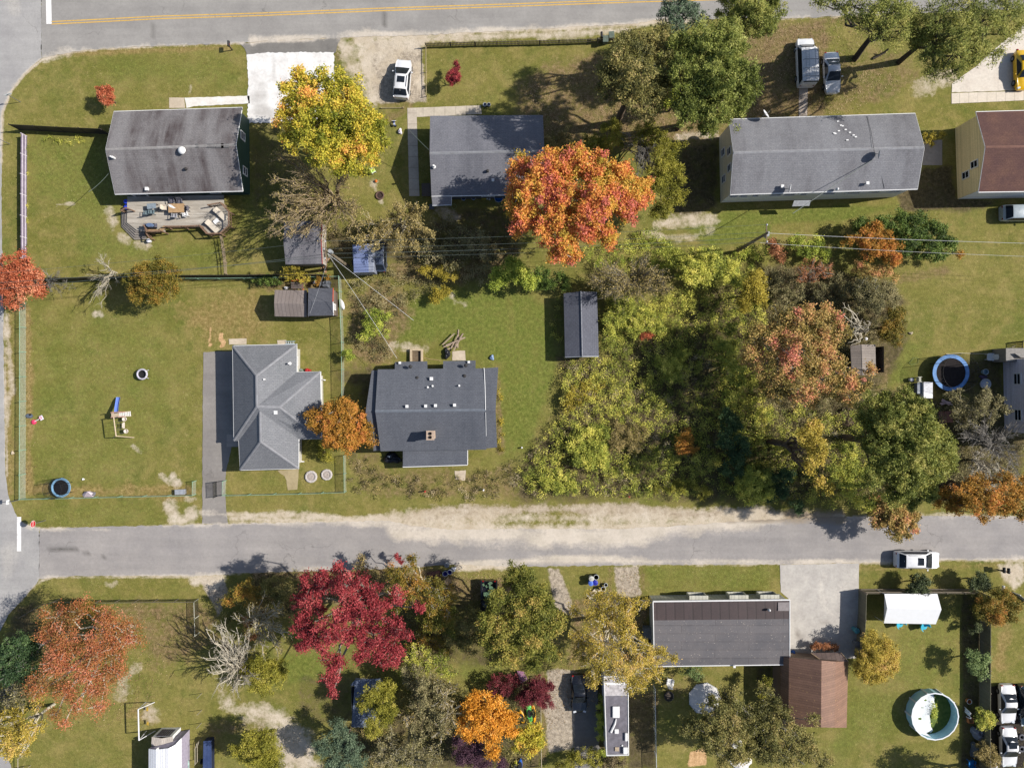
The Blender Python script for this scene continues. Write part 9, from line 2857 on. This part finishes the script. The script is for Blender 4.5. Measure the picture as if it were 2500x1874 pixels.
for k in range(n):
 t = 2 * math.pi * k / n
 for r_ in (rp, rp - .04):
  for z in (0, hp_):
   vs.append((r_ * math.cos(t), r_ * math.sin(t), z))
for k in range(n):
 a, b = 4 * k, 4 * ((k + 1) % n)
 fs += [(a, b, b + 1, a + 1), (a + 2, a + 3, b + 3, b + 2), (a + 1, b + 1, b + 3, a + 3)]
m.add(vs, fs)
m.build('wall', M('pool_wall', (186, 236, 250), .4, .06, 2), pl)
m = MB()
m.lathe((0, 0, hp_), [(rp - .06, 0), (rp + .07, 0), (rp + .07, .05), (rp - .06, .05)], n)
m.build('top_rail', M('pool_white_rail', (246, 250, 255), .4, .03), pl)
for k in range(10):
 t = 2 * math.pi * k / 10
 m = MB()
 m.box((math.cos(t) * (rp + .06), math.sin(t) * (rp + .06), hp_ / 2), (.09, .16, hp_), t)
 m.build('upright', M('pool_white_rail', 0), pl)
m = MB()
m.lathe((0, 0, .02), [(0, 0), (rp - .06, 0), (rp - .06, .03), (0, .03)], 30)
t_ = NT('pool_bottom')
p = t_.pos()
t_.done(t_.mix(t_.mr(t_.noise(p, 2.5, 5), .35, .65), S(84, 108, 44), S(116, 134, 64)), .9)
m.build('floor', t_.m, pl)
m = MB()
vs, fs = [], []
gx = 12
for j in range(gx + 1):
 for i in range(gx + 1):
  y = -rp * .97 + 2 * rp * .97 * j / gx
  hw = math.sqrt(max(0, (rp - .07) ** 2 - y * y))
  xr = .4 + .35 * math.sin(y * 1.7) + .15 * math.sin(y * 4.1)
  x = -hw + (min(xr, hw) + hw) * i / gx
  edge = 1 - i / gx
  z = .12 + .10 * math.sin(x * 3 + y * 2) * math.sin(y * 3.1 - x) + (.85 * max(0, edge - .82) / .18)
  vs.append((x, y, z))
for j in range(gx):
 for i in range(gx):
  a = j * (gx + 1) + i
  fs.append((a, a + 1, a + gx + 2, a + gx + 1))
m.add(vs, fs)
m.build('liner', M('liner_white', (246, 250, 252), .5, .05, 2), pl, smooth=True)
C_ = np.stack([rng.normal(.5, .2, 420), rng.normal(.15, .5, 420), np.abs(rng.normal(.2, .15, 420)) + .1], -1)
o = leaf_mesh('weeds', C_, rng.uniform(.3, 1, 420), .07, .5, 'limebush')
o.parent = pl
o['kind'] = 'stuff'
lad = thing('pool_ladder', 'white ladder hooked on the right rim of the drained pool', 'ladder', P('L', 1262, 1285))
for s_ in (-1, 1):
 m = MB()
 m.tube([(.35, s_ * .25, 0), (.1, s_ * .25, 1.5), (-.1, s_ * .25, 1.75), (-.25, s_ * .25, 1.5), (-.3, s_ * .25, 1.3)], .035, 6)
 m.build('side_rail', WMET, lad)
for k in range(4):
 m = MB()
 m.box((.32 - k * .06, 0, .25 + k * .32), (.14, .5, .04))
 m.build('rung', WMET, lad)
can('round orange flowerpot on the shaded fence strip', P('N', 2367, 1712, .4), M('terracotta', (206, 130, 80), .8), .28, .4, False, 'flowerpot', 'flowerpot')
bx2 = thing('planter_box', 'square orange planter box on the shaded fence strip', 'planter', P('N', 2366, 1755))
m = MB()
for k in range(4):
 t = k * math.pi / 2
 m.box((.26 * math.cos(t), .26 * math.sin(t), .2), (.06 if k % 2 == 0 else .58, .46 if k % 2 == 0 else .06, .4))
m.build('sides', M('terracotta', 0), bx2)
m = MB()
m.box((0, 0, .16), (.45, .45, .3))
m.build('soil', M('potting_soil', (150, 110, 76), .95, .3, 8), bx2)
lump('covered_mower', 'grey tarp-covered machine by the fence, upper of two', 'covered machine', P('N', 2382, 1784), (1.2, 1.5, .9), M('grey_cover', (130, 132, 146), .6, .3, 4), 25)
lump('covered_mower', 'grey tarp-covered machine by the fence, lower of two', 'covered machine', P('N', 2379, 1828), (1.15, 1.6, .8), M('dark_cover', (92, 96, 104), .6, .3, 4), 27)
lump('plastic_bag', 'white sheet bundle at the bottom edge by the lower white sedan', 'bag', P('N', 2423, 1866), (.9, .9, .5), M('bag_white', 0), 29)
chair('garden_chair', 'bright blue slatted chair at the bottom right edge', P('N', 2371, 1862, .4), 1.57, M('chair_blue', (30, 130, 206), .5), 'slat')
for lab, y in (('upper loose tyre lying beside the lower white sedan', 1797), ('lower loose tyre lying beside the lower white sedan', 1826)):
 th = thing('tyre', lab, 'tyre', P('N', 2492, y))
 m = MB()
 m.ring((0, 0, .12), .27, .11, 22, 8)
 m.build('tread', M('tyre_grey', (96, 96, 104), .8), th, smooth=True)
rc = thing('round_cover', 'round white pool cover lying on the lawn in oak shade', 'pool cover', P('K', 1242, 1217))
m = MB()
m.lathe((0, 0, 0), [(0, .09), (.6, .11), (1.2, .08), (1.7, .09), (1.85, .04), (1.85, 0), (0, 0)], 9)
m.build('sheet', M('cover_white', (240, 236, 232), .7, .12, 2), rc)
m = MB()
m.ring((0, 0, .06), 1.84, .035, 9, 5)
m.build('hem', M('hem_grey', (196, 200, 204), .6), rc)
chair('garden_chair', 'white lawn chair beside the fire pit', P('K', 1025, 1112, .4), 1.4, WHITE, 'slat')
fp2 = thing('fire_pit', 'dark round fire pit below the white lawn chair', 'fire pit', P('K', 1015, 1197))
m = MB()
m.lathe((0, 0, 0), [(.40, 0), (.5, 0), (.58, .32), (.52, .34), (.36, .08)], 20)
m.build('bowl', M('iron', (60, 58, 56), .7), fp2)
m = MB()
m.lathe((0, 0, .02), [(0, .08), (.36, .06), (.36, 0), (0, 0)], 14)
m.build('ash_bed', M('ash_grey', (120, 106, 94), .95, .4, 9), fp2)
pb = thing('leaning_board', 'faded pink panel leaning near the green tree, above the kayaks', 'panel', P('K', 92, 1085))
m = MB()
m.slab([P('K', 58, 1043, .5), P('K', 108, 1050, .5), P('K', 122, 1098, .15), P('K', 78, 1122, .15)], .05)
m.build('board', M('faded_pink', (186, 136, 166), .8, .25, 4), pb, world=True)
m = MB()
m.box(P('K', 90, 1075, .15), (.08, .08, .3))
m.build('prop', WOOD, pb, world=True)
lump('white_tarp', 'white tarp under oak leaves at the bottom edge', 'tarp', P('K', 1470, 1625), (2.6, 1.5, .4), M('cover_white', 0), 31)
lump('white_tarp', 'pale tarp scrap among oak branches above the bottom white tarp', 'tarp', P('K', 1440, 1500), (1.3, 1.2, .3), M('cover_white', 0), 33)
lump('blue_tarp_bundle', 'blue tarp bundle where mobile home meets barn', 'tarp', P('L', 193, 930), (.7, .6, .5), M('tarp_blue2', (40, 90, 170), .5), 35)
lump('debris_heap', 'brown and red debris heap in the bin pile on the lane bank', 'debris', P('N', 1062, 1402), (1.6, 1.0, .5), M('debris_mix', (110, 76, 66), .8, .7, 7), 37)
chair('broken_chair', 'tan broken chair below the blue recycling tubs', P('N', 1094, 1416, .3), .8, M('chair_tan', (206, 176, 136), .7))
for nm, lab, c_, mt, h_ in (('marker_post', 'short white marker post in the verge right of the slate house', P('F', 1453, 1487), WHITE, .7), ('marker_post', 'short red marker post in front of the slate house', P('F', 1085, 1497), M('marker_red', (186, 60, 50), .6), .6),
       ('marker_post', 'red marker on the lane edge below the bright bramble mounds', P('G', 762, 1530), M('marker_red', 0), .6), ('marker_post', 'white well cap post in the unmown grass edge', P('G', 88, 1222), WHITE, .3)):
 th = thing(nm, lab, 'post', (c_.x, c_.y, 0))
 m = MB()
 m.cyl((0, 0, 0), .08, h_, 10)
 m.build('shaft', mt, th)
 m = MB()
 m.lathe((0, 0, h_), [(0, 0), (.1, 0), (.09, .05), (0, .08)], 10)
 m.build('cap', mt, th)
# ------------------------------------------------------------------ repeats share a group
GR = {'car': 'cars parked on drives and along the lane', 'tree': 'trees on the lots', 'shrub': 'shrubs on the lots', 'fence': 'fences between the lots', 'mailbox': 'mailboxes by the roads',
  'trash can': 'trash cans put out on the lots', 'tub': 'plastic tubs left outdoors', 'chair': 'chairs left outdoors', 'kayak': 'kayaks lying on the grass', 'house': 'houses along the roads',
  'shed': 'sheds in the back yards', 'bramble': 'bramble mounds in the overgrown lot', 'utility pole': 'utility poles', 'sign': 'road signs', 'bin': 'wheeled bins by the picket fence',
  'sun lounger': 'sun loungers on the deck', 'trampoline': 'trampolines', 'stone ring': 'stone rings in the front yard', 'bag': 'bags left outdoors', 'boards': 'piles of boards', 'tyre': 'loose tyres',
  'planter': 'planters', 'ball': 'white balls on the terrace', 'sapling': 'saplings', 'hedge': 'low hedges', 'post': 'marker posts', 'covered machine': 'covered machines by the fence', 'tarp': 'tarps left outdoors',
  'junk': 'junk heaps under the trees', 'bucket': 'buckets', 'trailer': 'parked trailers', 'paddling pool': 'paddling pools', 'fire pit': 'fire pits', 'hose': 'garden hoses', 'table': 'outdoor tables', 'stone': 'stones on the grass', 'boat': 'small boats'}
cnt = {}
for o in bpy.data.objects:
 if o.parent is None and o.get('category'):
  cnt.setdefault(o['category'], []).append(o)
for k, v in cnt.items():
 if len(v) > 1 and k in GR:
  for o in v:
   if not o.get('group') and not o.get('kind'):
    o['group'] = GR[k]
